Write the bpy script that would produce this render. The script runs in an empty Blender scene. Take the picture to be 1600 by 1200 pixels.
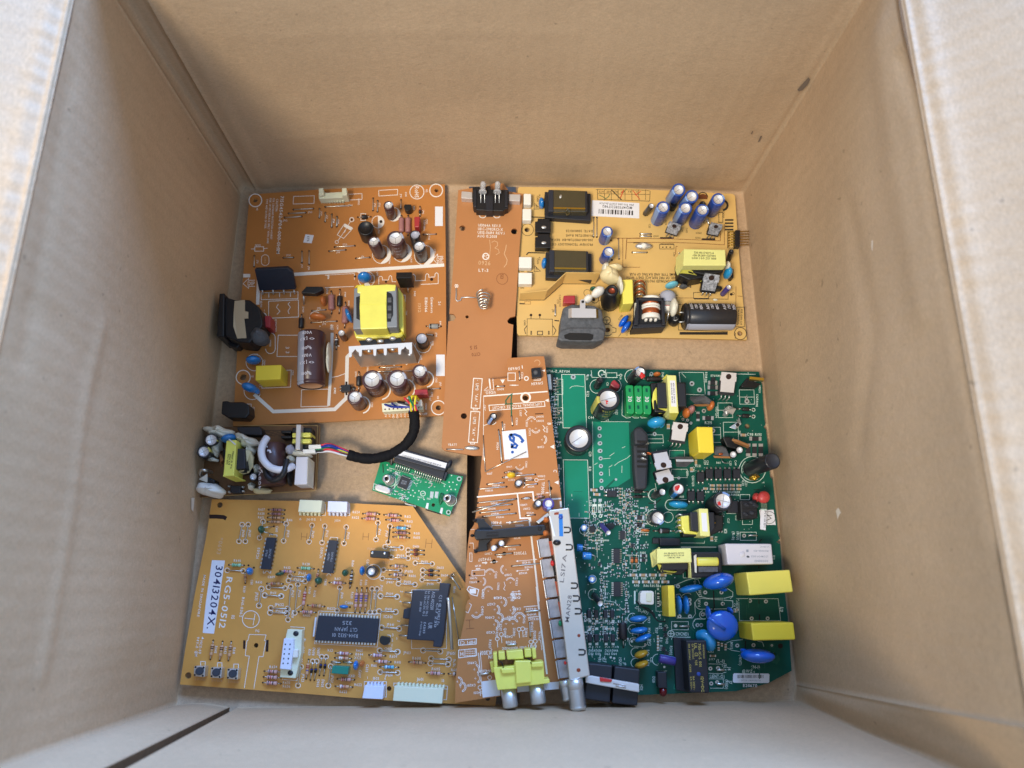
import bpy, bmesh, math, random
from mathutils import Vector, Matrix, geometry
random.seed(7)
sc = bpy.context.scene
COL = sc.collection
# ---------------------------------------------------------------- camera
F, CX, CY, H = 1145.0, 800.0, 600.0, 0.44
Zc = Vector((20, 325, 1145)).normalized()
Yc = Vector((24, 4033, -1145)); Yc = (Yc - Yc.dot(Zc) * Zc).normalized()
Xc = Yc.cross(Zc)
R3 = Matrix((Xc, Yc, Zc))
cd = bpy.data.cameras.new('camera'); cam = bpy.data.objects.new('camera', cd); COL.objects.link(cam)
cam.matrix_world = Matrix.Translation((0, 0, H)) @ R3.to_4x4()
cd.sensor_width = 36; cd.sensor_fit = 'HORIZONTAL'; cd.lens = F / 1600 * 36
cd.clip_start = 0.01; cd.clip_end = 50
cd.dof.use_dof = True; cd.dof.focus_distance = 0.435; cd.dof.aperture_fstop = 8.0
sc.camera = cam
# ---------------------------------------------------------------- light
wd = bpy.data.worlds.new('World'); sc.world = wd; wd.use_nodes = True
bg = wd.node_tree.nodes['Background']
bg.inputs[0].default_value = (0.50, 0.70, 1.0, 1); bg.inputs[1].default_value = 0.88
def area(name, loc, target, size, power, col):
    ld = bpy.data.lights.new(name, 'AREA'); ld.shape = 'RECTANGLE'; ld.size, ld.size_y = size
    ld.energy = power; ld.color = col
    o = bpy.data.objects.new(name, ld); COL.objects.link(o); o.location = loc
    o.rotation_euler = (Vector(target) - Vector(loc)).to_track_quat('-Z', 'Y').to_euler()
sl = bpy.data.lights.new('room_lamp', 'SPOT'); sl.energy = 130; sl.color = (1.0, 0.88, 0.70); sl.shadow_soft_size = 0.24; sl.spot_size = math.radians(26); sl.spot_blend = 1.0
so = bpy.data.objects.new('room_lamp', sl); COL.objects.link(so); so.location = (-0.58, -0.48, 1.45)
so.rotation_euler = (Vector((0.0, 0.145, 0.06)) - so.location).to_track_quat('-Z', 'Y').to_euler()
area('sky_light', (0.35, 1.5, 0.95), (0.0, -0.1, 0.08), (1.2, 0.8), 76, (0.26, 0.48, 1.0))
sc.view_settings.view_transform = 'Standard'; sc.view_settings.look = 'None'
sc.view_settings.exposure = 0.12; sc.view_settings.gamma = 1.0; sc.view_settings.use_curve_mapping = False

# ---------------------------------------------------------------- helpers
def P(px, py, z):
    v = Vector((px - CX, CY - py, -F)); w = R3 @ v; t = (z - H) / w.z
    return Vector((w.x * t, w.y * t, z))
def lin(c):
    c /= 255.0
    return c / 12.92 if c <= 0.04045 else ((c + 0.055) / 1.055) ** 2.4
MC = {}
def mat(name, rgb, rough=0.5, metal=0.0, spec=0.5, var=0.0, vscale=60.0, bump=0.0, bscale=300.0, trans=0.0, coat=0.0):
    m = bpy.data.materials.new(name); m.use_nodes = True; nt = m.node_tree; b = nt.nodes['Principled BSDF']
    c = tuple(lin(x) for x in rgb) + (1,)
    b.inputs['Base Color'].default_value = c; b.inputs['Roughness'].default_value = rough
    b.inputs['Metallic'].default_value = metal; b.inputs['Specular IOR Level'].default_value = spec
    b.inputs['Transmission Weight'].default_value = trans; b.inputs['Coat Weight'].default_value = coat
    tc = nt.nodes.new('ShaderNodeTexCoord')
    if var:
        n = nt.nodes.new('ShaderNodeTexNoise'); n.inputs['Scale'].default_value = vscale; n.inputs['Detail'].default_value = 6; n.inputs['Roughness'].default_value = 0.65
        nt.links.new(tc.outputs['Object'], n.inputs['Vector'])
        r = nt.nodes.new('ShaderNodeMapRange'); r.inputs[1].default_value = 0.3; r.inputs[2].default_value = 0.7
        r.inputs[3].default_value = 1 - var; r.inputs[4].default_value = 1 + var
        nt.links.new(n.outputs[0], r.inputs[0])
        mx = nt.nodes.new('ShaderNodeVectorMath'); mx.operation = 'SCALE'; mx.inputs[0].default_value = c[:3]
        nt.links.new(r.outputs[0], mx.inputs['Scale']); nt.links.new(mx.outputs[0], b.inputs['Base Color'])
    if bump:
        n2 = nt.nodes.new('ShaderNodeTexNoise'); n2.inputs['Scale'].default_value = bscale; n2.inputs['Detail'].default_value = 4
        nt.links.new(tc.outputs['Object'], n2.inputs['Vector'])
        bp = nt.nodes.new('ShaderNodeBump'); bp.inputs['Strength'].default_value = bump; bp.inputs['Distance'].default_value = 0.0006
        nt.links.new(n2.outputs[0], bp.inputs['Height']); nt.links.new(bp.outputs[0], b.inputs['Normal'])
    MC[name] = m
    return m
def cardboard(name, rgb, axis):
    """kraft liner: fibres, faint corrugation ridges, blotches and small flecks"""
    m = bpy.data.materials.new(name); m.use_nodes = True; nt = m.node_tree; N = nt.nodes; K = nt.links
    b = N['Principled BSDF']; b.inputs['Roughness'].default_value = 0.62; b.inputs['Specular IOR Level'].default_value = 0.42
    tc = N.new('ShaderNodeTexCoord')
    def noise(scale, det, rough=0.6, vec=None):
        n = N.new('ShaderNodeTexNoise'); n.inputs['Scale'].default_value = scale; n.inputs['Detail'].default_value = det; n.inputs['Roughness'].default_value = rough
        K.new(vec or tc.outputs['Object'], n.inputs['Vector']); return n.outputs[0]
    def rng(v, a, b_, c, d):
        r = N.new('ShaderNodeMapRange'); K.new(v, r.inputs[0])
        for i, q in enumerate((a, b_, c, d)): r.inputs[i + 1].default_value = q
        return r.outputs[0]
    def mul(a, b_):
        q = N.new('ShaderNodeMath'); q.operation = 'MULTIPLY'; K.new(a, q.inputs[0]); K.new(b_, q.inputs[1]); return q.outputs[0]
    mp = N.new('ShaderNodeMapping'); mp.inputs['Scale'].default_value = (1, 1, 6) if axis != 'z' else (6, 1, 1)
    K.new(tc.outputs['Object'], mp.inputs['Vector'])
    big = rng(noise(14, 4), 0.3, 0.7, 0.93, 1.06)
    fib = rng(noise(420, 5, 0.75, mp.outputs[0]), 0.3, 0.7, 0.83, 1.15)
    grain = rng(noise(1500, 2, 0.6), 0.25, 0.75, 0.90, 1.08)
    fleck = rng(noise(170, 2, 0.5), 0.735, 0.77, 1.0, 0.7)
    f = mul(mul(big, fib), mul(grain, fleck))
    sv = N.new('ShaderNodeVectorMath'); sv.operation = 'SCALE'; sv.inputs[0].default_value = tuple(lin(x) for x in rgb)
    K.new(f, sv.inputs['Scale']); K.new(sv.outputs[0], b.inputs['Base Color'])
    wv = N.new('ShaderNodeTexWave'); wv.wave_type = 'BANDS'; wv.bands_direction = {'x': 'X', 'y': 'Y', 'z': 'Z'}[axis]
    wv.inputs['Scale'].default_value = 38; wv.inputs['Distortion'].default_value = 0.6
    K.new(tc.outputs['Object'], wv.inputs['Vector'])
    ws = N.new('ShaderNodeMath'); ws.operation = 'MULTIPLY'; ws.inputs[1].default_value = 0.16; K.new(wv.outputs[1], ws.inputs[0])
    ad = N.new('ShaderNodeMath'); ad.operation = 'ADD'; K.new(ws.outputs[0], ad.inputs[0]); K.new(noise(90, 6, 0.7), ad.inputs[1])
    bp = N.new('ShaderNodeBump'); bp.inputs['Strength'].default_value = 0.35; bp.inputs['Distance'].default_value = 0.0014
    K.new(ad.outputs[0], bp.inputs['Height']); K.new(bp.outputs[0], b.inputs['Normal'])
    MC[name] = m
    return m
WL = {}
def tag(o, label=None, cat=None, group=None, kind=None):
    for k, v in (('label', label), ('category', cat), ('group', group), ('kind', kind)):
        if v: o[k] = v
def empty(name, loc, label, cat, group=None):
    o = bpy.data.objects.new(name, None); COL.objects.link(o); o.location = loc; o.empty_display_size = 0.01
    WL[o.name] = Vector(loc); tag(o, label, cat, group); return o
class MB:
    def __init__(s): s.v = []; s.f = []; s.m = []; s.s = []; s.mats = []
    def mi(s, m):
        if isinstance(m, str): m = MC[m]
        if m not in s.mats: s.mats.append(m)
        return s.mats.index(m)
    def add(s, vs, fs, m, smooth=False):
        n = len(s.v); s.v += [Vector(v) for v in vs]; i = s.mi(m)
        for f in fs: s.f.append([n + k for k in f]); s.m.append(i); s.s.append(smooth)
    def prism(s, top, down, m, side=None):
        """top: list of points; down: vector or list of points"""
        n = len(top); top = [Vector(p) for p in top]
        bot = [p + down for p in top] if isinstance(down, Vector) else down
        s.add(top + bot, [list(range(n))], m); k = len(s.v) - 2 * n
        i = s.mi(side or m)
        for a in range(n):
            b = (a + 1) % n; s.f.append([k + b, k + a, k + n + a, k + n + b]); s.m.append(i); s.s.append(False)
        s.f.append([k + n + a for a in range(n)][::-1]); s.m.append(i); s.s.append(False)
    def lathe(s, a, b, prof, seg=20, stripe=None, up=None, half=1.0):
        """prof: list (t, r, material of the band that follows); stripe=(angle0, angle1, material)"""
        a, b = Vector(a), Vector(b); ax = (b - a); L = ax.length; ax.normalize()
        u = ax.orthogonal().normalized() if up is None else (Vector(up) - Vector(up).dot(ax) * ax).normalized()
        w = ax.cross(u); base = len(s.v)
        for t, r, *_ in prof:
            for k in range(seg):
                q = 2 * math.pi * k / seg
                s.v.append(a + ax * (t * L) + (u * math.cos(q) + w * math.sin(q)) * r)
        for j in range(len(prof) - 1):
            m = s.mi(prof[j][2])
            for k in range(seg):
                k2 = (k + 1) % seg; mm = m
                if stripe and len(prof[j]) > 3:
                    q = (k + 0.5) / seg
                    if stripe[0] <= q <= stripe[1]: mm = s.mi(stripe[2])
                s.f.append([base + j * seg + k, base + j * seg + k2, base + (j + 1) * seg + k2, base + (j + 1) * seg + k]); s.m.append(mm)
                s.s.append(True)
        if prof[0][1] > 1e-6: s.f.append([base + k for k in range(seg)][::-1]); s.m.append(s.mi(prof[0][2])); s.s.append(False)
        if prof[-1][1] > 1e-6:
            q = base + (len(prof) - 1) * seg
            s.f.append([q + k for k in range(seg)]); s.m.append(s.mi(prof[-1][2])); s.s.append(False)
    def tube(s, pts, r, m, seg=7, rs=None):
        pts = [Vector(p) for p in pts]; n = len(pts); base = len(s.v); u = None
        for i, p in enumerate(pts):
            d = (pts[min(i + 1, n - 1)] - pts[max(i - 1, 0)]).normalized()
            if u is None: u = d.orthogonal().normalized()
            u = (u - u.dot(d) * d).normalized(); w = d.cross(u); rr = rs[i] if rs else r
            for k in range(seg):
                q = 2 * math.pi * k / seg; s.v.append(p + (u * math.cos(q) + w * math.sin(q)) * rr)
        i0 = s.mi(m)
        for j in range(n - 1):
            for k in range(seg):
                k2 = (k + 1) % seg
                s.f.append([base + j * seg + k, base + j * seg + k2, base + (j + 1) * seg + k2, base + (j + 1) * seg + k]); s.m.append(i0); s.s.append(True)
        s.f.append([base + k for k in range(seg)][::-1]); s.m.append(i0); s.s.append(False)
        s.f.append([base + (n - 1) * seg + k for k in range(seg)]); s.m.append(i0); s.s.append(False)
    def ell(s, c, u, v, w, m, nu=16, nv=10, lump=0.0, seed=0):
        rnd = random.Random(seed); base = len(s.v); c = Vector(c)
        ph = [rnd.random() * 6.28 for _ in range(6)]
        for j in range(nv + 1):
            th = math.pi * j / nv
            for k in range(nu):
                q = 2 * math.pi * k / nu
                g = 1 + lump * (math.sin(2 * q + ph[0]) * math.sin(2 * th + ph[1]) + 0.6 * math.sin(3 * q + ph[2]) * math.sin(3 * th + ph[3]) + 0.4 * math.sin(5 * q + ph[4] + 2 * th))
                s.v.append(c + (u * (math.sin(th) * math.cos(q)) + v * (math.sin(th) * math.sin(q)) + w * math.cos(th)) * g)
        i0 = s.mi(m)
        for j in range(nv):
            for k in range(nu):
                k2 = (k + 1) % nu
                s.f.append([base + j * nu + k, base + (j + 1) * nu + k, base + (j + 1) * nu + k2, base + j * nu + k2]); s.m.append(i0); s.s.append(True)
    def build(s, name, parent=None, bevel=0.0, label=None, seg=2, loc=None):
        if loc is None:
            lo = Vector((min(v.x for v in s.v), min(v.y for v in s.v), min(v.z for v in s.v)))
            hi = Vector((max(v.x for v in s.v), max(v.y for v in s.v), max(v.z for v in s.v)))
            loc = Vector(((lo.x + hi.x) / 2, (lo.y + hi.y) / 2, lo.z))
        me = bpy.data.meshes.new(name); me.from_pydata([tuple(v - loc) for v in s.v], [], s.f)
        for m in s.mats: me.materials.append(m)
        me.polygons.foreach_set('material_index', s.m); me.polygons.foreach_set('use_smooth', s.s)
        me.update()
        bm = bmesh.new(); bm.from_mesh(me)
        if bevel:
            bmesh.ops.remove_doubles(bm, verts=bm.verts, dist=1e-7)
            bmesh.ops.recalc_face_normals(bm, faces=bm.faces)
            ed = [e for e in bm.edges if len(e.link_faces) == 2 and e.calc_face_angle(0) > 0.5]
            bmesh.ops.bevel(bm, geom=ed, offset=bevel, segments=seg, affect='EDGES', profile=0.5, clamp_overlap=True)
        bm.to_mesh(me); bm.free()
        o = bpy.data.objects.new(name, me); COL.objects.link(o)
        if parent: o.parent = parent; o.location = loc - WL[parent.name]
        else: o.location = loc
        WL[o.name] = loc; tag(o, label)
        return o
# glyph cache
GL = {}
def glyph(ch):
    if ch in GL: return GL[ch]
    cu = bpy.data.curves.new('g', 'FONT'); cu.body = ch; cu.size = 1; cu.resolution_u = 2; cu.offset = 0.012
    o = bpy.data.objects.new('g', cu); COL.objects.link(o); dg = bpy.context.evaluated_depsgraph_get()
    me = bpy.data.meshes.new_from_object(o.evaluated_get(dg))
    vs = [(v.co.x / 0.72, v.co.y / 0.72) for v in me.vertices]; fs = [list(p.vertices) for p in me.polygons]
    if vs: x0 = min(v[0] for v in vs); w = max(v[0] for v in vs) - x0; vs = [(a - x0, b) for a, b in vs]
    else: w = 0.35
    bpy.data.objects.remove(o); bpy.data.curves.remove(cu); bpy.data.meshes.remove(me)
    GL[ch] = (vs, fs, w); return GL[ch]
for ch in 'ABCDEFGHIJKLMNOPQRSTUVWXYZ0123456789-+.,:;/()"\'_^=&@*abcdefghijklmnopqrstuvwxyz\u00b5<>|': glyph(ch)
def layout(sx, squeeze=1.0, gap=0.16):
    x = 0; out = []
    for ch in sx:
        if ch == ' ': x += 0.5; continue
        vs, fs, w = glyph(ch); out.append((x, vs, fs)); x += w * squeeze + gap
    return out, max(x - gap, 0.01)
def text_map(mb, sx, fn, m, width=None, anchor='c', squeeze=1.0):
    """fn(u, v) -> point, u and v in cap heights"""
    lo, w = layout(sx, squeeze); k = 1.0 if width is None else width / w
    x0 = {'l': 0, 'c': -w * k / 2, 'r': -w * k}[anchor]
    for x, vs, fs in lo: mb.add([fn(x0 + (x + a * squeeze) * k, b) for a, b in vs], fs, m)

class Board:
    def __init__(s, name, z, label, cat, m, outline, holes=(), thick=1.6, inks='ink', group=None):
        """outline in photo pixels at the height of the board's face; holes (x, y, r)"""
        s.z = z; s.ink = inks; s.k = 0; s.t(0, 0, 1); s.mb = MB()
        pts = [P(x, y, z) for x, y in outline]; c = sum(pts, Vector()) / len(pts); c.z = z - thick / 1000
        s.root = empty(name, c, label, cat, group)
        loops = [pts]
        for x, y, r in holes:
            o = P(x, y, z); rr = (P(x + r, y, z) - o).length
            loops.append([o + Vector((math.cos(a), math.sin(a), 0)) * rr for a in [2 * math.pi * k / 20 for k in range(20)]])
        for h in s.extra_holes(outline): loops.append(h)
        flat = [p for l in loops for p in l]; tris = geometry.tessellate_polygon(loops)
        dz = Vector((0, 0, -thick / 1000))
        s.mb.add(flat, [list(t) for t in tris], m)
        s.mb.add([p + dz for p in flat], [list(t)[::-1] for t in tris], m)
        em = m + '_edge' if m + '_edge' in MC else m
        for l in loops:
            n = len(l); s.mb.add(l + [p + dz for p in l], [[k, (k + 1) % n, n + (k + 1) % n, n + k] for k in range(n)], em)
    def extra_holes(s, o): return []
    def t(s, x0, y0, sc_): s.x0, s.y0, s.s = x0, y0, sc_
    def W(s, x, y, h=0.0): return P(s.x0 + x / s.s, s.y0 + y / s.s, s.z + h / 1000)
    def L(s, x, y, r, h=0.0): return (s.W(x + r, y, h) - s.W(x, y, h)).length
    def nz(s): s.k += 1; return 0.05 + 0.0012 * (s.k % 120)
    def sheet(s, pts, m=None): h = s.nz(); s.mb.add([s.W(x, y, h) for x, y in pts], [list(range(len(pts)))], m or s.ink)
    def line(s, pts, w=8, m=None, closed=False):
        h = s.nz(); n = len(pts); V = [Vector(p) for p in pts]; vs = []
        for i in range(n):
            a = V[(i - 1) % n] if (closed or i) else V[i]; c = V[(i + 1) % n] if (closed or i < n - 1) else V[i]
            d1 = (V[i] - a); d2 = (c - V[i]); d1 = d1.normalized() if d1.length > 1e-6 else d2.normalized(); d2 = d2.normalized() if d2.length > 1e-6 else d1
            d = (d1 + d2); d = d.normalized() if d.length > 1e-6 else d1; nn = Vector((-d.y, d.x)); k = 1 / max(0.5, abs(nn.dot(Vector((-d1.y, d1.x)))))
            vs += [V[i] + nn * w * k / 2, V[i] - nn * w * k / 2]
        fs = [[2 * i, 2 * i + 1, 2 * i + 3, 2 * i + 2] for i in range(n - 1)]
        if closed: fs.append([2 * n - 2, 2 * n - 1, 1, 0])
        s.mb.add([s.W(v.x, v.y, h) for v in vs], fs, m or s.ink)
    def rect(s, x0, y0, x1, y1, w=8, m=None, sk=0.0, sy=0.0): s.line([(x0, y0), (x1, y0 + sy), (x1 + sk, y1 + sy), (x0 + sk, y1)], w, m, True)
    def fill(s, x0, y0, x1, y1, m=None, sk=0.0, sy=0.0): s.sheet([(x0, y0), (x1, y0 + sy), (x1 + sk, y1 + sy), (x0 + sk, y1)], m)
    def arc(s, x, y, r, a0=0, a1=360, w=8, m=None, n=None):
        full = abs(a1 - a0) >= 360; n = n or max(8, int(abs(a1 - a0) / 18))
        s.line([(x + r * math.cos(math.radians(a0 + (a1 - a0) * i / n)), y + r * math.sin(math.radians(a0 + (a1 - a0) * i / n))) for i in range(n + (0 if full else 1))], w, m, full)
    def dot(s, x, y, r, m='hole'):
        s.sheet([(x + r * math.cos(a * math.pi / 5), y + r * math.sin(a * math.pi / 5)) for a in range(10)], m)
    def txt(s, sx, x, y, ang, hh, m=None, anchor='c', width=None, squeeze=0.85, h=None):
        a = math.radians(ang); c, si = math.cos(a), math.sin(a); h = s.nz() if h is None else h
        O = s.W(x, y, h); ux = s.W(x + c, y + si, h) - O; uy = s.W(x + si, y - c, h) - O
        text_map(s.mb, sx, lambda u, v: O + ux * (u * hh) + uy * ((v - (0.5 if anchor == 'c' else 0)) * hh), m or s.ink, None if width is None else width / hh, anchor, squeeze)
    # ---- components (each a part of the board)
    def block(s, name, top, h, m, bevel=0.3, h0=0.0, mtop=None, parent=None, label=None, taper=1.0):
        T = [s.W(x, y, h) for x, y in top]; mb = MB()
        c = sum(T, Vector()) / len(T); B = [Vector((c.x + (p.x - c.x) * taper, c.y + (p.y - c.y) * taper, s.z + h0 / 1000)) for p in T]
        mb.prism(T, B, mtop or m, m)
        return mb.build(name, parent or s.root, bevel / 1000, label)
    def slab(s, name, pts, th, m, bevel=0.2, parent=None, label=None):
        T = [s.W(*p) for p in pts]; n = (T[1] - T[0]).cross(T[2] - T[0]).normalized()
        if n.z < 0: n = -n
        mb = MB(); mb.prism(T, n * (-th / 1000), m)
        return mb.build(name, parent or s.root, bevel / 1000, label)
    def wire(s, name, pts, r, m, parent=None, seg=6, label=None):
        mb = MB(); mb.tube([s.W(*p) for p in pts], r / 1000, m, seg); return mb.build(name, parent or s.root, label=label)
    def jump(s, x1, y1, x2, y2, r=0.32, rings=0, m='wire', hole=1, ringw=None):
        if hole:
            for x, y in ((x1, y1), (x2, y2)): s.dot(x, y, 1.6 * s.s)
        if rings:
            for x, y in ((x1, y1), (x2, y2)): s.arc(x, y, rings, w=ringw or rings * 0.28)
        d = 0.06; s.wire('jumper_wire', [(x1, y1, -0.5), (x1 + (x2 - x1) * d * .4, y1 + (y2 - y1) * d * .4, 0.45), (x1 + (x2 - x1) * d, y1 + (y2 - y1) * d, 0.6), (x2 - (x2 - x1) * d, y2 - (y2 - y1) * d, 0.6), (x2 - (x2 - x1) * d * .4, y2 - (y2 - y1) * d * .4, 0.45), (x2, y2, -0.5)], r, m)
    def res(s, x1, y1, x2, y2, wid, body='res_tan', bands=('b_red', 'b_vio', 'b_brown', 'b_gold'), h=1.4, fat=0.5, name='resistor', dots=1):
        """axial part between two holes; body takes the middle part of the length"""
        if dots:
            for x, y in ((x1, y1), (x2, y2)): s.dot(x, y, 1.5 * s.s)
        f = (1 - fat) / 2; A = s.W(x1, y1, -0.5); B = s.W(x2, y2, -0.5); U = s.W(x1, y1, h); V = s.W(x2, y2, h)
        a = U.lerp(V, f); b = U.lerp(V, 1 - f); r = s.L(x1, y1, wid / 2)
        mb = MB(); mb.tube([A, U.lerp(V, 0.06), a], 0.00028, 'wire', 5); mb.tube([b, U.lerp(V, 0.94), B], 0.00028, 'wire', 5)
        if name == 'diode':
            pr = [(0, r * .8, body), (0.04, r, body), (0.12, r, bands[0]), (0.28, r, body), (0.96, r, body), (1, r * .8, body)]
        else:
            k = len(bands); pr = [(0, r * .5, body), (0.04, r * .95, body), (0.16, r, bands[0]), (0.25, r * .9, body)]
            for i in range(1, k):
                t0 = 0.32 + (i - 1) * (0.5 / max(1, k - 1)); pr += [(t0, r * .8, bands[i]), (t0 + 0.09, r * .8, body)]
            pr += [(0.84, r * .95, body), (0.96, r * .95, body), (1, r * .5, body)]
        mb.lathe(a, b, pr, 12)
        return mb.build(name, s.root)
    def ecap(s, x, y, r, h, sleeve='sl_brown', stripe='st_grey', base=None, top='alu', a0=0.0, name='capacitor', lines=('4', '5'), cross=3, rt=0.72, tcol='st_grey', label=None, ring=None):
        """electrolytic: (x, y) centre of its top at height h; base = centre of its foot"""
        T = s.W(x, y, h); B = Vector((T.x, T.y, s.z)) if base is None else s.W(base[0], base[1], 0.3)
        R = s.L(x, y, r, h); mb = MB(); L = (T - B).length; e = 0.0006 / L
        mb.lathe(B, T, [(0, R * .9, sleeve, 1), (2 * e, R, sleeve, 1), (.07, R, sleeve, 1), (.09, R * .95, sleeve, 1), (.12, R, sleeve, 1), (1 - 1.2 * e, R, sleeve, 1), (1 - .3 * e, R * .965, sleeve, 1), (1, R * .9, sleeve, 1), (1, R * (rt + .02), 'dark'), (1 - .5 * e, R * rt, top), (1 - .5 * e, R * .02, top), (1 - .5 * e, 0, top)], 28, (a0, a0 + .13, stripe), up=(1, 0, 0))
        ax = (T - B).normalized(); u = (Vector((1, 0, 0)) - ax * ax.x).normalized(); v = ax.cross(u); C = T - ax * 0.0003 + ax * 0.00006
        C = T - ax * (0.5 * e * L) + ax * 0.00005
        for i in range(cross):
            q = a0 * 6.28 + 0.6 + i * math.pi / (cross if cross != 3 else 1.5) ; d = u * math.cos(q) + v * math.sin(q); p = ax.cross(d) * R * .022
            e1 = C - d * R * rt * .9 if cross != 3 else C; e2 = C + d * R * rt * .9
            mb.add([e1 + p, e2 + p, e2 - p, e1 - p], [[0, 1, 2, 3]], 'score')
        for i, tx in enumerate(lines or ()):
            hh = R * .26; lv = L * (0.78 - 0.2 * i); qc = -math.pi / 2 + 0.15
            def fn(uu, vv):
                q = qc + uu * hh / R; return B + ax * (lv + vv * hh) + (u * math.cos(q) + v * math.sin(q)) * (R * 1.006)
            text_map(mb, tx, fn, tcol)
        return mb.build(name, s.root, label=label)
    def disc(s, x, y, a, b, ang, m='blue', h=None, flat=False, label=None, legs=1, vh=None, name='disc_capacitor'):
        h0 = h; q = math.radians(ang); O = s.W(x, y, 0); ar = s.L(x, y, a); 
        if h is None: h = ar * 1000 * .95 + 1.2
        C = s.W(x, y, h); u = s.W(x + a * math.cos(q), y + a * math.sin(q), h) - C; v = s.W(x - b * math.sin(q), y + b * math.cos(q), h) - C
        w = Vector((0, 0, (ar * .92 if not flat else 0.0016) if vh is None else vh / 1000)); mb = MB(); mb.ell(C, u, v, w, m, 20, 12)
        if legs:
            for k in (-.5, .5):
                t = C + u * k; mb.tube([t, Vector((t.x, t.y, s.z - .0005))], 0.0003, 'wire', 5)
        return mb.build(name, s.root, label=label)
    def lump(s, name, x, y, a, b, ang, hc, vh, m, lump=.12, seed=1, parent=None, label=None):
        q = math.radians(ang); C = s.W(x, y, hc); u = s.W(x + a * math.cos(q), y + a * math.sin(q), hc) - C; v = s.W(x - b * math.sin(q), y + b * math.cos(q), hc) - C
        mb = MB(); mb.ell(C, u, v, Vector((0, 0, vh / 1000)), m, 24, 14, lump, seed); return mb.build(name, parent or s.root, label=label)
    def to92(s, x, y, r, ang, h=4.5, m='plastic'):
        pts = [(x + r * math.cos(math.radians(ang + a)), y + r * math.sin(math.radians(ang + a))) for a in range(-130, 131, 20)]
        return s.block('transistor', pts, h, m, .1, h0=1.0)
    def dip(s, quad, n, h=3.4, marks=(), name='chip', both=True, pin_w=.5, m='ic', out=6, tang=None, th=5, rows=(0, 1)):
        """quad: tl, tr, br, bl of the body; pins along tl-tr and bl-br"""
        o = s.block(name, quad, h, m, .15, h0=.8)
        q = [Vector(p) for p in quad]
        for r_ in rows:
            a, b, in_ = (q[0], q[1], q[3]) if r_ == 0 else (q[3], q[2], q[0])
            d = (a - in_).normalized() * out
            for i in range(n):
                c = a.lerp(b, (i + .5) / n); w = (b - a) / n * pin_w / 2; mb = MB()
                hi = h * .55
                p0, p1 = c - w, c + w
                mb.prism([s.W(p0.x, p0.y, hi), s.W(p1.x, p1.y, hi), s.W(p1.x + d.x, p1.y + d.y, hi), s.W(p0.x + d.x, p0.y + d.y, hi)], Vector((0, 0, -.0002)), 'tin')
                A = [s.W(p0.x + d.x * .8, p0.y + d.y * .8, hi), s.W(p1.x + d.x * .8, p1.y + d.y * .8, hi), s.W(p1.x + d.x, p1.y + d.y, hi), s.W(p0.x + d.x, p0.y + d.y, hi)]
                mb.prism(A, Vector((0, 0, -(hi + .3) / 1000)), 'tin')
                mb.build('pin', o)
        if marks:
            c = (q[0] + q[1] + q[2] + q[3]) / 4; ang = tang
            mb = MB(); O = s.W(c.x, c.y, h + .03); a = math.radians(ang); ux = s.W(c.x + math.cos(a), c.y + math.sin(a), h + .03) - O; uy = s.W(c.x + math.sin(a), c.y - math.cos(a), h + .03) - O
            for i, tx in enumerate(marks):
                off = (len(marks) / 2 - i - .5) * 1.7 - .5
                text_map(mb, tx, lambda u, v: O + ux * u * th + uy * (v + off) * th, 'print_grey')
            mb.build('marking', o)
        return o
    def soic(s, x, y, w, l, n, ang=0, h=1.7, m='ic', name='chip'):
        """small surface chip: w across the pins, l along; pins on both long sides"""
        a = math.radians(ang); U = Vector((math.cos(a), math.sin(a))); V = Vector((-U.y, U.x)); c = Vector((x, y))
        mb = MB(); f = lambda p, hh: s.W(p.x, p.y, hh)
        T = [c - U * w / 2 - V * l / 2, c + U * w / 2 - V * l / 2, c + U * w / 2 + V * l / 2, c - U * w / 2 + V * l / 2]
        mb.prism([f(p, h) for p in T], [f(p, .2) for p in T], m)
        for sg in (-1, 1):
            for i in range(n):
                q = c + V * l * ((i + .5) / n - .5) + U * sg * (w / 2); d = V * l / n * .24; e = U * sg * w * .28
                mb.prism([f(q - d, .8), f(q + d, .8), f(q + d + e, .3), f(q - d + e, .3)], Vector((0, 0, -.0002)), 'tin')
        return mb.build(name, s.root)
    def chipres(s, x, y, l, w, ang=0, m='smd_black', mb=None, h=.6):
        a = math.radians(ang); U = Vector((math.cos(a), math.sin(a))); V = Vector((-U.y, U.x)); c = Vector((x, y)); own = mb is None; mb = mb or MB()
        for t0, t1, mm, hh in ((-.5, -.27, 'tin', h), (-.27, .27, m, h + .05), (.27, .5, 'tin', h)):
            Q = [c + U * l * t0 - V * w / 2, c + U * l * t1 - V * w / 2, c + U * l * t1 + V * w / 2, c + U * l * t0 + V * w / 2]
            mb.prism([s.W(p.x, p.y, hh) for p in Q], Vector((0, 0, -(hh) / 1000)), mm)
        if own: return mb.build('chip_resistor', s.root)
    def to220(s, p_tab, p_leg, wid, m_tab='tab', legs=3, label=None, name='power_transistor', leglen=1.0, under=1):
        """metal face up; p = (x, y, h) centre of the tab end and of the leg end"""
        A = s.W(*p_tab); B = s.W(*p_leg); R = s.L(p_tab[0], p_tab[1], wid / 2, p_tab[2]); d = (B - A); L = d.length; d.normalize()
        sd = d.cross(Vector((0, 0, 1))).normalized(); n = sd.cross(d).normalized()
        if n.z < 0: n = -n
        mb = MB(); q = lambda t, k, e=0: A + d * (L * t) + sd * (R * k) + n * e
        mb.prism([q(.36, -.98, -.0005), q(1, -.98, -.0005), q(1, .98, -.0005), q(.36, .98, -.0005)], n * -.0035, 'plastic')
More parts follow.
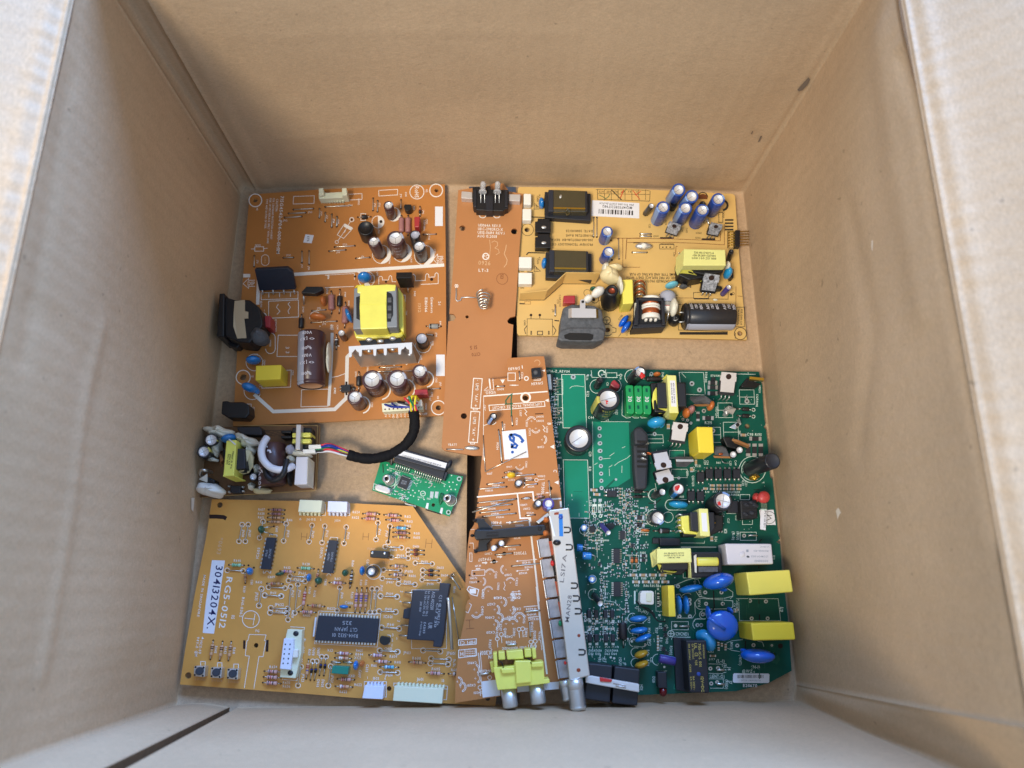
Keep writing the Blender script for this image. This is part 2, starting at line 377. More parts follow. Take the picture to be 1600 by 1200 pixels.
        mb.prism([q(0, -.95), q(.16, -.95), q(.16, -1.02), q(.38, -1.02), q(.38, -.9), q(.86, -.85), q(.86, .85), q(.38, .9), q(.38, 1.02), q(.16, 1.02), q(.16, .95), q(0, .95)], n * -.0012, m_tab)
        c = q(.18, 0, .00005); r = R * .36
        mb.add([c + d * r * math.cos(a * .5236) + sd * r * math.sin(a * .5236) for a in range(12)], [list(range(12))], 'hole')
        for i in range(legs):
            k = (i - (legs - 1) / 2) * .5; a = q(1, k, -.0025); e = a + d * .0018 * leglen; g = Vector((e.x, e.y, s.z - .0005)); mb.tube([a, e, g], .00045, 'tin', 5)
        return mb.build(name, s.root, label=label)
    def done(s, name='circuit_board'):
        return s.mb.build(name, s.root)
def smooth(pts, n=8):
    out = []; V = [Vector(p) for p in pts]
    for i in range(len(V) - 1):
        p0, p1, p2, p3 = V[max(i - 1, 0)], V[i], V[i + 1], V[min(i + 2, len(V) - 1)]
        for k in range(n):
            t = k / n; out.append(0.5 * ((2 * p1) + (p2 - p0) * t + (2 * p0 - 5 * p1 + 4 * p2 - p3) * t * t + (3 * p1 - p0 - 3 * p2 + p3) * t ** 3))
    return out + [V[-1]]
# ---------------------------------------------------------------- materials
cardboard('card_wall_x', (195, 166, 132), 'x'); cardboard('card_wall_y', (195, 166, 132), 'y'); cardboard('card_floor', (182, 154, 123), 'y')
mat('card_pale', (225, 212, 192), .8); mat('scuff', (124, 108, 92), .9); mat('card_edge', (120, 92, 62), .9, var=.2, vscale=500); mat('card_slit_shade', (70, 55, 42), .9); mat('ground', (96, 76, 58), .9)
mat('pcb_brown', (186, 122, 62), .34, var=.06, vscale=40, spec=.45); mat('pcb_brown_edge', (190, 140, 80), .7)
mat('pcb_orange', (184, 126, 78), .38, var=.04, vscale=30, spec=.4); mat('pcb_orange_edge', (150, 90, 45), .7)
mat('pcb_yellow', (216, 178, 108), .32, var=.04, vscale=30, spec=.45); mat('pcb_yellow_edge', (190, 150, 80), .7)
mat('pcb_gold', (214, 154, 76), .34, var=.07, vscale=30, spec=.45); mat('pcb_gold_edge', (190, 145, 75), .7)
mat('pcb_tuner', (182, 120, 66), .36, var=.05, vscale=30, spec=.45); mat('pcb_tuner_edge', (205, 165, 115), .7)
mat('pcb_small', (120, 82, 44), .5, var=.2, vscale=120); mat('pcb_small_edge', (190, 150, 90), .7)
mat('pcb_green', (18, 82, 68), .34, var=.10, vscale=90, spec=.2); mat('pcb_green_edge', (110, 120, 70), .7)
mat('copper_green', (14, 130, 100), .3, var=.05, vscale=60, spec=.4); mat('trace_green', (14, 90, 70), .34, spec=.35)
mat('pcb_bright', (20, 140, 92), .3, var=.08, vscale=90); mat('pcb_bright_edge', (140, 170, 110), .7)
mat('ink', (238, 230, 220), .6); mat('ink_dim', (214, 172, 128), .6); mat('ink_black', (40, 34, 28), .6); mat('ink_brown', (120, 66, 30), .6); mat('ink_green', (212, 226, 214), .6)
mat('label_white', (228, 228, 232), .5, var=.02); mat('pen_blue', (30, 84, 168), .5, var=.15, vscale=900); mat('pen_green', (22, 96, 62), .5); mat('pen_red', (196, 60, 36), .5); mat('pen_navy', (28, 30, 84), .5)
mat('hole', (46, 26, 18), .9); mat('dark', (22, 20, 20), .8); mat('score', (120, 118, 116), .5)
mat('plastic', (22, 22, 25), .42, var=.12, vscale=200, bump=.1); mat('plastic_grey', (84, 86, 90), .6, var=.35, vscale=260, bump=.5, bscale=500); mat('ic', (32, 33, 40), .5, var=.08, vscale=150)
mat('ic_blue', (38, 42, 54), .5, var=.06, vscale=150); mat('print_grey', (150, 155, 165), .5); mat('print_white', (225, 222, 230), .5); mat('print_gold', (200, 180, 90), .5)
mat('wire', (205, 200, 190), .28, metal=.9); mat('tin', (214, 214, 212), .32, metal=.75); mat('solder', (200, 205, 200), .35, metal=.6, var=.2, vscale=600)
mat('alu', (232, 232, 234), .34, metal=.35, var=.04); mat('steel', (205, 205, 202), .33, metal=.75, var=.08, vscale=120, bump=.15, bscale=150); mat('can', (206, 198, 186), .34, metal=.5, var=.05, vscale=70, bump=.12, bscale=90)
mat('engraved', (110, 104, 100), .6); mat('shield', (150, 146, 146), .45, metal=.4, var=.25, vscale=200); mat('tab', (212, 206, 202), .4, metal=.45, var=.04); mat('tab_paste', (150, 152, 158), .5, metal=.1, var=.85, vscale=700); mat('copper_tab', (196, 140, 90), .35, metal=.6); mat('brass', (200, 160, 60), .3, metal=.9)
mat('sl_brown', (74, 46, 48), .32, spec=.6); mat('sl_black', (36, 36, 40), .3, spec=.6); mat('sl_blue', (40, 76, 160), .32, spec=.6); mat('sl_violet', (70, 60, 140), .35); mat('sl_ltblue', (40, 116, 190), .3)
mat('st_grey', (170, 174, 190), .4); mat('st_ltblue', (128, 162, 218), .4); mat('st_gold', (196, 186, 90), .4)
mat('blue', (34, 124, 200), .16, spec=.7, coat=.4); mat('blue_deep', (24, 98, 206), .16, spec=.7, coat=.4); mat('cyan', (40, 150, 205), .16, spec=.7, coat=.4)
mat('green_comp', (38, 90, 70), .25, spec=.6); mat('teal_film', (22, 128, 110), .3); mat('orange_disc', (196, 112, 56), .3); mat('mustard', (190, 146, 42), .3); mat('yellow_bead', (240, 196, 40), .2, coat=.4)
mat('yellow_box', (240, 214, 60), .4, var=.02); mat('yellow_pale', (236, 222, 98), .45, var=.03); mat('tape', (232, 226, 100), .34, spec=.6, var=.06, vscale=120, bump=.15, bscale=120); mat('tape_pale', (228, 226, 142), .4, var=.05)
mat('ferrite', (128, 134, 142), .5, var=.06); mat('bobbin', (22, 22, 25), .5, var=.2, vscale=150); mat('kapton', (66, 60, 38), .16, spec=.8, coat=.6, var=.12, vscale=80)
mat('red_film', (168, 48, 54), .35, spec=.6); mat('res_tan', (206, 160, 122), .45); mat('res_pink', (214, 168, 158), .45); mat('res_blue', (110, 188, 208), .4); mat('res_green', (160, 206, 170), .4); mat('res_mauve', (168, 116, 112), .5, var=.1, vscale=400); mat('res_grey', (150, 150, 146), .4); mat('res_black', (44, 40, 42), .4)
mat('b_red', (170, 50, 50), .5); mat('b_vio', (110, 80, 140), .5); mat('b_brown', (94, 52, 34), .5); mat('b_gold', (190, 150, 70), .4, metal=.5); mat('b_black', (26, 24, 24), .5); mat('b_white', (235, 232, 230), .5); mat('b_blue', (50, 60, 150), .5); mat('b_green', (60, 140, 90), .5)
mat('conn_white', (236, 232, 222), .45, var=.02); mat('conn_cream', (226, 226, 196), .45, var=.02); mat('conn_lilac', (222, 226, 244), .45); mat('glue', (226, 222, 204), .42, var=.08, vscale=150, bump=.4, bscale=150); mat('glue_tan', (222, 206, 160), .35, var=.1, vscale=150)
mat('copper', (184, 96, 52), .3, metal=.6, var=.1, vscale=300); mat('copper_coil', (150, 70, 44), .4, metal=.5, var=.3, vscale=400); mat('smd_black', (36, 36, 38), .5); mat('smd_tan', (176, 146, 110), .6); mat('fuse_green', (22, 148, 76), .28, spec=.6)
mat('red_dot', (200, 40, 36), .4); mat('thermal_red', (190, 66, 62), .35, var=.2, vscale=400); mat('band_beige', (196, 180, 150), .42, metal=.4)
mat('w_red', (214, 46, 66), .4); mat('w_green', (24, 130, 84), .4); mat('w_yellow', (226, 206, 40), .4); mat('w_blue', (36, 56, 150), .4); mat('w_black', (26, 26, 30), .45); mat('w_white', (222, 222, 230), .4); mat('sleeve', (22, 22, 25), .75, spec=.15, bump=1.0, bscale=500); mat('led_clear', (235, 238, 242), .08, trans=.45, spec=.6); mat('led_red', (120, 20, 28), .15, trans=.3); mat('relay_white', (214, 210, 214), .4, var=.02); mat('clear', (190, 215, 200), .1, trans=.9)
mat('charcoal', (44, 46, 54), .65, bump=.15); mat('lever', (214, 208, 200), .5)
# ---------------------------------------------------------------- the box
RIM = 0.196
ground = MB(); ground.add([(-2, -2, -.014), (2, -2, -.014), (2, 2, -.014), (-2, 2, -.014)], [[0, 1, 2, 3]], 'ground')
g = ground.build('ground', loc=Vector((0, 0, -.014))); g['kind'] = 'structure'
box = empty('cardboard_box', (0.0, .07, -.004), 'open brown cardboard box holding all the circuit boards', 'box')
def seg_dist(p, pts):
    best = 9
    for a, b in zip(pts, pts[1:]):
        d = b - a; t = max(0, min(1, (p - a).dot(d) / d.length_squared)); best = min(best, (p - a - d * t).length)
    return best
def quadgrid(name, a, b, c, d, nu, nv, m, th=.0035, wave=.0015, seed=0, bow=0.0, label=None, n_out=None, creases=(), crinkle=0.0, vpow=1.0, fade=1):
    """a, b = lower ends, d, c = upper ends; gentle buckling away from the edges, creases = (points, height, width)"""
    rnd = random.Random(seed); ph = [rnd.random() * 6.28 for _ in range(8)]; mb = MB()
    a, b, c, d = map(Vector, (a, b, c, d)); n = (b - a).cross(d - a).normalized()
    if n_out is not None and n.dot(Vector(n_out)) < 0: n = -n
    V = []; Lu = (b - a).length; Lv = (d - a).length
    for j in range(nv + 1):
        for i in range(nu + 1):
            u, v = i / nu, (j / nv) ** vpow; p = a.lerp(b, u).lerp(d.lerp(c, u), v)
            ef = min(1, 9 * u, 9 * (1 - u)) if fade else 1
            w = wave * (math.sin(3.1 * u + ph[0] + 2 * v) + .6 * math.sin(7.3 * u + ph[1] - 4 * v) + .4 * math.sin(13 * v + ph[2] + 3 * u)) * min(1, 6 * v) * ef + bow * math.sin(math.pi * u)
            for pts, amp, wd in creases:
                if amp: w += amp * math.exp(-(seg_dist(p, pts) / wd) ** 2)
            if crinkle:
                q = v * Lv; x = u * Lu
                w += -.0011 * math.exp(-((q - .0016) / .0008) ** 2) + crinkle * (math.sin(x / .0013 + 2 * math.sin(x / .011)) + .7 * math.sin(x / .0031 + ph[3])) * math.exp(-((q - .006) / .0045) ** 2) - .0009 * math.exp(-((q - .0075) / .003) ** 2)
            V.append(p + n * w)
    N = len(V); ids = lambda i, j: j * (nu + 1) + i
    mb.add(V + [p + n * th for p in V], [], m); i0 = mb.mi(m); ie = mb.mi('card_edge')
    for j in range(nv):
        for i in range(nu):
            q = [ids(i, j), ids(i + 1, j), ids(i + 1, j + 1), ids(i, j + 1)]
            mb.f.append(q); mb.m.append(i0); mb.s.append(True)
            mb.f.append([N + k for k in q][::-1]); mb.m.append(i0); mb.s.append(True)
    rim = [ids(i, 0) for i in range(nu + 1)] + [ids(nu, j) for j in range(1, nv + 1)] + [ids(i, nv) for i in range(nu - 1, -1, -1)] + [ids(0, j) for j in range(nv - 1, 0, -1)]
    for k in range(len(rim)):
        p, q = rim[k], rim[(k + 1) % len(rim)]; mb.f.append([p, q, N + q, N + p]); mb.m.append(ie); mb.s.append(False)
    return mb.build(name, box, label=label)
def ray_plane(x, y, o, nrm):
    w = R3 @ Vector((x - CX, CY - y, -F)); e = Vector((0, 0, H)); return e + w * (nrm.dot(o - e) / nrm.dot(w))
def to_rim(p, x, y):
    """follow the edge that starts at p and passes behind pixel (x, y) up to the rim, in the plane of the front wall"""
    q = ray_plane(x, y, p, Vector((0, 1, 0))); return p.lerp(q, RIM / q.z)
f0 = lambda x, y, z=0.0: P(x, y, z)
up = lambda p, z=RIM, out=(0, 0): Vector((p.x + out[0], p.y + out[1], z))
TLa, TLb, TLc = f0(377, 307), f0(384, 292), f0(400, 296)
TR = f0(1160, 302); BRa = f0(1243, 1070); BRb = f0(1238, 1094); BL = f0(277, 1101)
S1, S2 = f0(359, 1105), f0(372, 1105)
# floor flaps, a dark slot between them
quadgrid('floor_flap', f0(262, 1112), f0(727, 1112), f0(733, 285), f0(370, 285), 24, 30, 'card_floor', .003, .0003, 3, n_out=(0, 0, -1))
quadgrid('floor_flap', f0(812, 1112), f0(1252, 1112), f0(1170, 285), f0(806, 285), 24, 30, 'card_floor', .003, .0003, 4, n_out=(0, 0, -1))
LA, LB = up(BL, RIM, (.0016, 0)), up(TLa, RIM, (.0020, 0))
RA, RB = up(TR, RIM, (.0004, 0)), P(1612, 1140, RIM)
FB = up(BRb, RIM, (.004, -.006))
W1, W2, FA = to_rim(S1, 169, 1198), to_rim(S2, 203, 1197), up(BL, RIM, (.0016, 0))
nl = Vector((BL.y - TLa.y, TLa.x - BL.x, 0)); nr = Vector((BRa.y - TR.y, TR.x - BRa.x, 0)); nb = Vector((TLc.y - TR.y, TR.x - TLc.x, 0))
on = lambda pts, o, n: [ray_plane(x, y, o, n) for x, y in pts]
quadgrid('side_panel', BL, TLa, LB, LA, 110, 70, 'card_wall_y', .004, .0012, 5, n_out=(-1, 0, 0), creases=((on([(158, 505), (140, 580), (122, 660), (108, 780), (92, 880), (60, 1060)], BL, nl), -.0010, .0035), (on([(110, 120), (72, 330), (30, 560)], BL, nl), .0008, .004), (on([(40, 480), (100, 520), (150, 620)], BL, nl), .0005, .006)))
quadgrid('corner_fold', TLa + Vector((-.001, .001, 0)), TLb, up(TLb), LB + Vector((-.001, .001, 0)), 3, 24, 'card_wall_x', .003, .0006, 6, n_out=(-1, 1, 0), label='creased corner strip between the left and back walls')
quadgrid('corner_fold', TLb, TLc, up(TLc, RIM, (.003, 0)), up(TLb), 3, 24, 'card_wall_x', .003, .0003, 7, n_out=(0, 1, 0))
quadgrid('side_panel', TLc, TR, RA, up(TLc, RIM, (.003, 0)), 110, 60, 'card_wall_x', .004, .0010, 8, bow=.0035, n_out=(0, 1, 0), creases=((on([(250, 50), (420, 58), (620, 52), (900, 60)], TLc, nb), -.0003, .002), (on([(380, 225), (560, 212), (700, 215)], TLc, nb), -.0003, .002), (on([(262, 0), (330, 130), (415, 290)], TLc, nb), -.0012, .003), (on([(1340, 0), (1240, 150), (1160, 280)], TLc, nb), -.0012, .0025)))
quadgrid('side_panel', TR, BRa, RB, RA, 120, 70, 'card_wall_y', .004, .0014, 9, n_out=(1, 0, 0), creases=((on([(1412, 90), (1432, 170), (1452, 290), (1468, 400), (1492, 500), (1512, 600), (1540, 720), (1566, 840)], TR, nr), .0016, .0028), (on([(1380, 60), (1400, 260), (1440, 480)], TR, nr), -.001, .008), (on([(1330, 330), (1370, 520), (1350, 700)], TR, nr), .0007, .006)))
quadgrid('corner_fold', BRa, BRb, FB, RB, 8, 40, 'card_wall_y', .003, .0010, 10, n_out=(1, -1, 0), label='pale crumpled strip where the right and front walls meet')
quadgrid('side_panel', S2, BRb, FB, W2, 90, 40, 'card_wall_x', .004, .0010, 11, n_out=(0, -1, 0))
quadgrid('glue_tab', BL, S1, W1, FA, 20, 30, 'card_wall_x', .004, .0006, 12, n_out=(0, -1, 0), bow=-.0015, label='narrow end of the front wall beside a dark slit')
quadgrid('backing_panel', BL + Vector((0, -.008, 0)), S2 + Vector((.05, -.008, 0)), up(S2 + Vector((.05, -.012, 0))), up(BL + Vector((-.02, -.010, 0))), 4, 4, 'card_slit_shade', .002, 0, 13, n_out=(0, -1, 0))  # outer cardboard, coloured dark to stand in for shade inside the slit
# top flaps folded outwards, joined to the walls along crushed fold lines
def ext(p, q, k): return p + (p - q).normalized() * k
A, B = ext(LA, LB, .02), ext(LB, LA, .02)
quadgrid('top_flap', A, B, B + Vector((-.14, .03, .075)), A + Vector((-.14, -.03, .075)), 260, 60, 'card_wall_y', .004, .0016, 14, n_out=(0, 0, -1), crinkle=.00020, vpow=2.2, fade=0, label='pale bluish folded out flap of the left wall')
A, B = ext(RA, RB, .02), ext(RB, RA, .03)
quadgrid('top_flap', B, A, A + Vector((.10, .03, .085)), B + Vector((.10, -.03, .085)), 260, 60, 'card_wall_y', .004, .0012, 15, n_out=(1, 0, -1), crinkle=.00010, vpow=2.2, fade=0, label='steep folded out flap of the right wall')
A, B = up(TLc), RA
quadgrid('top_flap', A, B, B + Vector((0, .16, -.04)), A + Vector((0, .16, -.04)), 20, 8, 'card_wall_x', .004, .001, 16, n_out=(0, 0, -1))
A, B = FA, FB
quadgrid('top_flap', A, B, B + Vector((0, -.16, -.04)), A + Vector((0, -.16, -.04)), 20, 8, 'card_wall_x', .004, .001, 17, n_out=(0, 0, -1))
# scuffs on the cardboard
def wall_pt(x, y, wall):
    """point where the sight line through a pixel meets a wall plane"""
    a, b = {'back': (TLc, TR), 'right': (TR, BRa), 'left': (BL, TLa)}[wall]
    nrm = Vector((b.y - a.y, a.x - b.x, 0)).normalized(); w = R3 @ Vector((x - CX, CY - y, -F)); o = Vector((0, 0, H))
    t = nrm.dot(a - o) / nrm.dot(w); p = o + w * t
    return p

def scuff(pts, wall, m, label=None):
    mb = MB(); V = [wall_pt(x, y, wall) for x, y in pts]; o = Vector((0, 0, H)); V = [p + (o - p).normalized() * .0022 for p in V]
    mb.prism(V, Vector((0, 0, 0)) + (V[0] - o).normalized() * .0003, m); mb.build('scuff_mark', box, label=label)
scuff([(1246, 140), (1252, 133), (1263, 121), (1266, 124), (1262, 132), (1254, 141), (1248, 143)], 'back', 'scuff', 'grey smudge near the top of the back wall corner')
for pts in ([(1184, 222), (1188, 213), (1191, 212), (1187, 221)], [(1173, 209), (1176, 204), (1177, 206), (1174, 210)]): scuff(pts, 'back', 'scuff')
for pts in ([(1306, 798), (1310, 793), (1318, 799), (1312, 803), (1309, 812)], [(1362, 375), (1364, 376), (1363, 392), (1361, 390)]): scuff(pts, 'right', 'card_pale')
scuff([(299, 778), (304, 778), (302, 800), (299, 796)], 'left', 'card_pale')
# ================================================================ BOARD A: brown monitor power supply board
b = Board('power_supply_board', .0055, 'brown power supply board with a yellow taped transformer and a silver comb heatsink', 'circuit board', 'pcb_brown',
          [(390, 304), (500, 296), (695, 288), (696.5, 400), (697.5, 560), (698, 645), (694, 649), (530, 658.5), (364, 666), (371, 541), (380, 430), (386, 350)],
          [(399, 313, 3.5), (682, 297.5, 3.2), (380, 589.5, 5), (685, 637, 4.2)])
A_ = b
for x, y, r in ((399, 313, 10), (681.5, 297.5, 10), (380, 589.5, 11), (685, 637, 11)): b.arc(x, y, r, w=1.5)
b.t(330, 280, 8)
b.txt('715G4542-P04-000-0H1M', 868, 210, 94.3, 42, anchor='l', width=705)
b.txt('CAUTION:', 812, 245, 94, 30, anchor='l', width=160)
b.txt('FOR CONTINUED PROTECTION AGAINST', 770, 238, 93.6, 24, anchor='l', width=505)
b.txt('RISK OF FIRE REPLACE ONLY WITH SAME', 730, 238, 93.6, 24, anchor='l', width=555)
b.txt('TYPE AND RATING OF FUSE.', 688, 245, 93.6, 24, anchor='l', width=370)
b.sheet([(1178, 688), (1283, 700), (1255, 802), (1150, 790)], 'label_white'); b.txt('6V6', 1216, 745, 94, 30, 'ink_black')
b.rect(1030, 215, 1290, 310, 7, sk=-6, sy=-8); b.rect(545, 845, 655, 900, 8); b.line([(498, 872), (545, 872)], 7); b.line([(655, 868), (705, 862)], 7)
b.arc(675, 992, 48, 180, 360, 7); b.arc(675, 1032, 48, 0, 180, 7); b.line([(627, 992), (627, 1032)], 7); b.line([(723, 992), (723, 1032)], 7); b.txt('SAR2', 675, 1012, 92, 24, 'ink_dim')
for p in ((1030, 380, 1275, 366), (970, 428, 1180, 418), (920, 480, 1130, 466), (1425, 345, 1740, 330), (1355, 370, 1352, 480), (1427, 420, 1425, 530), (1508, 440, 1506, 600), (1575, 480, 1572, 590), (540, 960, 537, 1090), (905, 982, 1025, 978), (1135, 905, 1135, 1040), (1225, 900, 1224, 1060)): b.jump(*p)
for x, y, a, s_ in ((1235, 412, 0, 'J703'), (925, 515, 0, 'J702'), (1375, 425, 90, 'J729'), (1448, 470, 90, 'J731'), (1530, 520, 90, 'J730'), (575, 375, 92, 'H5'), (965, 950, 0, 'J720'), (580, 1030, 92, 'J713'), (1135, 1085, 90, 'J712'), (1220, 1110, 90, 'J718'), (585, 825, 0, 'FB902')): b.txt(s_, x, y, a, 22)
# crop 2
b.t(510, 280, 8)
b.arc(1132, 160, 88, w=9); b.txt('RoHS', 1132, 160, 92, 52, width=140); b.txt('H2', 1255, 145, 90, 26)
b.rect(245, 190, 445, 262, 7, sy=-10); b.rect(655, 140, 890, 210, 7, sy=-14); b.txt('CN902', 405, 280, 90, 22)
b.arc(645, 535, 76, w=7); b.sheet([(645, 459), (690, 472), (720, 520), (718, 560), (690, 595), (645, 611)])
b.dot(683, 530, 20)
b.arc(317, 505, 26, w=9); b.dot(317, 505, 12); b.arc(130, 785, 20, w=6); b.line([(300, 530), (225, 655), (140, 775)], 6); b.line([(225, 560), (330, 615), (215, 740), (135, 695)], 7, closed=True); b.sheet([(232, 555), (325, 603), (305, 640), (215, 592)])
b.sheet([(222, 640), (245, 640), (225, 670)])
b.fill(1358, 342, 1455, 585, 'label_white'); b.txt('DIP', 1420, 1000, 0, 46); b.line([(1335, 1000), (1390, 935), (1390, 965), (1460, 965)], 8); b.line([(1335, 1000), (1390, 1060), (1390, 1035), (1460, 1035)], 8)
for x, y, a, s_ in ((297, 325, 0, 'J704'), (607, 320, 90, 'J714'), (663, 320, 90, 'J722'), (932, 205, 90, 'J719'), (995, 190, 90, 'D105'), (1095, 360, 90, 'D110'), (1210, 410, 90, 'J732'), (1285, 730, 90, 'J726'), (1225, 580, 92, '0.1uF/250V'), (1255, 530, 92, 'C922'), (655, 650, 90, 'L903'), (790, 1025, 90, 'C906'), (1062, 1010, 90, 'C905'), (1355, 900, 90, 'C910'), (230, 815, 0, 'J723'), (145, 912, 0, 'J710'), (450, 968, 0, 'J711')): b.txt(s_, x, y, a, 22)
for p in ((583, 240, 582, 390), (640, 270, 638, 405), (932, 260, 930, 365), (68, 440, 66, 590), (132, 470, 128, 590), (105, 848, 355, 832), (35, 900, 240, 884), (370, 990, 540, 978), (1215, 690, 1370, 686), (-10, 345, 225, 330)): b.jump(*p)
b.txt('J708', 92, 520, 90, 22); b.txt('J709', 150, 530, 90, 22)
for x, y, r in ((840, 440, 85), (690, 940, 115), (945, 915, 120), (1225, 950, 125)):
    b.arc(x, y, r, w=7); b.sheet([(x + r * math.cos(math.radians(a)), y + r * math.sin(math.radians(a))) for a in (-55, -35, -15, 5, 25, 45, 65, 85, 98)] + [(x + r * .6, y + r * .2)])
b.ecap(775, 325, 62, 15, lines=('25V', '1000'), label=None); b.ecap(490, 610, 100, 13, 'plastic', 'plastic', top='plastic', cross=0, lines=(), rt=.8, name='inductor')
b.ecap(590, 780, 78, 17, base=(672, 945), lines=()); b.ecap(862, 738, 108, 20, lines=('35V', 'LOW', '560'))
b.ecap(1105, 695, 66, 12, 'sl_black', top='st_grey', cross=0, lines=(), name='inductor', rt=.75); b.ecap(1158, 838, 80, 17, 'sl_black', lines=('16V',))
b.to92(1018, 345, 48, 90, 6)
b.res(938, 455, 938, 690, 72, 'res_mauve', ('res_mauve',), fat=.75); b.res(1022, 455, 1020, 700, 74, 'res_mauve', ('res_mauve',), fat=.75)
b.block('film_capacitor', [(1097, 468), (1172, 464), (1158, 598), (1100, 600)], 9, 'red_film', .5, label='red box capacitor standing beside the top resistors')
b.res(395, 475, 555, 470, 60, 'res_black', ('res_black',), name='diode', fat=.4); b.rect(430, 430, 490, 515, 7)
b.res(1170, 345, 1170, 460, 34, 'b_black', ('b_red',), name='diode', fat=.35)
# connector
b.t(330, 280, 8); o = b.block('connector', [(1340, 175), (1600, 158), (1690, 155), (1700, 222), (1600, 232), (1345, 245)], 6, 'conn_cream', .3, label='cream socket at the far edge of the board')
for x in (1372, 1662): b.block('latch', [(x - 30, 112), (x + 28, 108), (x + 36, 200), (x - 24, 204)], 8.5, 'conn_cream', .3, parent=o)
for i in range(8): b.block('pin', [(1395 + i * 34, 255), (1415 + i * 34, 254), (1415 + i * 34, 278), (1395 + i * 34, 279)], 2.4, 'conn_cream', .1, parent=o)
# thick isolation bands
b.t(0, 0, 1)
b.line([(455, 429), (560, 422.5), (694, 414)], 5.2); b.line([(404, 437), (402.5, 476)], 5.4); b.fill(380, 428, 391, 433.5)
b.line([(397, 616), (427, 643), (523, 639.5), (541, 622), (542.5, 558), (552, 548)], 5.6); b.line([(519, 520), (518, 560), (513.5, 634)], 4.6); b.line([(516, 590), (528, 588), (541, 583)], 1)
b.fill(681.5, 554, 695, 587.5, 'label_white')
b.line([(560, 424), (568, 432), (570, 428), (572, 424)], 4); b.sheet([(569, 441), (575, 441), (580, 447), (570, 447)])
b.t(330, 400, 8)
b.txt('DIP', 500, 342, 0, 50); b.line([(398, 345), (468, 282), (468, 305), (548, 303)], 8); b.line([(398, 345), (468, 405), (468, 380), (548, 378)], 8)
b.rect(718, 565, 1090, 778, 8, sy=-16); b.line([(985, 575), (960, 600), (990, 640), (960, 690), (975, 725)], 7); b.line([(840, 600), (815, 640), (860, 690), (822, 730)], 7)
b.rect(838, 990, 1180, 1256, 8, sk=-16); b.txt('3 3', 955, 1175, 90, 44, width=80)
b.rect(625, 460, 1085, 545, 7, sy=-12); b.line([(720, 455), (720, 520)], 7); b.line([(855, 455), (855, 515)], 7); b.line([(990, 455), (990, 510)], 7)
b.arc(740, 1020, 60, 180, 360, 8); b.arc(740, 1160, 60, 0, 180, 8); b.line([(800, 1020), (800, 1160)], 8); b.txt('NR901', 738, 1090, 92, 24)
b.arc(655, 745, 32, w=12); b.arc(1300, 765, 70, 160, 380, 7); b.line([(1470, 395), (1600, 388)], 7)
for x, y, a, s_ in ((625, 600, 90, 'BD901'), (808, 830, 90, 'IC904'), (808, 910, 90, 'C903'), (1150, 670, 90, 'D900'), (1465, 265, 90, 'J716'), (1450, 440, 90, 'D902'), (1345, 652, 0, 'J721'), (1410, 850, 0, 'J715'), (1505, 890, 90, 'R904'), (1360, 880, 90, 'R'), (665, 680, 0, '1')): b.txt(s_, x, y, a, 24)
for p in ((1262, 685, 1430, 672), (1252, 832, 1570, 815)): b.jump(*p)
# bridge rectifier: flat black package leaning back on its four legs
o = b.slab('bridge_rectifier', [(540, 168, 17), (950, 146, 17), (1015, 195, 15), (1060, 418, 3.5), (600, 440, 3.5)], 3.4, 'ic_blue', .5, label='flat black bridge rectifier leaning on four legs')
b.arc(790, 253, 20, w=10, m='label_white')
for x in (645, 778, 912, 1042): b.wire('leg', [(x - 8, 425, 4), (x, 470, 1.5), (x, 478, -.5)], .55, 'tin', parent=o)
# power inlet
o = b.block('power_inlet', [(150, 500), (290, 545), (480, 545), (600, 640), (640, 790), (640, 870), (480, 1085), (330, 1070), (170, 1000)], 17, 'plastic', .8, h0=0, label='black mains inlet socket hanging over the left edge')
b.block('flange', [(98, 465), (168, 462), (160, 1008), (60, 1008)], 19, 'plastic', .8, h0=-3.5, parent=o)
b.slab('mounting_strap', [(292, 560, 17.8), (420, 548, 17.8), (420, 690, 17.8), (462, 696, 17.8), (462, 778, 17.8), (412, 782, 17.8), (440, 1025, 17.4), (325, 1030, 17.4), (275, 880, 17.8), (280, 700, 17.8)], .7, 'band_beige', .1, parent=o)
b.slab('terminal', [(548, 655, 14), (575, 655, 14), (630, 740, 7), (610, 752, 7)], .6, 'tin', .05, parent=o); b.slab('terminal', [(468, 735, 17), (520, 740, 16), (640, 860, 8), (600, 862, 9)], .6, 'brass', .05, parent=o)
b.block('mounting_foot', [(180, 1050), (330, 1040), (395, 1080), (320, 1150), (230, 1130)], 7, 'plastic', .6, h0=-3, parent=o)
b.lump('thermistor', 608, 1015, 112, 100, 20, 12, 8, 'plastic_grey', .07, 3, label='lumpy dark grey thermistor beside the mains inlet')
b.block('film_capacitor', [(668, 745), (740, 745), (738, 895), (662, 885)], 11, 'red_film', .4)
# small parts in the middle left
b.slab('heat_piece', [(1190, 380, 9), (1392, 382, 9), (1390, 425, 9), (1300, 470, 9), (1125, 460, 9), (1130, 445, 9)], 5, 'plastic', .3); b.wire('lead', [(1155, 500, 5), (1160, 610, -.5)], .5, 'tin')
b.res(1500, 440, 1505, 720, 82, 'res_mauve', ('res_mauve',), fat=.66); b.disc(1335, 762, 105, 40, 3, 'orange_disc', vh=4); b.disc(1400, 560, 34, 60, 0, 'orange_disc', vh=4)
b.res(1130, 735, 1120, 940, 64, 'res_black', ('res_black',), name='diode', fat=.6)
b.t(510, 400, 8)
b.res(168, 420, 160, 715, 64, 'res_black', ('res_black',), name='diode', fat=.42); b.res(238, 580, 228, 895, 82, 'res_mauve', ('res_mauve',), fat=.66); b.disc(285, 745, 40, 90, -22, 'blue', vh=6)
b.line([(-20, 395), (345, 380)], 7); b.line([(350, 220), (350, 300)], 7); b.line([(-20, 240), (350, 218)], 6); b.dot(360, 255, 14)
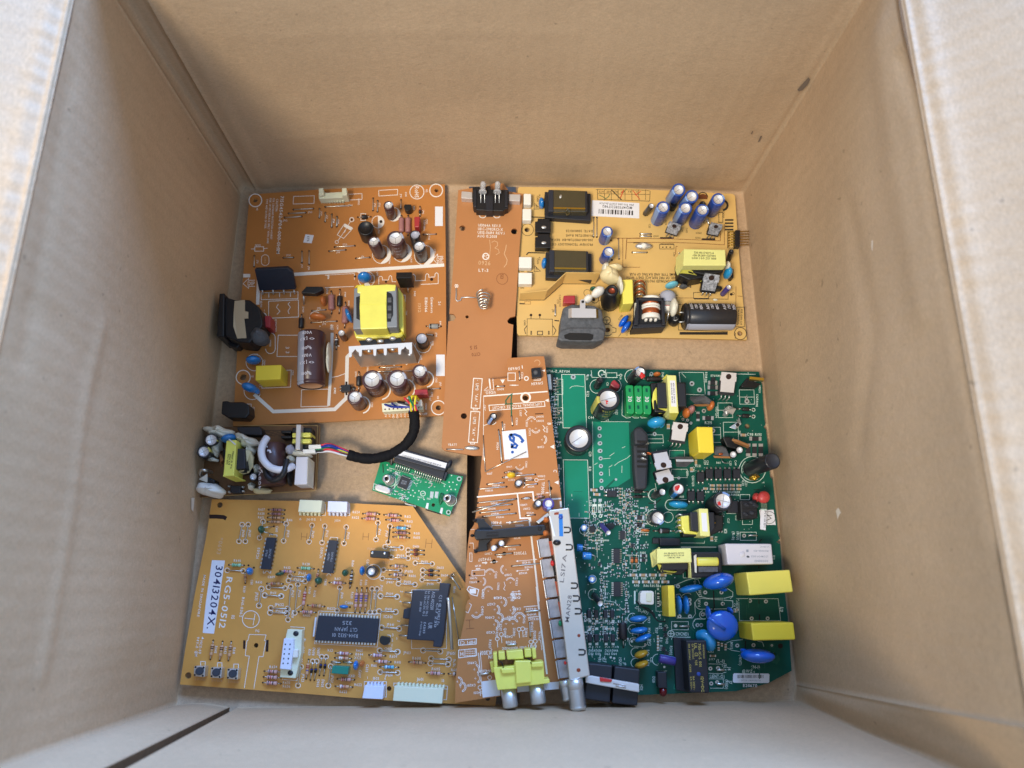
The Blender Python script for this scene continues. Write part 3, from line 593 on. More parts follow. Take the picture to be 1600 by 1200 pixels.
b.rect(500, 245, 600, 330, 5); b.arc(500, 290, 100, w=7); b.disc(478, 268, 88, 54, -8, 'blue', h=8, vh=6)
b.line([(655, 355), (655, 270), (665, 255), (690, 255), (700, 270), (700, 300), (775, 300), (785, 255), (800, 245), (815, 255), (822, 320), (870, 322)], 7)
b.line([(945, 290), (950, 245), (968, 235), (990, 250), (995, 280)], 7); b.line([(1070, 300), (1070, 245), (1090, 228), (1110, 245), (1112, 310), (1235, 305), (1240, 240), (1255, 220), (1278, 230), (1280, 265), (1355, 262), (1360, 220), (1378, 208), (1398, 225), (1398, 345), (1180, 355)], 7)
b.dot(1315, 292, 20); b.dot(745, 322, 14); b.line([(960, 490), (985, 490), (980, 1050), (960, 1055)], 7); b.line([(385, 920), (385, 1040)], 7)
b.txt('E186066', 1248, 610, 90, 34, width=180); b.txt('Gmw', 1320, 560, 90, 34, width=90); b.txt('M94V0', 1315, 655, 90, 24, width=110); b.txt('2-1', 1415, 590, 90, 32); b.txt('1312', 1165, 650, 90, 36, width=110, m='ink_dim')
for x, y, a, s_ in ((637, 225, 90, 'C917'), (25, 260, 90, 'J716'), (235, 480, 90, 'R909'), (280, 590, 90, 'R908'), (1000, 710, 90, 'T901'), (1425, 840, 90, 'R915'), (1375, 985, 90, 'J706'), (1330, 1090, 90, 'L901'), (55, 890, 90, 'R912'), (78, 895, 90, 'R927'), (140, 890, 90, 'IC90'), (1105, 470, 90, 'D908')): b.txt(s_, x, y, a, 22)
# transformer
o = b.block('transformer', [(345, 400), (875, 366), (888, 888), (332, 912)], 20, 'ferrite', .6, h0=9, label='large yellow taped transformer with grey ferrite core')
b.block('tape_wrap', [(340, 925), (925, 905), (965, 985), (930, 1015), (455, 1035), (360, 1020)], 8, 'tape', .8, parent=o)
b.block('tape_wrap', [(892, 380), (960, 480), (970, 960), (900, 900)], 12, 'tape', .8, parent=o)
b.block('tape_wrap', [(385, 372), (760, 352), (870, 358), (860, 430), (755, 440), (752, 640), (760, 905), (425, 915), (412, 640), (420, 462), (385, 460)], 20.6, 'tape', .5, h0=9, parent=o)
b.slab('winding_window', [(755, 445, 20.3), (812, 470, 20.3), (832, 520, 20.3), (832, 740, 20.3), (808, 790, 20.3), (805, 820, 20.3), (755, 820, 20.3)], .2, 'bobbin', .0, parent=o)
b.slab('winding_window', [(372, 515, 20.3), (420, 498, 20.3), (415, 800, 20.3), (375, 780, 20.3)], .2, 'bobbin', .0, parent=o)
b.slab('highlight_seam', [(425, 580, 20.9), (735, 575, 20.9), (735, 600, 20.9), (425, 608, 20.9)], .15, 'tape', .0, parent=o)
b.wire('lead', [(365, 398, 18), (385, 372, 18), (470, 368, 20.8)], .5, 'w_yellow', parent=o)
for i, y in enumerate((520, 620, 720)): b.slab('winding', [(765, y, 20.45), (812, y, 20.45), (812, y + 60, 20.45), (765, y + 60, 20.45)], .1, 'plastic_grey', 0, parent=o)
b.sheet([(475, 318), (505, 318), (550, 365), (475, 365)])
b.slab('diode', [(868, 275, 16), (1065, 273, 16), (1095, 398, 6), (925, 402, 6)], 4.5, 'plastic', .3, label='black flat diode behind the transformer'); b.wire('lead', [(1018, 405, 5), (1022, 455, -.5)], .5, 'tin')
b.res(1250, 878, 1432, 880, 64, 'res_grey', ('b_black',), name='diode', fat=.62); b.jump(1250, 980, 1335, 988)
b.ecap(1190, 1030, 74, 11, 'sl_black', 'copper_tab', top='st_grey', cross=0, rt=.84, lines=(), a0=.02, name='inductor', label='small round inductor with an orange side'); b.arc(1210, 1110, 100, -20, 190, 7)
b.ecap(186, 962, 42, 11, 'sl_brown', lines=(), rt=.9); b.res(125, 985, 125, 1165, 42, 'res_black', ('b_white',), name='diode', fat=.45); b.line([(110, 1125), (165, 1125)], 8)
# heatsink: upright plate with a comb edge
b.t(510, 530, 8)
o = b.slab('heatsink', [(285, 130, 22), (1065, 85, 22), (1130, 300, 2), (430, 350, 2)], 1.2, 'steel', .1, label='silver comb shaped heatsink standing upright')
b.slab('comb_edge', [(278, 90, 22.6), (1070, 40, 22.6), (1070, 175, 22.6), (1052, 190, 22.6), (1035, 175, 22.6), (1035, 130, 22.6), (1005, 118, 22.6), (985, 88, 22.6), (965, 118, 22.6), (935, 130, 22.6), (930, 185, 22.6), (915, 192, 22.6), (900, 185, 22.6), (895, 103, 22.6), (755, 112, 22.6), (752, 192, 22.6), (736, 202, 22.6), (720, 192, 22.6), (715, 114, 22.6), (625, 120, 22.6), (620, 200, 22.6), (605, 208, 22.6), (590, 200, 22.6), (585, 124, 22.6), (445, 132, 22.6), (440, 205, 22.6), (425, 215, 22.6), (410, 205, 22.6), (405, 165, 22.6), (382, 150, 22.6), (360, 122, 22.6), (340, 150, 22.6), (318, 170, 22.6), (315, 215, 22.6), (298, 226, 22.6), (285, 215, 22.6)], 1.0, 'alu', 0, parent=o)
for x0, x1, y in ((445, 585, 150), (625, 715, 140), (760, 895, 130)): b.slab('slot', [(x0, y, 20.5), (x1, y - 8, 20.5), (x1 + 70, y + 140, 3), (x0 + 85, y + 150, 3)], .2, 'pcb_brown', 0, parent=o)
for x, y in ((535, 150), (828, 130), (1040, 195)): b.lump('rivet', x, y, 26, 20, 0, 20, 1.2, 'tin', 0, parent=o)
b.slab('power_transistor', [(400, 15, 20), (615, 0, 20), (640, 60, 20), (430, 72, 20)], 4, 'plastic', .2); b.slab('power_transistor', [(720, -5, 20), (930, -15, 20), (940, 40, 20), (720, 55, 20)], 4, 'plastic', .2)
for x, y in ((535, -5), (675, 15), (830, -20)): b.lump('screw_head', x, y + 10, 44, 26, 0, 20.6, 1.4, 'steel', 0)
b.line([(540, 330), (560, 262), (660, 250), (720, 330), (735, 250), (850, 330), (860, 240), (950, 235), (1000, 320), (1035, 290)], 7); b.line([(1150, 300), (1175, 210), (1075, 40)], 7)
b.jump(665, 355, 935, 345); b.jump(600, 405, 1080, 395, .25)
b.ecap(568, 503, 128, 20, lines=('', 'LOW', '1000'), base=None); b.ecap(882, 495, 124, 20, lines=('25V', '820', 'LOW')); b.ecap(1166, 400, 94, 17, 'sl_brown', lines=()); b.ecap(352, 725, 94, 17, 'sl_brown', lines=('16V',))
for x, y, r in ((675, 630, 125), (985, 620, 122), (1240, 500, 100), (440, 820, 105)): b.arc(x, y, r, -80, 80, 16)
b.block('optocoupler', [(178, 572), (300, 568), (300, 648), (180, 655)], 4, 'ic', .2, h0=.6)
for x, y in ((170, 600), (170, 640), (312, 590), (312, 635)): b.wire('pin', [(x + (20 if x < 200 else -20), y, 2.4), (x, y, 2), (x, y, -.5)], .4, 'tin')
b.line([(250, 530), (250, 700)], 24, 'hole'); b.res(405, 410, 405, 640, 64, 'res_black', ('res_black',), name='diode', fat=.5); b.res(340, 640, 345, 600, 30, 'res_black', ('b_white',), name='diode')
b.block('film_capacitor', [(1100, 628), (1262, 622), (1268, 690), (1108, 700)], 9, 'red_film', .5); b.jump(1285, 625, 1418, 615)
for x, y, a, s_ in ((770, 372, 180, 'J725'), (750, 432, 180, 'J724'), (515, 370, 90, 'D906'), (1080, 495, 90, 'Q914'), (750, 490, 90, 'D907'), (370, 440, 90, 'D902'), (105, 645, 90, 'IC902'), (570, 820, 90, 'C910'), (1375, 510, 90, 'C921'), (1425, 560, 90, 'J717'), (1320, 690, 90, 'C912'), (1300, 740, 90, '0.1uF'), (1395, 730, 90, 'H4'), (1330, 50, 90, 'L901'), (1185, 230, 90, 'D911')): b.txt(s_, x, y, a, 24)
for i, s_ in enumerate(('5V', '5V', 'GND', 'GND', '12V', '12V', 'PS')): b.txt(s_, 742 + i * 48, 955, 90, 26)
b.txt('PW/OFF', 1195, 935, -2, 28); b.txt('CN901', 1245, 840, 90, 22)
o = b.block('connector', [(690, 800), (1200, 768), (1208, 880), (700, 908)], 7, 'conn_cream', .3, label='cream output socket with the cable plugged in')
b.slab('socket_well', [(715, 818, 7.1), (1185, 790, 7.1), (1190, 850, 7.1), (720, 880, 7.1)], .1, 'conn_white', 0, parent=o)
for i in range(9): b.slab('contact', [(725 + i * 52, 868 - i * 3, 7.25), (742 + i * 52, 867 - i * 3, 7.25), (742 + i * 52, 884 - i * 3, 7.25), (725 + i * 52, 885 - i * 3, 7.25)], .1, 'b_brown', 0, parent=o)
# left lower parts
b.t(330, 530, 8)
b.disc(528, 262, 92, 50, -6, 'blue', vh=5); b.arc(540, 290, 105, w=8); b.disc(480, 605, 95, 56, 12, 'blue', h=8, vh=6); b.disc(560, 640, 50, 40, 40, 'blue', h=5, vh=4); b.arc(515, 650, 105, 20, 200, 8)
b.block('film_capacitor', [(556, 330), (878, 318), (866, 500), (550, 515)], 15, 'yellow_box', .5, label='bright yellow box capacitor near the left edge'); b.rect(640, 400, 1000, 612, 8, sk=-8, sy=-14)
b.block('dc_jack', [(135, 772), (205, 770), (230, 785), (400, 782), (470, 820), (480, 930), (430, 985), (210, 980), (122, 930)], 10, 'plastic', .8, h0=-1, label='black barrel shaped power jack at the corner'); b.rect(400, 810, 500, 985, 7)
b.rect(1130, 632, 1470, 845, 8, sk=-8, sy=-8)
for x, y, a, s_ in ((550, 192, 0, 'C902'), (1020, 420, 90, 'C901'), (665, 290, 90, 'C904'), (530, 890, 90, 'CN903'), (1548, 645, 90, 'R907'), (610, 580, 90, 'C9'), (515, 465, 0, 'H3')): b.txt(s_, x, y, a, 24)
# big lying capacitor
mb = MB(); R_ = b.L(1260, 300, 170, 8); a = b.W(1258, -75, 9.5); e = b.W(1248, 590, 9.5); Lc = (e - a).length; k = .0008 / Lc
mb.lathe(a, e, [(0, R_ * .93, 'sl_brown'), (k, R_, 'sl_brown', 1), (.92, R_, 'sl_brown', 1), (.935, R_ * .95, 'sl_brown', 1), (.95, R_, 'sl_brown', 1), (1 - k, R_, 'sl_brown', 1), (1, R_ * .9, 'sl_brown'), (1, R_ * .82, 'dark'), (1 - k * .6, R_ * .8, 'res_tan'), (1 - k * .6, 0, 'res_tan')], 40, (.06, .17, 'st_grey'), up=(0, 0, 1))
ax = (e - a).normalized(); side = Vector((0, 0, 1)).cross(ax).normalized()
def capwrap(mb, sx, t, q0, hh, m, flip=1):
    def fn(u, v):
        q = q0 - flip * u * hh / R_; return a + ax * (Lc * t - flip * v * hh) + (Vector((0, 0, 1)) * math.cos(q) + side * math.sin(q)) * (R_ + .00008)
    text_map(mb, sx, fn, m)
for t, s_ in ((.045, '450V'), (.16, 'KXJ <>'), (.33, '100\u00b5F'), (.47, '450V'), (.60, 'KXJ <>'), (.8, '100\u00b5F')): capwrap(mb, s_[::1], t, -.12, .0019, 'print_white', -1)
mb.build('capacitor', b.root, label='fat dark brown capacitor lying on its side, marked 450V')
b.lump('glue_bead', 1470, 230, 30, 190, 2, 6, 5, 'glue', .05, 9)
b.done()
# ================================================================ wire harness
hz = .0055
h = empty('cable_harness', P(600, 700, .006), 'cable in black sleeve with red, yellow, green and blue wires joining two boards', 'cable')
def hp(x, y, z): return P(x, y, z / 1000)
path = smooth([hp(646, 642, 20), hp(648, 660, 17), hp(645, 678, 14), hp(632, 696, 12), hp(612, 709, 12), hp(588, 716, 13), hp(565, 716, 14), hp(543, 710, 16)], 8)
mb = MB(); rr = [.0031 + .00008 * math.sin(i * 1.9) + .00012 * math.sin(i * .73) + .00008 * math.sin(i * 3.7) for i in range(len(path))]; mb.tube(path, .003, 'sleeve', 12, rr); mb.build('sleeve', h)
ends = [(601, 632), (612, 630), (622, 630), (632, 629), (640, 630), (648, 628), (654, 629), (655, 630)]
cols = ['w_blue', 'w_blue', 'w_white', 'w_black', 'w_red', 'w_green', 'w_yellow', 'w_red']
mids = [(615, 636, 19), (622, 636, 20), (625, 632, 20), (622, 628, 21), (632, 622, 24), (639, 620, 27), (650, 619, 24), (648, 630, 22)]
for i, (c, e_, m_) in enumerate(zip(cols, ends, mids)):
    mb = MB(); mb.tube(smooth([hp(e_[0], e_[1], 12), hp(*m_), hp(640 + i * 1.3, 636, 22), hp(641 + i * 1.4, 643, 20), hp(645, 650, 18)], 6), .00062, c, 7); mb.build('wire', h)
mb = MB(); mb.tube(smooth([hp(656, 630, 12), hp(652, 622, 20), hp(644, 619, 26), hp(642, 630, 24), hp(643, 645, 20)], 6), .0007, 'w_yellow', 7); mb.build('wire', h)
mb = MB(); mb.prism([hp(647, 625, 16), hp(659, 624, 16), hp(660, 634, 16), hp(648, 635, 16)], Vector((0, 0, -.004)), 'conn_white'); mb.build('plug', h, .0004)
cols = ['w_red', 'w_blue', 'w_blue', 'w_yellow', 'w_green', 'w_red', 'w_black', 'w_white']
for i, c in enumerate(cols):
    k = i * 1.45
    mb = MB(); mb.tube(smooth([hp(483, 702 + k * .35, 19), hp(500, 696 + k, 20 - (i % 2)), hp(515, 694 + k * 1.1, 20 + (i % 3)), hp(530, 699 + k, 19), hp(546, 706 + k * .7, 16)], 6), .00062, c, 7); mb.build('wire', h)
for y, x in ((697.5, 482), (704.5, 473)):
    mb = MB(); mb.prism([hp(x, y - 2.5, 21), hp(x + 19, y - 3, 21), hp(x + 20, y + 3.2, 21), hp(x, y + 4.2, 21)], Vector((0, 0, -.004)), 'conn_white'); mb.build('plug', h, .0003)
# ================================================================ BOARD B: long orange remote control board
b = Board('remote_control_board', .0085, 'long plain orange circuit board with a coil spring and two clear bulbs', 'circuit board', 'pcb_orange',
          [(716, 297), (764, 290), (772, 286), (787, 287), (795, 299), (817.5, 303), (815, 345), (811, 400), (805, 494), (797, 496), (792.5, 501), (794, 505), (802, 507.5), (799, 560), (796, 600), (790, 713), (740, 712), (694, 704), (690, 699), (692.5, 660), (697.5, 560), (700.5, 502), (709, 501), (712.5, 496), (709, 491), (702, 490), (708, 420)],
          [(722.5, 356.5, 4.6), (803.5, 361.5, 5), (729.8, 495, 2.6), (724.8, 650, 4.8)])
b.t(680, 280, 8)
for i, s_ in enumerate(('UEI064A REV.0', 'URC-2982RC1-X', 'UEIS-11684 REV.1', 'AUG 15,2008')): b.txt(s_, 538 - i * 4, 590 + i * 45 - (0), 2, 34, anchor='l', width=(278, 312, 335, 245)[i])
b.arc(632, 965, 38, w=12); b.txt('PC', 632, 965, 0, 40); b.txt('0926', 615, 1046, 3, 52, 'ink_dim', width=150); b.txt('LT-3', 603, 1138, 2, 38, width=120)
b.line([(680, 755), (690, 850), (682, 940), (670, 1010)], 7, 'ink_dim'); b.line([(705, 790), (740, 770), (780, 790), (780, 830), (745, 860), (790, 880), (800, 920), (760, 945)], 7, 'ink_dim')
b.line([(890, 820), (880, 880), (862, 930), (900, 1010), (890, 1060), (860, 1100)], 9, 'ink_dim')
for x in (594, 770): b.arc(x, 438, 46, w=8); b.dot(x - 22, 430, 12); b.dot(x + 20, 430, 12)
b.txt('+', 528, 428, 0, 26); b.txt('+', 838, 440, 0, 26)
o = b.block('emitter_holder', [(465, 95), (640, 90), (650, 80), (690, 82), (695, 125), (910, 130), (922, 145), (915, 360), (872, 375), (850, 398), (510, 385), (505, 345), (470, 330)], 7, 'plastic', .5, label='black plastic holder between two metal tabs')
b.block('rib', [(630, 200), (725, 205), (722, 395), (632, 395)], 8.2, 'ic', .3, parent=o)
for x in (495, 885): b.block('rib', [(x - 16, 130), (x + 22, 130), (x + 22, 345), (x - 16, 340)], 8, 'ic', .3, parent=o)
b.block('metal_tab', [(330, 150), (462, 160), (465, 245), (325, 235)], 5, 'tab', .2); b.block('metal_tab', [(920, 185), (1065, 190), (1060, 275), (920, 265)], 5, 'tab', .2)
for x in (594, 776):
    mb = MB(); A = b.W(x, 165, 10.5); B2 = b.W(x + 8, 28, 10.5); r = b.L(x, 100, 36, 10)
    mb.lathe(A, B2, [(0, r * 1.35, 'led_clear'), (.12, r * 1.35, 'led_clear'), (.13, r, 'led_clear'), (.75, r, 'led_clear'), (.9, r * .8, 'led_clear'), (.98, r * .4, 'led_clear'), (1, 0, 'led_clear')], 20)
    o = mb.build('infrared_bulb', b.root)
    for d in (-24, 24): b.wire('lead', [(x + d, 130, 10.5), (x + d, 200, 10.3), (x + d, 400, 3), (x + d, 432, -.5)], .3, 'tin', parent=o)
    b.slab('die_cup', [(x - 26, 60, 10.5), (x + 26, 60, 10.5), (x + 26, 140, 10.5), (x - 26, 140, 10.5)], .5, 'tin', 0, parent=o)
b.t(680, 400, 8)
b.txt('8', 268, 374, 90, 46, width=46); b.wire('spring_lead', [(262, 400, -.5), (262, 410, .6), (262, 480, .6), (258, 545, .6), (275, 565, .6), (315, 555, .6), (330, 518, .6), (420, 515, .6), (520, 522, .8)], .4, 'tin')
b.txt('513', 835, 255, 90, 40, 'ink_brown'); b.arc(838, 285, 70, w=5, m='ink_brown'); b.txt('SI 5', 480, 1145, 175, 46, 'ink_brown')
pts = []
for i in range(130):
    t = i / 129; q = t * 2 * math.pi * 5.2 + 1.6; c = b.W(602, 480 + 165 * t, 4 + 3 * t); r = b.L(600, 520, 86 - 40 * t); ax_ = Vector((0, -.8, .6)); w_ = Vector((0, .6, .8)); pts.append(c + Vector((r * math.cos(q), 0, 0)) + w_ * (r * .8 * math.sin(q)))
mb = MB(); mb.tube(pts, .00045, 'wire', 8); mb.build('coil_spring', b.root)
b.t(680, 540, 6.667)
b.txt('CIT0', 425, 92, 175, 34, 'ink_brown')
for x0, y0, x1, y1 in ((400, 340, 490, 650), (372, 685, 465, 1005)):
    b.line([(x0, y0), (x1, y0 + 5), (x1 - 25, y1 + 5), (x0 - 25, y1)], 9, closed=True); b.rect(x0 - 3, y1 + 2, x0 + 38, y1 + 20, 7); yc = (y0 + y1) / 2
    b.txt('UM3', (x0 + x1) / 2 - 8, yc - 65, 94, 32, width=72); b.txt('"AA"', (x0 + x1) / 2 - 16, yc + 50, 94, 30, width=84); b.txt('-', (x0 + x1) / 2 + 2, y0 + 22, 94, 30); b.txt('+', (x0 + x1) / 2 - 22, y1 - 26, 0, 40)
b.txt('VBATT', 180, 1032, 2, 26, width=92); b.wire('jumper_wire', [(125, 1080, -.5), (130, 1080, .6), (290, 1084, .6), (298, 1084, -.5)], .4, 'tin'); b.dot(125, 1080, 10)
b.lump('battery_contact', 382, 1068, 78, 24, 3, .4, 1.2, 'steel', 0, label='shiny dished battery contact at the near end')
b.done()
# ================================================================ BOARD C: yellow inverter board
b = Board('inverter_board', .0055, 'yellow power and inverter board with a cluster of blue capacitors', 'circuit board', 'pcb_yellow',
          [(811, 292), (980, 294.5), (1145, 303), (1148.5, 306), (1155, 400), (1160, 460), (1167, 531), (1060, 528.5), (930, 526), (810, 524), (808, 520), (806, 430), (809, 296)],
          [(823.5, 359, 4), (1156, 521, 4), (949.5, 515.5, 4)], inks='ink_black')
C_ = b
b.t(800, 280, 8)
b.arc(195, 632, 74, w=6); b.line([(1070, 125), (1070, 250), (1600, 270), (1720, 275), (1728, 150)], 6); b.line([(1070, 180), (1600, 190), (1725, 190)], 5); b.line([(1050, 128), (1600, 135), (1728, 146)], 5)
for i in range(7): b.line([(1158 + i * 85, 130), (1155 + i * 86, 262)], 5)
for i, s_ in enumerate(('ATE', 'REP', 'BUS', 'HIT', 'AV', 'H.')): b.txt(s_, 1118 + i * 88, 158, 181, 26)
b.line([(1090, 200), (1130, 215), (1170, 245), (1210, 215), (1222, 180)], 8, 'pen_green'); b.line([(1240, 130), (1300, 190), (1370, 260)], 11, 'dark'); b.line([(1400, 140), (1370, 165), (1385, 160), (1355, 235)], 12, 'pen_red'); b.line([(1510, 140), (1600, 255)], 9, 'pen_red'); b.line([(1610, 150), (1540, 200)], 8, 'pen_red'); b.line([(1430, 120), (1395, 165)], 6, 'pen_green')
b.sheet([(1000, 262), (1592, 298), (1590, 490), (990, 460)], 'label_white')
b.txt('2100 990-A80-2200TL86-PCH', 1310, 312, 183.3, 24, 'ink_black', width=430); b.txt('MQ14PS085217982', 1315, 350, 183.3, 34, 'ink_black', width=370)
rb = random.Random(3); x = 1085
while x < 1530:
    w = rb.choice((5, 9, 14, 20)); b.sheet([(x, 372 + (x - 1085) * .05), (x + w, 372 + (x - 1085) * .05), (x + w - 2, 430 + (x - 1085) * .05), (x - 2, 430 + (x - 1085) * .05)], 'ink_black'); x += w + rb.choice((7, 11, 16))
for i, (s_, w) in enumerate((('DATE: 2008/03/25', 335), ('PI-190DTL86 RoHS', 335), ('200-000-190DTL86-BH  REV.A', 520), ('PROVIEW TECHNOLOGY CO.,LTD', 600))):
    b.txt(s_, 1010, 635 + i * 56, 180.5, 30, anchor='l', width=w)
for y in (375, 1155): b.line([(275, y), (355, y - 5 + 0), (285, y - 72)], 6, closed=True); b.line([(300, y - 12), (300, y - 50), (320, y - 20)], 6); b.txt('CN30', 322, y - 130, 90, 24, width=70); b.txt('H.V', 345, y - 160, 90, 22)
b.line([(250, 472), (410, 478)], 12); b.line([(180, 945), (205, 918), (415, 922)], 14); b.line([(190, 1158), (260, 1165)], 10); b.line([(110, 1145), (150, 1145)], 14)
for x0, y0, x1, y1 in ((147, 178, 240, 325), (133, 366, 242, 520), (88, 968, 247, 1115), (82, 1165, 250, 1318)):
    o = b.block('connector', [(x0, y0), (x1, y0 + 2), (x1, y1 - 8), (x0 - 2, y1 - 10)], 5.5, 'conn_white', .5)
for y in (488, 682):
    o = b.block('socket_header', [(290, y + 40), (322, y + 36), (322, y), (470, y + 2), (474, y + 40), (486, y + 42), (484, y + 178), (290, y + 172)], 6, 'plastic', .4)
    b.lump('contact', 398, y + 112, 32, 18, 0, 6.0, .5, 'tin', 0, parent=o)
for x0, y0 in ((0, 0), (12, 752)):
    o = b.block('inverter_transformer', [(410 + x0, 155 + y0), (985 + x0, 178 + y0), (985 + x0, 518 + y0), (410 + x0, 478 + y0)], 5, 'ic', .4)
    b.block('core', [(458 + x0, 128 + y0), (940 + x0, 145 + y0), (938 + x0, 412 + y0), (455 + x0, 402 + y0)], 10, 'kapton', .5, parent=o)
    b.block('bobbin_end', [(455 + x0, 130 + y0), (520 + x0, 132 + y0), (520 + x0, 402 + y0), (455 + x0, 402 + y0)], 10.6, 'ic_blue', .5, parent=o)
    b.block('bobbin_end', [(915 + x0, 148 + y0), (942 + x0, 150 + y0), (942 + x0, 405 + y0), (915 + x0, 405 + y0)], 10.4, 'ic', .3, parent=o)
    b.slab('window_frame', [(520 + x0, 350 + y0, 10.2), (918 + x0, 358 + y0, 10.2), (918 + x0, 375 + y0, 10.2), (520 + x0, 368 + y0, 10.2)], .1, 'brass', 0, parent=o)
b.lump('glue_blob', 700, 405, 40, 34, 0, 8, 3, 'kapton', .2, 4, label=None); b.lump('solder_glint', 608, 215, 17, 20, 0, 10.1, .4, 'tin', .2, 5)
b.disc(368, 300, 36, 62, -8, 'blue', vh=4.5); b.disc(402, 1050, 36, 62, 8, 'blue', vh=4.5)
b.jump(1022, 480, 1020, 720); b.jump(1062, 480, 1060, 720); b.jump(1330, 745, 1338, 995)
b.ecap(1190, 652, 72, 15, 'sl_blue', 'st_ltblue', base=(1150, 768), cross=1, a0=.75, lines=('470', '25V'), tcol='st_ltblue'); b.ecap(1208, 908, 72, 15, 'sl_blue', 'st_ltblue', base=(1155, 1010), cross=1, a0=.8, lines=('470', '25V'), tcol='st_ltblue')
for x, y in ((1238, 765), (1248, 1010)): b.dot(x, y, 14, 'ink_black')
b.line([(1385, 740), (1385, 1100), (1600, 1100)], 6, 'ink_brown'); b.line([(1420, 1000), (1435, 740), (1600, 735)], 8, 'ink_brown')
b.t(980, 280, 8)
for (x, y, bx, by, h, cr) in ((645, 130, 555, 262, 22, 1), (808, 215, 716, 330, 22, 1), (450, 350, 372, 520, 22, 2), (730, 360, 640, 520, 22, 1), (940, 385, 845, 560, 22, 2), (1140, 250, 1048, 410, 22, 2)):
    b.ecap(x, y, 84, h, 'sl_blue', 'st_ltblue', base=(bx, by), cross=cr, lines=('1000', '25V', '105'), tcol='st_ltblue', a0=.5 if x % 20 else .0, rt=.7)
b.ecap(302, 332, 36, 12, 'sl_black', 'st_grey', base=(225, 435), lines=(), cross=0, rt=.85)
for x, y in ((582, 310), (945, 310)): b.ecap(x, y, 42, 6, 'plastic', 'plastic', top='plastic', cross=0, lines=(), name='ferrite_bead')
b.arc(1195, 325, 60, -90, 90, 26); b.arc(945, 225, 60, 180, 360, 10); b.sheet([(885, 225), (900, 195), (945, 182), (990, 195), (1005, 225), (1005, 250), (885, 245)], 'ink_brown')
for (x0, y0, x1, y1, w) in ((600, 560, 540, 700, 160), (1120, 565, 1060, 715, 150)):
    b.to220((x0, y0, 15), (x1, y1, 6), w, 'tab_paste', label=None)
    b.sheet([(x1 - 130, y1 + 24), (x1 + 40, y1 + 24), (x1 + 40, y1 + 48), (x1 - 130, y1 + 48)])
b.wire('lead', [(940, 560, 3), (1000, 500, 9), (1020, 560, 10)], .6, 'tin')
for i in range(4): b.fill(1222, 500 + i * 40, 1328, 520 + i * 40)
b.rect(1255, 650, 1330, 860, 7); b.rect(1145, 415, 1195, 540, 7); b.line([(1215, 560), (1215, 820), (850, 800), (560, 790), (0, 790)], 6, 'ink_brown'); b.line([(-200, 735), (540, 745), (1165, 770), (1165, 600)], 6, 'ink_brown')
b.fill(75, 790, 245, 800); b.fill(410, 805, 585, 818); b.rect(405, 815, 585, 872, 6); b.line([(630, 840), (610, 840), (605, 940)], 6, 'ink_brown')
for x in (445, 490, 538): b.dot(x, 850, 9)
o = b.block('pin_header', [(1352, 632), (1412, 636), (1410, 845), (1350, 840)], 4, 'plastic', .3, label='black header with six bent pins over the right edge')
for i in range(6): b.wire('pin', [(1270, 685 + i * 33, -.5), (1265, 668 + i * 33, 2), (1300, 655 + i * 33, 2.4), (1350, 658 + i * 33, 2.2), (1520, 650 + i * 34, 2.4)], .35, 'brass', parent=o)
b.jump(165, 682, 295, 685, .5); b.jump(165, 712, 295, 715, .5)
b.lump('ceramic_part', 205, 838, 105, 42, 1, 2.5, 2.2, 'tin', .03, label='silvery small tube with a white centre'); b.lump('ceramic_part', 205, 836, 44, 36, 0, 3, 2.4, 'conn_white', .03)
b.jump(65, 915, 245, 915, .5)
for x, y, a, s_ in ((280, 585, 90, 'C211'), (745, 640, 90, 'C202'), (485, 545, 90, 'D201'), (895, 672, 0, 'IC202'), (1205, 440, 90, 'CN203'), (590, 940, 90, 'L201'), (1302, 880, 0, 'CN201'), (230, 692, 0, 'J19'), (360, 712, 0, 'D203'), (885, 732, 0, 'D202'), (680, 640, 90, 'C2')): b.txt(s_, x, y, a, 22)
# printed caution, upside down
b.t(980, 400, 8)
for i, (s_, w, x) in enumerate((('SAME TYPE AND RATING OF FUSE.', 590, 615), ('RISK OF FIRE REPLACE ONLY WITH', 625, 620), ('FOR CONTINUED PROTECTION AGAINST', 655, 630))): b.txt(s_, x, 218 + i * 42, 180.6, 32, anchor='l', width=w)
o = b.block('main_transformer', [(660, -10), (1100, 5), (1130, 140), (1130, 230), (780, 300), (650, 240), (640, 60)], 11, 'bobbin', .6, label='big yellow taped transformer with a printed code')
b.block('core', [(720, 60), (1230, 60), (1200, 200), (960, 230), (760, 190)], 14, 'bobbin', .6, parent=o)
o2 = b.block('tape_wrap', [(712, -90), (1228, -80), (1235, 118), (702, 118)], 23, 'tape_pale', .5, parent=o, h0=16)
b.slab('tape_wrap', [(712, -88, 22.8), (702, 118, 22.8), (625, 240, 9), (600, 175, 9), (612, 20, 11)], .6, 'tape_pale', 0, parent=o)
b.slab('tape_wrap', [(706, 120, 18), (770, 150, 17), (905, 260, 9), (960, 290, 6), (945, 310, 5), (850, 300, 5), (720, 235, 8), (650, 200, 12)], .6, 'tape', 0, parent=o)
b.slab('tape_wrap', [(1215, 125, 18), (1240, 118, 18), (1150, 235, 8), (1120, 240, 8)], .6, 'tape', 0, parent=o)
mb = MB(); b2 = MB()
for i, s_ in enumerate(('730-190-170DTLA', '-GH ER2819-0217004', 'GASH 3 8-19 ZGY 0808')):
    a = math.radians(2); O = b.W(960, -20 + i * 34 - 20, 23.1); ux = b.W(961, -20 + i * 34 - 20 + .03, 23.1) - O; uy = b.W(960, -41 + i * 34, 23.1) - O
    text_map(mb, s_, lambda u, v: O + ux * u * 26 + uy * (v - .5) * 26, 'ink_black', width=(250, 290, 305)[i] / 26)
mb.build('marking', o2)
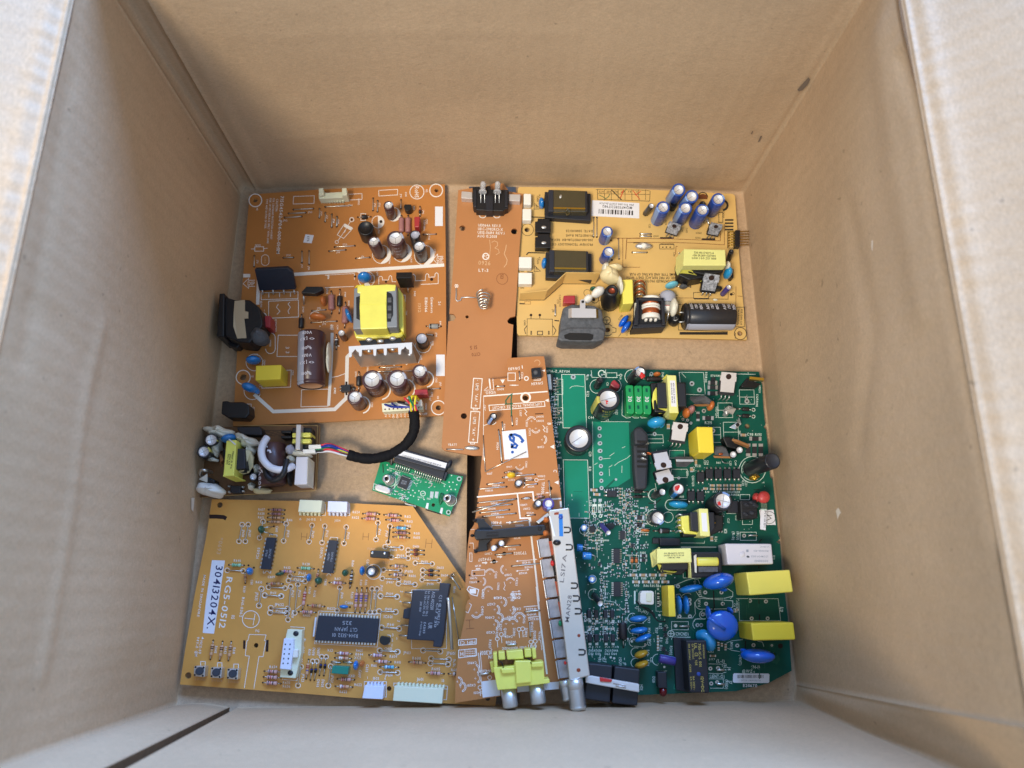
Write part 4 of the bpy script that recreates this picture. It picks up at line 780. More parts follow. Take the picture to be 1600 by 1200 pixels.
for k in range(11): b.wire('pin', [(650 + k * 42, -15, 6), (650 + k * 42, -35, 5), (650 + k * 42, -40, -.5)], .4, 'tin', parent=o)
b.to220((1065, 230, 15), (1005, 465, 6), 195, 'tab_paste', label='silver faced transistor with three screw marks below the big transformer')
b.fill(835, 525, 1020, 542); b.rect(830, 455, 1018, 530, 6)
b.lump('disc_capacitor', 1258, 215, 48, 62, 0, 9, 6, 'cyan', .02, label='shiny blue bulb capacitor right of the yellow transformer'); b.lump('glue_blob', 1255, 125, 28, 50, 0, 12, 4, 'glue', .1)
b.ecap(1300, -55, 32, 16, 'plastic', 'plastic', top='plastic', cross=0, lines=(), base=(1265, 50), name='ferrite_bead'); b.block('transistor', [(1270, 160), (1330, 160), (1330, 270), (1300, 275)], 6, 'plastic', .2)
b.ecap(1270, 390, 34, 11, 'sl_violet', 'st_ltblue', base=(1190, 480), cross=0, lines=(), rt=.85); b.block('transistor', [(1110, 365), (1180, 380), (1190, 410), (1115, 410)], 5, 'plastic', .2)
b.lump('glue_blob', 1102, 548, 28, 15, 5, .6, .7, 'glue', .1); b.line([(1380, 500), (1440, 505)], 6, 'ink_brown'); b.line([(1360, 380), (1358, 620), (620, 605)], 6, 'ink_brown'); b.line([(240, 520), (830, 525)], 5, 'ink_brown'); b.line([(1265, 410), (1262, 540), (1020, 535)], 6)
b.line([(640, 605), (640, 925), (1260, 945)], 6); b.fill(655, 950, 1255, 984); b.rect(1335, 640, 1465, 885, 6, sk=0); b.txt('ZHE GAN CHI', 1430, 760, 92, 22, width=200); b.txt('WARNING', 1390, 760, 92, 24, width=190); b.arc(1350, 700, 22, w=6); b.txt('PARTS', 1345, 800, 92, 20)
b.arc(1415, 970, 76, w=8); b.line([(1350, 1035), (1352, 960)], 6); b.dot(1300, 478, 18); b.arc(1325, 470, 14, w=6)
b.disc(555, 362, 82, 34, -10, 'res_blue', vh=4.5, label='pale blue disc capacitor on its edge'); b.lump('glue_blob', 700, 382, 45, 28, 0, 2.5, 2.5, 'plastic_grey', .12); b.jump(620, 380, 790, 385)
mb = MB(); mb.lathe(b.W(505, 440, 5), b.W(500, 700, 5), [(0, .0022, 'st_grey'), (.1, .0045, 'st_grey'), (.25, .0052, 'st_grey'), (.6, .0048, 'b_black'), (.63, .0048, 'res_grey'), (.78, .004, 'b_red'), (.82, .0042, 'conn_white'), (1, .0025, 'conn_white')], 18); mb.build('power_resistor', b.root, label='grey barrel resistor beside the copper choke')
b.line([(395, 480), (630, 490)], 8); b.lump('glue_blob', 580, 640, 48, 110, 3, 12, 5, 'glue', .06, 8, label='white glue finger over the choke'); b.wire('lead', [(520, 700, 10), (500, 800, 5), (480, 880, -.5)], .4, 'tin')
b.lump('inductor', 585, 800, 75, 70, 0, 5, 6, 'plastic', .05, 7); b.wire('loop', [(575, 800, 11), (605, 808, 11.4), (640, 785, 11)], .35, 'tin')
# toroid coil
for i in range(6):
    y = 310 + i * 34; b.wire('coil_turn', smooth([(100, y + 70, .5), (95, y + 40, 4), (130, y + 5, 8), (185, y, 8.5), (220, y + 40, 5), (215, y + 75, .5)], 5), .55, ('copper', 'wire')[i % 2])
# common mode choke
o = b.block('choke', [(110, 515), (460, 520), (485, 860), (90, 890)], 9, 'bobbin', .8, label='black framed choke with two copper windings')
b.block('frame', [(115, 512), (460, 520), (455, 560), (115, 550)], 14, 'ic', .5, h0=8, parent=o); b.block('frame', [(72, 850), (480, 838), (480, 885), (70, 905)], 12, 'ic', .5, h0=0, parent=o)
b.block('frame', [(425, 522), (460, 522), (480, 860), (440, 860)], 14, 'ic', .5, h0=8, parent=o); b.block('frame', [(112, 515), (150, 515), (140, 860), (85, 860)], 14, 'ic', .5, h0=8, parent=o); b.slab('side_label', [(92, 590, 13), (112, 585, 14), (108, 830, 14), (84, 830, 12)], .2, 'glue', 0, parent=o)
for y0, y1, m_, r in ((530, 560, 'conn_white', 8.2), (560, 622, 'copper', 7), (622, 650, 'conn_white', 8.2), (655, 678, 'conn_white', 8.2), (678, 742, 'copper', 7), (742, 800, 'conn_white', 8)):
    mb = MB(); c0 = b.W(293, y0, 8); c1 = b.W(293 + (y1 - y0) * .03, y1, 8); rr = b.L(293, y0, 118 if m_ == 'conn_white' else 108, 8)
    mb.lathe(c0, c1, [(0, rr * .96, m_), (.1, rr, m_), (.9, rr, m_), (1, rr * .96, m_)], 24); mb.build('bobbin_flange' if m_ == 'conn_white' else 'winding', o)
for x in (235, 295, 355): b.lump('tooth', x, 800, 20, 18, 0, 14, 2, 'conn_white', 0, parent=o)
# big black lying capacitor
mb = MB(); R_ = b.L(1000, 760, 168, 9); a = b.W(700, 757, 8.5); e = b.W(1322, 762, 8.5); Lc = (e - a).length; k = .001 / Lc
mb.lathe(a, e, [(0, 0, 'sl_black'), (0, R_ * .62, 'sl_black'), (k * .7, R_ * .66, 'sl_black'), (0, R_ * .9, 'sl_black'), (k, R_, 'sl_black', 1), (.05, R_, 'sl_black', 1), (.07, R_ * .94, 'sl_black', 1), (.1, R_, 'sl_black', 1), (1 - k, R_, 'sl_black', 1), (1, R_ * .93, 'sl_black'), (1, 0, 'sl_black')], 40, (.16, .27, 'st_grey'), up=(0, 0, 1))
ax = (e - a).normalized(); sd = Vector((0, 0, 1)).cross(ax).normalized()
for t in (.18, .5, .83):
    for j, s_ in enumerate(('CN01', '50U', '200V')):
        def fn(u, v):
            q = .55 - u * .0018 / R_; return a + ax * (Lc * t - (j - 1) * .0029 + v * .0018) + (Vector((0, 0, 1)) * math.cos(q) + sd * math.sin(q)) * (R_ + .0001)
        text_map(mb, s_, fn, 'print_white')
mb.build('capacitor', b.root, label='large black capacitor lying on its side')
for y in (706, 825): b.wire('lead', [(648, y, 9), (720, y - 3, 9)], .5, 'tin')
b.t(800, 400, 8)
for x in (238, 348): b.dot(x, 738, 17); b.line([(x, 755), (x, 780)], 8)
b.line([(188, 995), (190, 785), (505, 790), (508, 995)], 6); b.line([(188, 870), (155, 915), (170, 975)], 8); b.line([(510, 870), (550, 930), (520, 985)], 8); b.rect(318, 940, 382, 985, 9); b.rect(235, 940, 245, 980, 7); b.rect(455, 940, 465, 980, 7)
b.line([(92, 595), (160, 598)], 14); b.rect(160, 568, 232, 602, 4, 'ink_brown'); b.txt('J16', 520, 685, 90, 28); b.jump(540, 615, 540, 745, .5); b.txt('C.1UF/275V', 600, 560, 90, 24, width=150); b.txt('CX1', 575, 570, 90, 24); b.line([(530, 805), (590, 812)], 14); b.txt('CN101', 160, 835, 90, 22); b.txt('CN3', 128, 185, 0, 20); b.txt('CN4', 128, 398, 0, 20)
b.arc(1185, 805, 46, w=8); b.line([(1140, 800), (1228, 800)], 7); b.line([(1185, 800), (1185, 840)], 7); b.arc(1195, 925, 72, 40, 320, 7); b.line([(1255, 890), (1300, 905), (1300, 950), (1250, 960)], 7)
b.arc(1035, 540, 48, w=8); b.dot(1020, 545, 20); b.txt('CY101', 1355, 770, -55, 24); b.txt('CY102', 1450, 955, -60, 24); b.line([(1330, 1010), (1400, 920), (1440, 900)], 6)
b.rect(1088, 560, 1278, 675, 6); b.arc(940, 460, 42, w=5)
o_ = b.block('film_capacitor', [(645, 492), (790, 490), (792, 590), (640, 590)], 6, 'red_film', .6)
b.lump('disc_capacitor', 1018, 412, 45, 26, 0, 9, 3, 'green_comp', .02, label='green disc capacitor under the white tubing')
# insulating wall strip
bw = [(92, 550), (405, 548), (630, 345), (1040, 348)]; tw = [(105, 468), (440, 432), (680, 210), (1100, 215)]
for i in range(3):
    b.slab('insulating_strip', [(tw[i][0], tw[i][1], 13 if i else 10), (tw[i + 1][0], tw[i + 1][1], 13), (bw[i + 1][0], bw[i + 1][1], .3), (bw[i][0], bw[i][1], .3)], .5, 'pcb_yellow', 0)
b.line([(92, 553), (405, 551), (632, 348), (1045, 351)], 7)
# grey inlet
o = b.block('power_inlet', [(640, 640), (750, 600), (1030, 615), (1130, 680), (1140, 800), (1180, 900), (1160, 1000), (1050, 1060), (640, 1055), (570, 1030), (600, 900), (605, 790)], 14, 'plastic_grey', 1.2, h0=-3, label='dusty grey mains inlet socket at the near edge')
b.block('rim', [(600, 920), (720, 890), (1100, 890), (1170, 930), (1150, 1045), (1060, 1068), (620, 1062), (568, 1035)], 16.5, 'plastic_grey', 1.2, h0=8, parent=o)
b.slab('socket_well', [(650, 990, 16.7), (720, 960, 16.7), (960, 965, 16.7), (1020, 985, 16.7), (1010, 1040, 16.7), (980, 1055, 16.7), (720, 1050, 16.7), (660, 1030, 16.7)], .1, 'dark', 0, parent=o)
b.slab('mounting_strap', [(745, 650, 17), (848, 650, 17), (850, 560, 17), (865, 540, 17), (900, 540, 17), (918, 560, 17), (918, 655, 17), (1050, 660, 17), (1055, 770, 17), (745, 768, 17)], .8, 'tab', .1, parent=o)
b.slab('mounting_strap', [(745, 650, 17), (745, 768, 17), (625, 792, 8), (630, 680, 8)], .8, 'tab', .1, parent=o); b.slab('mounting_strap', [(1052, 660, 17), (1130, 690, 8), (1130, 800, 8), (1055, 770, 17)], .8, 'brass', .1, parent=o)
b.lump('terminal_hole', 885, 572, 18, 18, 0, 17.1, .3, 'dark', 0, parent=o)
# white tubes, glue, ferrite bead with copper
for n_, x, y, aa, bb, an, hc, vh, m_ in (('tubing', 950, 535, 62, 42, -28, 15, 4, 'conn_white'), ('tubing', 1075, 450, 90, 52, -28, 18, 5, 'conn_white')): b.lump(n_, x, y, aa, bb, an, hc, vh, m_, .05, 6)
b.lump('glue_blob', 1225, 250, 130, 95, 35, 14, 7, 'glue_tan', .08, 12, label='big cream glue blob over the ferrite core'); b.lump('glue_blob', 1290, 145, 90, 38, 3, 16, 4, 'glue_tan', .05, 13); b.lump('glue_blob', 1165, 150, 40, 60, 20, 15, 5, 'glue', .1, 14); b.lump('glue_blob', 1350, 370, 36, 110, -8, 14, 6, 'glue', .08, 15)
mb = MB(); T = b.W(1250, 425, 22); B2 = b.W(1215, 600, 2); r = b.L(1250, 425, 82, 20)
mb.lathe(B2, T, [(0, r * 1.3, 'plastic'), (.3, r * 1.5, 'plastic'), (.7, r * 1.3, 'plastic'), (.92, r, 'plastic'), (1, r * .88, 'plastic'), (1, r * .58, 'dark'), (.93, r * .5, 'copper_coil'), (.93, 0, 'copper_coil')], 28); mb.build('ferrite_core', b.root, label='black ferrite ring around copper wire')
b.block('film_capacitor', [(1380, 292), (1510, 290), (1520, 590), (1385, 600)], 15, 'yellow_pale', .6, label='pale yellow box capacitor beside the ferrite ring')
b.line([(1408, 462), (1450, 458), (1470, 462)], 8, 'pen_green')
for x, y in ((1395, 815), (1425, 890)): b.disc(x, y, 88, 38, -50, 'blue_deep', h=6, vh=4.5)
b.done()
# ================================================================ BOARD H: gold printer control board
b = Board('gold_control_board', .0055, 'golden board with white RG5-0512 lettering, three push buttons and many small resistors', 'circuit board', 'pcb_gold',
          [(331, 780), (480, 783), (645, 791), (722, 904), (758, 955), (776, 1085), (774, 1103), (600, 1094), (470, 1083.5), (281, 1069.5), (290, 1010), (304, 930), (322, 840)],
          [(294, 1055.5, 5), (343.5, 789, 4.3), (608, 1076, 3.6), (400, 1008.5, 3.6), (762, 1091, 4)])
D_ = b
RR = 26
b.t(270, 770, 7.06)
b.line([(402, 262), (480, 262), (560, 268), (590, 285)], 44, 'hole')
b.txt('*0693', 515, 490, 100, 44, 'ink_dim', anchor='l', width=185)
b.sheet([(432, 742), (575, 748), (492, 1300), (455, 1555), (330, 1545), (365, 1200)], 'label_white')
b.txt('30413204X.', 478, 800, 98.5, 78, 'pen_navy', anchor='l', width=690)
b.txt('RG5-0512', 595, 925, 98.8, 68, anchor='l', width=560)
b.txt('RH1-0362', 765, 1150, 98, 30, anchor='l', width=220); b.txt('05', 665, 1370, 98, 36)
b.txt('MADE IN SINGAPORE', 340, 905, 99, 26, anchor='l', width=460)
def jl(x1, y1, x2, y2, s_=None, tx=0, ty=0, a=0, hh=26, m='wire'):
    b.jump(x1, y1, x2, y2, rings=RR, ringw=6, m=m)
    if s_: b.txt(s_, tx, ty, a, hh)
jl(765, 350, 730, 535, 'JP638', 778, 445, 95); jl(832, 350, 800, 535, 'JP637', 848, 445, 95); jl(1250, 340, 1222, 530, 'JP629', 1272, 450, 95)
jl(600, 855, 775, 862, None); jl(1055, 1042, 1238, 1052); jl(1012, 1128, 1195, 1142, 'JP631', 1105, 1103, 2)
b.jump(995, 315, 958, 495, rings=RR, ringw=6); b.disc(978, 405, 34, 44, 0, 'green_comp', h=3.5, vh=4, legs=0); b.wire('lead', [(1000, 385, 3.5), (1110, 372, -.5)], .3, 'wire'); b.wire('lead', [(1000, 430, 3.5), (1100, 455, -.5)], .3, 'wire'); b.dot(1115, 370, 11); b.dot(1100, 460, 11)
T4 = ('b_red', 'b_brown', 'b_black', 'b_gold')
for y, s_, bd in ((185, 'R637', 'res_black'), (230, 'R638', 'res_black'), (272, 'R615', 'res_tan'), (318, None, 'res_tan')): b.res(1058 - (y - 185) * .1, y, 1235 - (y - 185) * .15, y + 6, 34, bd if bd != 'res_black' else 'res_mauve', ('b_black', 'b_brown', 'b_black'), fat=.62); s_ and b.txt(s_, 980 - (y - 185) * .1, y - 2, 1, 27)
b.txt('R616', 1288, 300, 2, 27); b.txt('C610', 1148, 400, 95, 27); b.txt('IC603', 940, 665, -80, 30, width=120)
b.dip([(1035, 490), (968, 840), (1072, 847), (1136, 495)], 8, 3.6, ('SN74LS', '27061'), rows=(0, 1), tang=98, th=22, out=14, m='ic_blue')
b.arc(1040, 885, 22, 180, 360, 8); b.line([(1000, 860), (998, 885), (1018, 885)], 7); b.line([(1062, 885), (1080, 885), (1082, 860)], 7); b.line([(1065, 480), (1068, 460), (1150, 465), (1148, 485)], 6)
b.res(620, 795, 785, 800, 40, 'res_green', ('b_green', 'b_green', 'b_green'), fat=.6); b.txt('R640', 712, 748, 2, 28); b.res(798, 880, 800, 995, 32, 'res_tan', T4, fat=.5); b.disc(850, 865, 34, 44, 0, 'blue', h=3.4, vh=4); b.dot(835, 800, 11); b.dot(895, 825, 11); b.txt('C611', 872, 985, 95, 26); b.txt('R639', 790, 1065, 97, 26)
b.txt('R632', 1262, 825, 2, 27); b.res(1185, 862, 1345, 875, 36, 'res_pink', ('b_blue', 'b_red', 'b_black'), fat=.6); b.disc(1180, 895, 48, 22, -12, 'green_comp', h=3, vh=3.4); b.txt('C609', 1085, 928, 2, 27)
b.res(1040, 1000, 1215, 1005, 38, 'res_tan', T4, fat=.6); b.txt('R633', 950, 985, 2, 27)
b.t(450, 770, 7.06)
def conn(x0, y0, x1, y1, n, m_, py, toff=0, dx=0, name='connector'):
    o = b.block(name, [(x0, y0), (x1, y0 + (x1 - x0) * .035), (x1 - dx, y1 + (x1 - x0) * .035), (x0 - dx, y1)], 8, m_, .3)
    for i in range(n):
        x = x0 - dx + (x1 - x0) * (i + .55) / n; yy = py + (x1 - x0) * .035 * (i + .5) / n
        b.block('pin', [(x - 12, yy - 22), (x + 12, yy - 22), (x + 12, yy + 22), (x - 12, yy + 22)], 3.4, m_, .2, parent=o)
    return o
conn(128, 75, 378, 210, 6, 'conn_cream', 225, dx=18); conn(440, 90, 655, 210, 5, 'conn_lilac', 228, dx=6)
b.fill(455, 130, 480, 175, 'print_grey'); b.rect(345, 125, 412, 250, 6); b.rect(640, 130, 682, 250, 6)
b.txt('6  J605  1', 245, 292, 2, 27, width=240); b.txt('J604', 545, 305, 2, 27); b.txt('R624', 752, 212, 2, 28); b.txt('R625', 745, 272, 2, 28)
for y in (230, 283): b.res(828 - (y - 230) * .2, y, 1008 - (y - 230) * .2, y + 6, 42, 'res_pink', ('b_red', 'b_red', 'b_red', 'b_gold'), fat=.6)
for x, y, s_ in ((1060, 243, 'R612'), (1082, 298, 'R613')): b.res(x, y, x + 185, y + 12, 40, 'res_pink', ('b_black', 'b_red', 'b_red'), fat=.58); b.txt(s_, x + 260, y + 18, 2, 28)
jl(265, 358, 233, 540, 'JP639', 275, 455, 97); jl(405, 368, 375, 550, 'JP622', 432, 450, 97); jl(642, 378, 617, 558, 'JP620', 665, 470, 97); jl(992, 330, 970, 515, 'JP616', 1012, 430, 97)
jl(1125, 368, 1105, 545, 'JP615', 1090, 450, 97, m='sl_black'); jl(1072, 595, 1252, 605, 'JP603', 1160, 628, 2)
for x in (180, 860): b.line([(x - 30, 440), (x - 35, 520)], 4, 'ink_brown'); b.line([(x + 30, 445), (x + 25, 525)], 4, 'ink_brown'); b.line([(x - 32, 485), (x + 28, 488)], 4, 'ink_brown')
for y, bd, bn, s_ in ((388, 'res_blue', ('b_blue', 'b_blue', 'b_white'), None), (440, 'res_mauve', ('b_black', 'b_brown', 'b_black'), None), (490, 'res_tan', ('yellow_box', 'b_vio', 'b_red'), None)): b.res(1160, y - 4, 1340, y + 8, 38, bd, bn, fat=.58)
b.dip([(450, 520), (378, 882), (490, 890), (545, 528)], 8, 3.6, ('SN74LS', '1407N'), tang=98, th=22, out=14, m='ic_blue'); b.txt('IC602', 368, 660, -82, 30, width=120); b.line([(460, 515), (468, 490), (550, 495), (545, 525)], 6); b.arc(450, 915, 22, 180, 360, 8)
b.txt('R628', 200, 785, 2, 28); b.res(105, 828, 285, 838, 40, 'res_green', ('b_green', 'b_green', 'b_green'), fat=.6); jl(22, 920, 200, 930); jl(5, 968, 188, 978, 'JP625', 100, 948, 2); b.txt('JP624', 155, 882, 2, 27)
b.disc(232, 935, 24, 46, 8, 'blue', h=3.4, vh=4); b.res(335, 845, 308, 1030, 34, 'res_tan', T4, fat=.55); b.disc(338, 970, 40, 42, 0, 'green_comp', h=3.5, vh=4); b.txt('C605', 415, 985, 97, 26); b.txt('R626', 295, 1115, 97, 26); b.txt('C608', 240, 1075, 97, 26)
b.disc(632, 882, 34, 42, 20, 'green_comp', h=3.4, vh=4); b.res(708, 855, 682, 1048, 38, 'res_black', ('b_white', 'b_brown', 'b_white', 'b_gold'), fat=.6); b.txt('R614', 715, 780, 97, 28); b.txt('R617', 548, 948, 2, 28); b.res(455, 990, 635, 998, 38, 'res_pink', ('b_white', 'b_vio', 'b_red'), fat=.58)
b.block('fuse', [(908, 635), (1110, 645), (1105, 725), (905, 712)], 7, 'plastic', .4); b.txt('FU601', 920, 618, 2, 28, 'ink_dim'); b.txt('C601', 880, 770, 97, 28)
for x, y in ((930, 662), (1065, 668)): b.lump('contact', x, y, 14, 16, 0, 7, .4, 'tin', 0)
b.jump(1140, 712, 1325, 722, rings=RR, ringw=6); b.txt('JP604', 1238, 692, 2, 28); b.txt('R607', 1088, 768, 2, 28, 'ink_dim')
b.disc(820, 860, 28, 54, 3, 'blue', h=3.6, vh=4.5); b.ecap(918, 868, 60, 11, 'sl_black', 'sl_black', base=(942, 870), cross=0, lines=(), rt=.62, top='alu'); b.arc(945, 872, 82, w=9)
b.res(1130, 805, 1312, 815, 38, 'res_tan', ('b_white', 'b_vio', 'b_black'), fat=.62); jl(1055, 850, 1235, 858, 'JP606', 1330, 865, 2, 30); b.res(1118, 902, 1300, 910, 40, 'res_tan', ('b_white', 'b_blue', 'b_black'), fat=.62); b.txt('R606', 1372, 915, 2, 28)
jl(1040, 945, 1222, 955, 'JP607', 1125, 985, 2); jl(1218, 1002, 1400, 1012, 'JP608', 1315, 980, 2); jl(1020, 1138, 1205, 1148, 'JP609', 1118, 1112, 2)
jl(30, 1035, 0, 1400); b.txt('JP627', 52, 1110, 97, 26); jl(108, 1010, 75, 1325); b.txt('JP626', 128, 1110, 97, 26); b.res(195, 1040, 160, 1290, 36, 'res_pink', ('b_red', 'b_red', 'b_red'), fat=.6)
jl(572, 1045, 540, 1300); b.txt('JP619', 596, 1130, 97, 26)
for i, x in enumerate((762, 815, 870)): b.res(x, 1050, x - 22, 1320, 40, 'res_pink' if i < 2 else 'res_tan', ('b_vio', 'b_blue', 'b_vio', 'b_gold'), fat=.6)
for s_, x, y in (('R620', 708, 1130), ('R619', 805, 990), ('R618', 862, 990)): b.txt(s_, x, y, 97, 26)
jl(928, 1060, 905, 1320); jl(982, 1060, 955, 1320); b.txt('JP618', 958, 1140, 97, 26); b.txt('JP617', 1032, 1050, 97, 26)
b.t(570, 780, 7.5)
for s_, x, y in (('R612', 0, 0), ('R601', 608, 400), ('R603', 608, 448), ('D601', 600, 552), ('D602', 596, 692), ('D603', 885, 802), ('D604', 935, 892), ('R602', 505, 312)):
    if x: b.txt(s_, x, y, 2, 28)
for y in (595, 643): b.arc(507, y, RR, w=6); b.res(507, y, 695, y + 8, 34, 'b_brown', ('b_red',), name='diode', fat=.26)
for y in (832, 885): b.arc(678, y, RR, w=6); b.res(678, y, 868, y + 8, 34, 'sl_black', ('b_red',), name='diode', fat=.3)
jl(592, 748, 790, 758, 'JP602', 695, 732, 2); jl(672, 945, 868, 955, 'JP605', 765, 992, 2)
b.wire('bent_lead', smooth([(1040, 865, 1), (1000, 905, 4), (1040, 940, 5), (1120, 1060, 3)], 5), .5, 'wire', label='bent grey wire at the sloping edge'); b.wire('bent_lead', [(975, 900, .5), (1050, 905, 3), (1035, 870, 4)], .45, 'wire')
b.txt('SR601', 1050, 1060, 97, 26)
for x in (760,): b.line([(x - 40, 465), (x - 50, 570)], 4, 'ink_brown'); b.line([(x + 30, 470), (x + 20, 575)], 4, 'ink_brown'); b.line([(x - 44, 515), (x + 25, 520)], 4, 'ink_brown')
# relay
b.t(590, 920, 6.315)
o = b.block('relay', [(345, 12), (610, 18), (612, -60), (715, -52), (690, 90), (672, 260), (655, 440), (628, 580), (545, 572), (552, 515), (285, 500)], 12, 'ic_blue', .5, label='large black relay with a long wire clip')
b.block('side_post', [(258, 200), (330, 185), (355, 215), (330, 300), (248, 292)], 8, 'ic_blue', .4, parent=o)
mb = MB()
for sx, x, y, hh, w in (('AGL402201', 545, 115, 32, 180), ('5A 78V-AC/DC FB-2', 495, 145, 20, 250), ('5A 78V-AC/DC FB-2', 465, 145, 20, 250), ('301 100', 425, 175, 20, 100), ('UR', 520, 365, 40, 60), ('E43149', 462, 385, 24, 110), ('PTSO-0mp', 425, 395, 16, 140), ('CJ 5 4R 34J4R2 Fx', 610, 210, 26, 300), ('CU 230', 580, 260, 22, 240)):
    O = b.W(x, y, 12.06); a = math.radians(96); ux = b.W(x + math.cos(a), y + math.sin(a), 12.06) - O; uy = b.W(x + math.sin(a), y - math.cos(a), 12.06) - O
    text_map(mb, sx, lambda u, v: O + ux * u * hh + uy * (v - .5) * hh, 'print_grey', width=w / hh)
mb.build('marking', o)
for y, x in ((35, 265), (135, 250), (358, 230), (460, 215)): b.wire('pin', [(x, y, -.5), (x + 5, y, 1.5), (x + 110, y + 6, 3)], .5, 'wire', parent=o)
b.wire('wire_clip', [(690, 85, 13), (700, 120, 13), (735, 598, 9)], .9, 'tin', parent=o); b.wire('lead', [(735, 80, 3), (800, 500, 3)], .3, 'wire')
b.rect(335, 10, 680, 590, 5, sk=0)
for s_, x, y, a in (('1', 190, 488, 0), ('2', 238, 28, 100), ('4', 228, 125, 100), ('3', 208, 318, 100), ('3', 150, 455, 0), ('2', 145, 505, 0), ('1', 142, 555, 0)): b.txt(s_, x, y, a, 28)
jl(28, 72, 192, 78); jl(15, 222, 178, 228, 'JP610', 105, 200, 2); b.txt('IC601', 103, 275, 2, 30); jl(40, 382, 212, 392, 'JP641', 125, 352, 2)
b.to92(70, 505, 52, 100, 5, 'plastic'); b.line([(95, 455), (130, 460), (120, 545), (105, 548)], 6)
b.txt('Q601', 105, 590, 2, 28); jl(22, 608, 198, 622, 'JP613', 290, 630, 2, 28); jl(450, 608, 618, 618, 'JP601', 722, 635, 2, 32)
jl(530, 688, 702, 698, 'JP', 758, 708, 2, 28); jl(522, 735, 694, 745, 'JP', 756, 750, 2, 28)
b.res(310, 722, 475, 732, 38, 'res_tan', ('b_red', 'b_black', 'b_black'), fat=.6); b.txt('R608', 385, 685, 2, 30); b.res(485, 828, 655, 838, 38, 'res_pink', ('b_red', 'b_black', 'b_black'), fat=.6); b.txt('R605', 575, 790, 2, 30); b.res(700, 838, 870, 845, 36, 'res_tan', ('b_white', 'b_black', 'b_black'), fat=.6); b.txt('R604', 765, 800, 2, 28)
b.txt('1', 225, 880, 2, 30); b.txt('J601', 418, 892, 2, 32); b.txt('13', 645, 905, 2, 30)
o = b.block('connector', [(165, 960), (650, 985), (635, 1135), (150, 1105)], 8, 'conn_cream', .3, label='long pale green thirteen way socket at the near edge')
for i in range(13): b.block('pin', [(195 + i * 37, 925 + i * 2.2), (217 + i * 37, 926 + i * 2.2), (214 + i * 37, 972 + i * 2.2), (192 + i * 37, 971 + i * 2.2)], 4, 'conn_cream', .2, parent=o)
b.rect(160, 930, 690, 960, 6, sy=30); b.line([(690, 960), (680, 1095), (640, 1092)], 6)
b.t(450, 930, 6.667)
o = b.block('microcontroller', [(318, 212), (948, 245), (918, 498), (276, 468)], 4.2, 'ic_blue', .2, h0=.8, label='long forty pin black chip printed RH4-5132 01')
for r_ in (0, 1):
    for i in range(20):
        t = (i + .5) / 20
        if r_ == 0: x, y, dx, dy = 322 + 622 * t, 214 + 32 * t, 2, -30
        else: x, y, dx, dy = 280 + 635 * t, 470 + 30 * t, -2, 22
        mb = MB(); mb.prism([b.W(x - 9, y, 2.4), b.W(x + 9, y, 2.4), b.W(x + 9 + dx, y + dy, 2.4), b.W(x - 9 + dx, y + dy, 2.4)], Vector((0, 0, -.0028)), 'tin'); mb.build('pin', o)
mb = MB()
for sx, x, y, w in (('RH4-5132 01', 595, 420, 265), ('CLT JAPAN', 605, 358, 235), ('325', 615, 290, 95)):
    O = b.W(x, y, 4.28); a = math.radians(182.5); ux = b.W(x + math.cos(a), y + math.sin(a), 4.28) - O; uy = b.W(x + math.sin(a), y - math.cos(a), 4.28) - O
    text_map(mb, sx, lambda u, v: O + ux * u * 40 + uy * (v - .5) * 40, 'print_grey', width=w / 40)
mb.build('marking', o)
b.slab('end_label', [(282, 228, 2), (300, 230, 2), (274, 432, 2), (258, 430, 2)], .2, 'label_white', 0, parent=o)
b.line([(318, 165), (965, 195), (930, 540), (275, 505)], 5, closed=True)
b.res(205, 105, 380, 118, 40, 'res_tan', T4, fat=.6); b.txt('R627', 448, 138, 2, 28); b.res(112, 172, 290, 180, 40, 'res_pink', T4, fat=.6); b.txt('R629', 50, 195, 97, 28); b.txt('R630', 195, 208, 2, 28); b.line([(85, 145), (148, 95)], 5)
b.txt('C606', 635, 80, 2, 30); b.disc(582, 120, 48, 22, 3, 'blue', h=2.6, vh=2.8); b.dot(645, 125, 11)
for s_, x, y, a in (('XC1', 438, 572, 2), ('R621', 742, 575, 2), ('R644', 742, 615, 2), ('XC2', 725, 652, 2), ('C603', 825, 760, 97), ('C607', 748, 818, 97), ('R609', 1098, 638, 2), ('R610', 1142, 698, 2), ('R611', 895, 732, 2), ('JP614', 1050, 832, 2), ('R623', 575, 1005, 2), ('R622', 730, 932, 2), ('X601', 660, 840, 2), ('JP621', 462, 870, 97), ('R631', 225, 595, 97), ('D608', 268, 588, 97), ('D607', 318, 588, 97), ('D606', 315, 918, 97), ('D605', 362, 918, 97), ('JP623', 158, 860, 97), ('J602', 160, 570, 97), ('B1', 172, 465, 97), ('B5', 140, 680, 97), ('1', 828, 858, 2), ('J603', 915, 865, 2), ('4', 1010, 870, 2)): b.txt(s_, x, y, a, 28)
b.res(495, 602, 665, 612, 38, 'res_pink', ('b_white', 'b_vio', 'b_red'), fat=.6); b.res(490, 652, 660, 662, 38, 'res_tan', ('b_white', 'b_white', 'b_red'), fat=.66)
for x in (455, 580): b.jump(x, 695, x + 90, 702)
b.line([(480, 680), (480, 720)], 7); b.line([(500, 680), (500, 720)], 7); b.line([(625, 682), (625, 722)], 7); b.line([(640, 682), (640, 722)], 7)
b.block('film_capacitor', [(462, 735), (635, 745), (622, 828), (450, 815)], 5, 'teal_film', .3, label='teal box capacitor')
b.res(515, 872, 690, 882, 40, 'res_pink', ('b_red', 'b_brown', 'b_black'), fat=.6); b.res(495, 948, 672, 958, 40, 'res_tan', ('b_white', 'b_vio', 'b_red'), fat=.6)
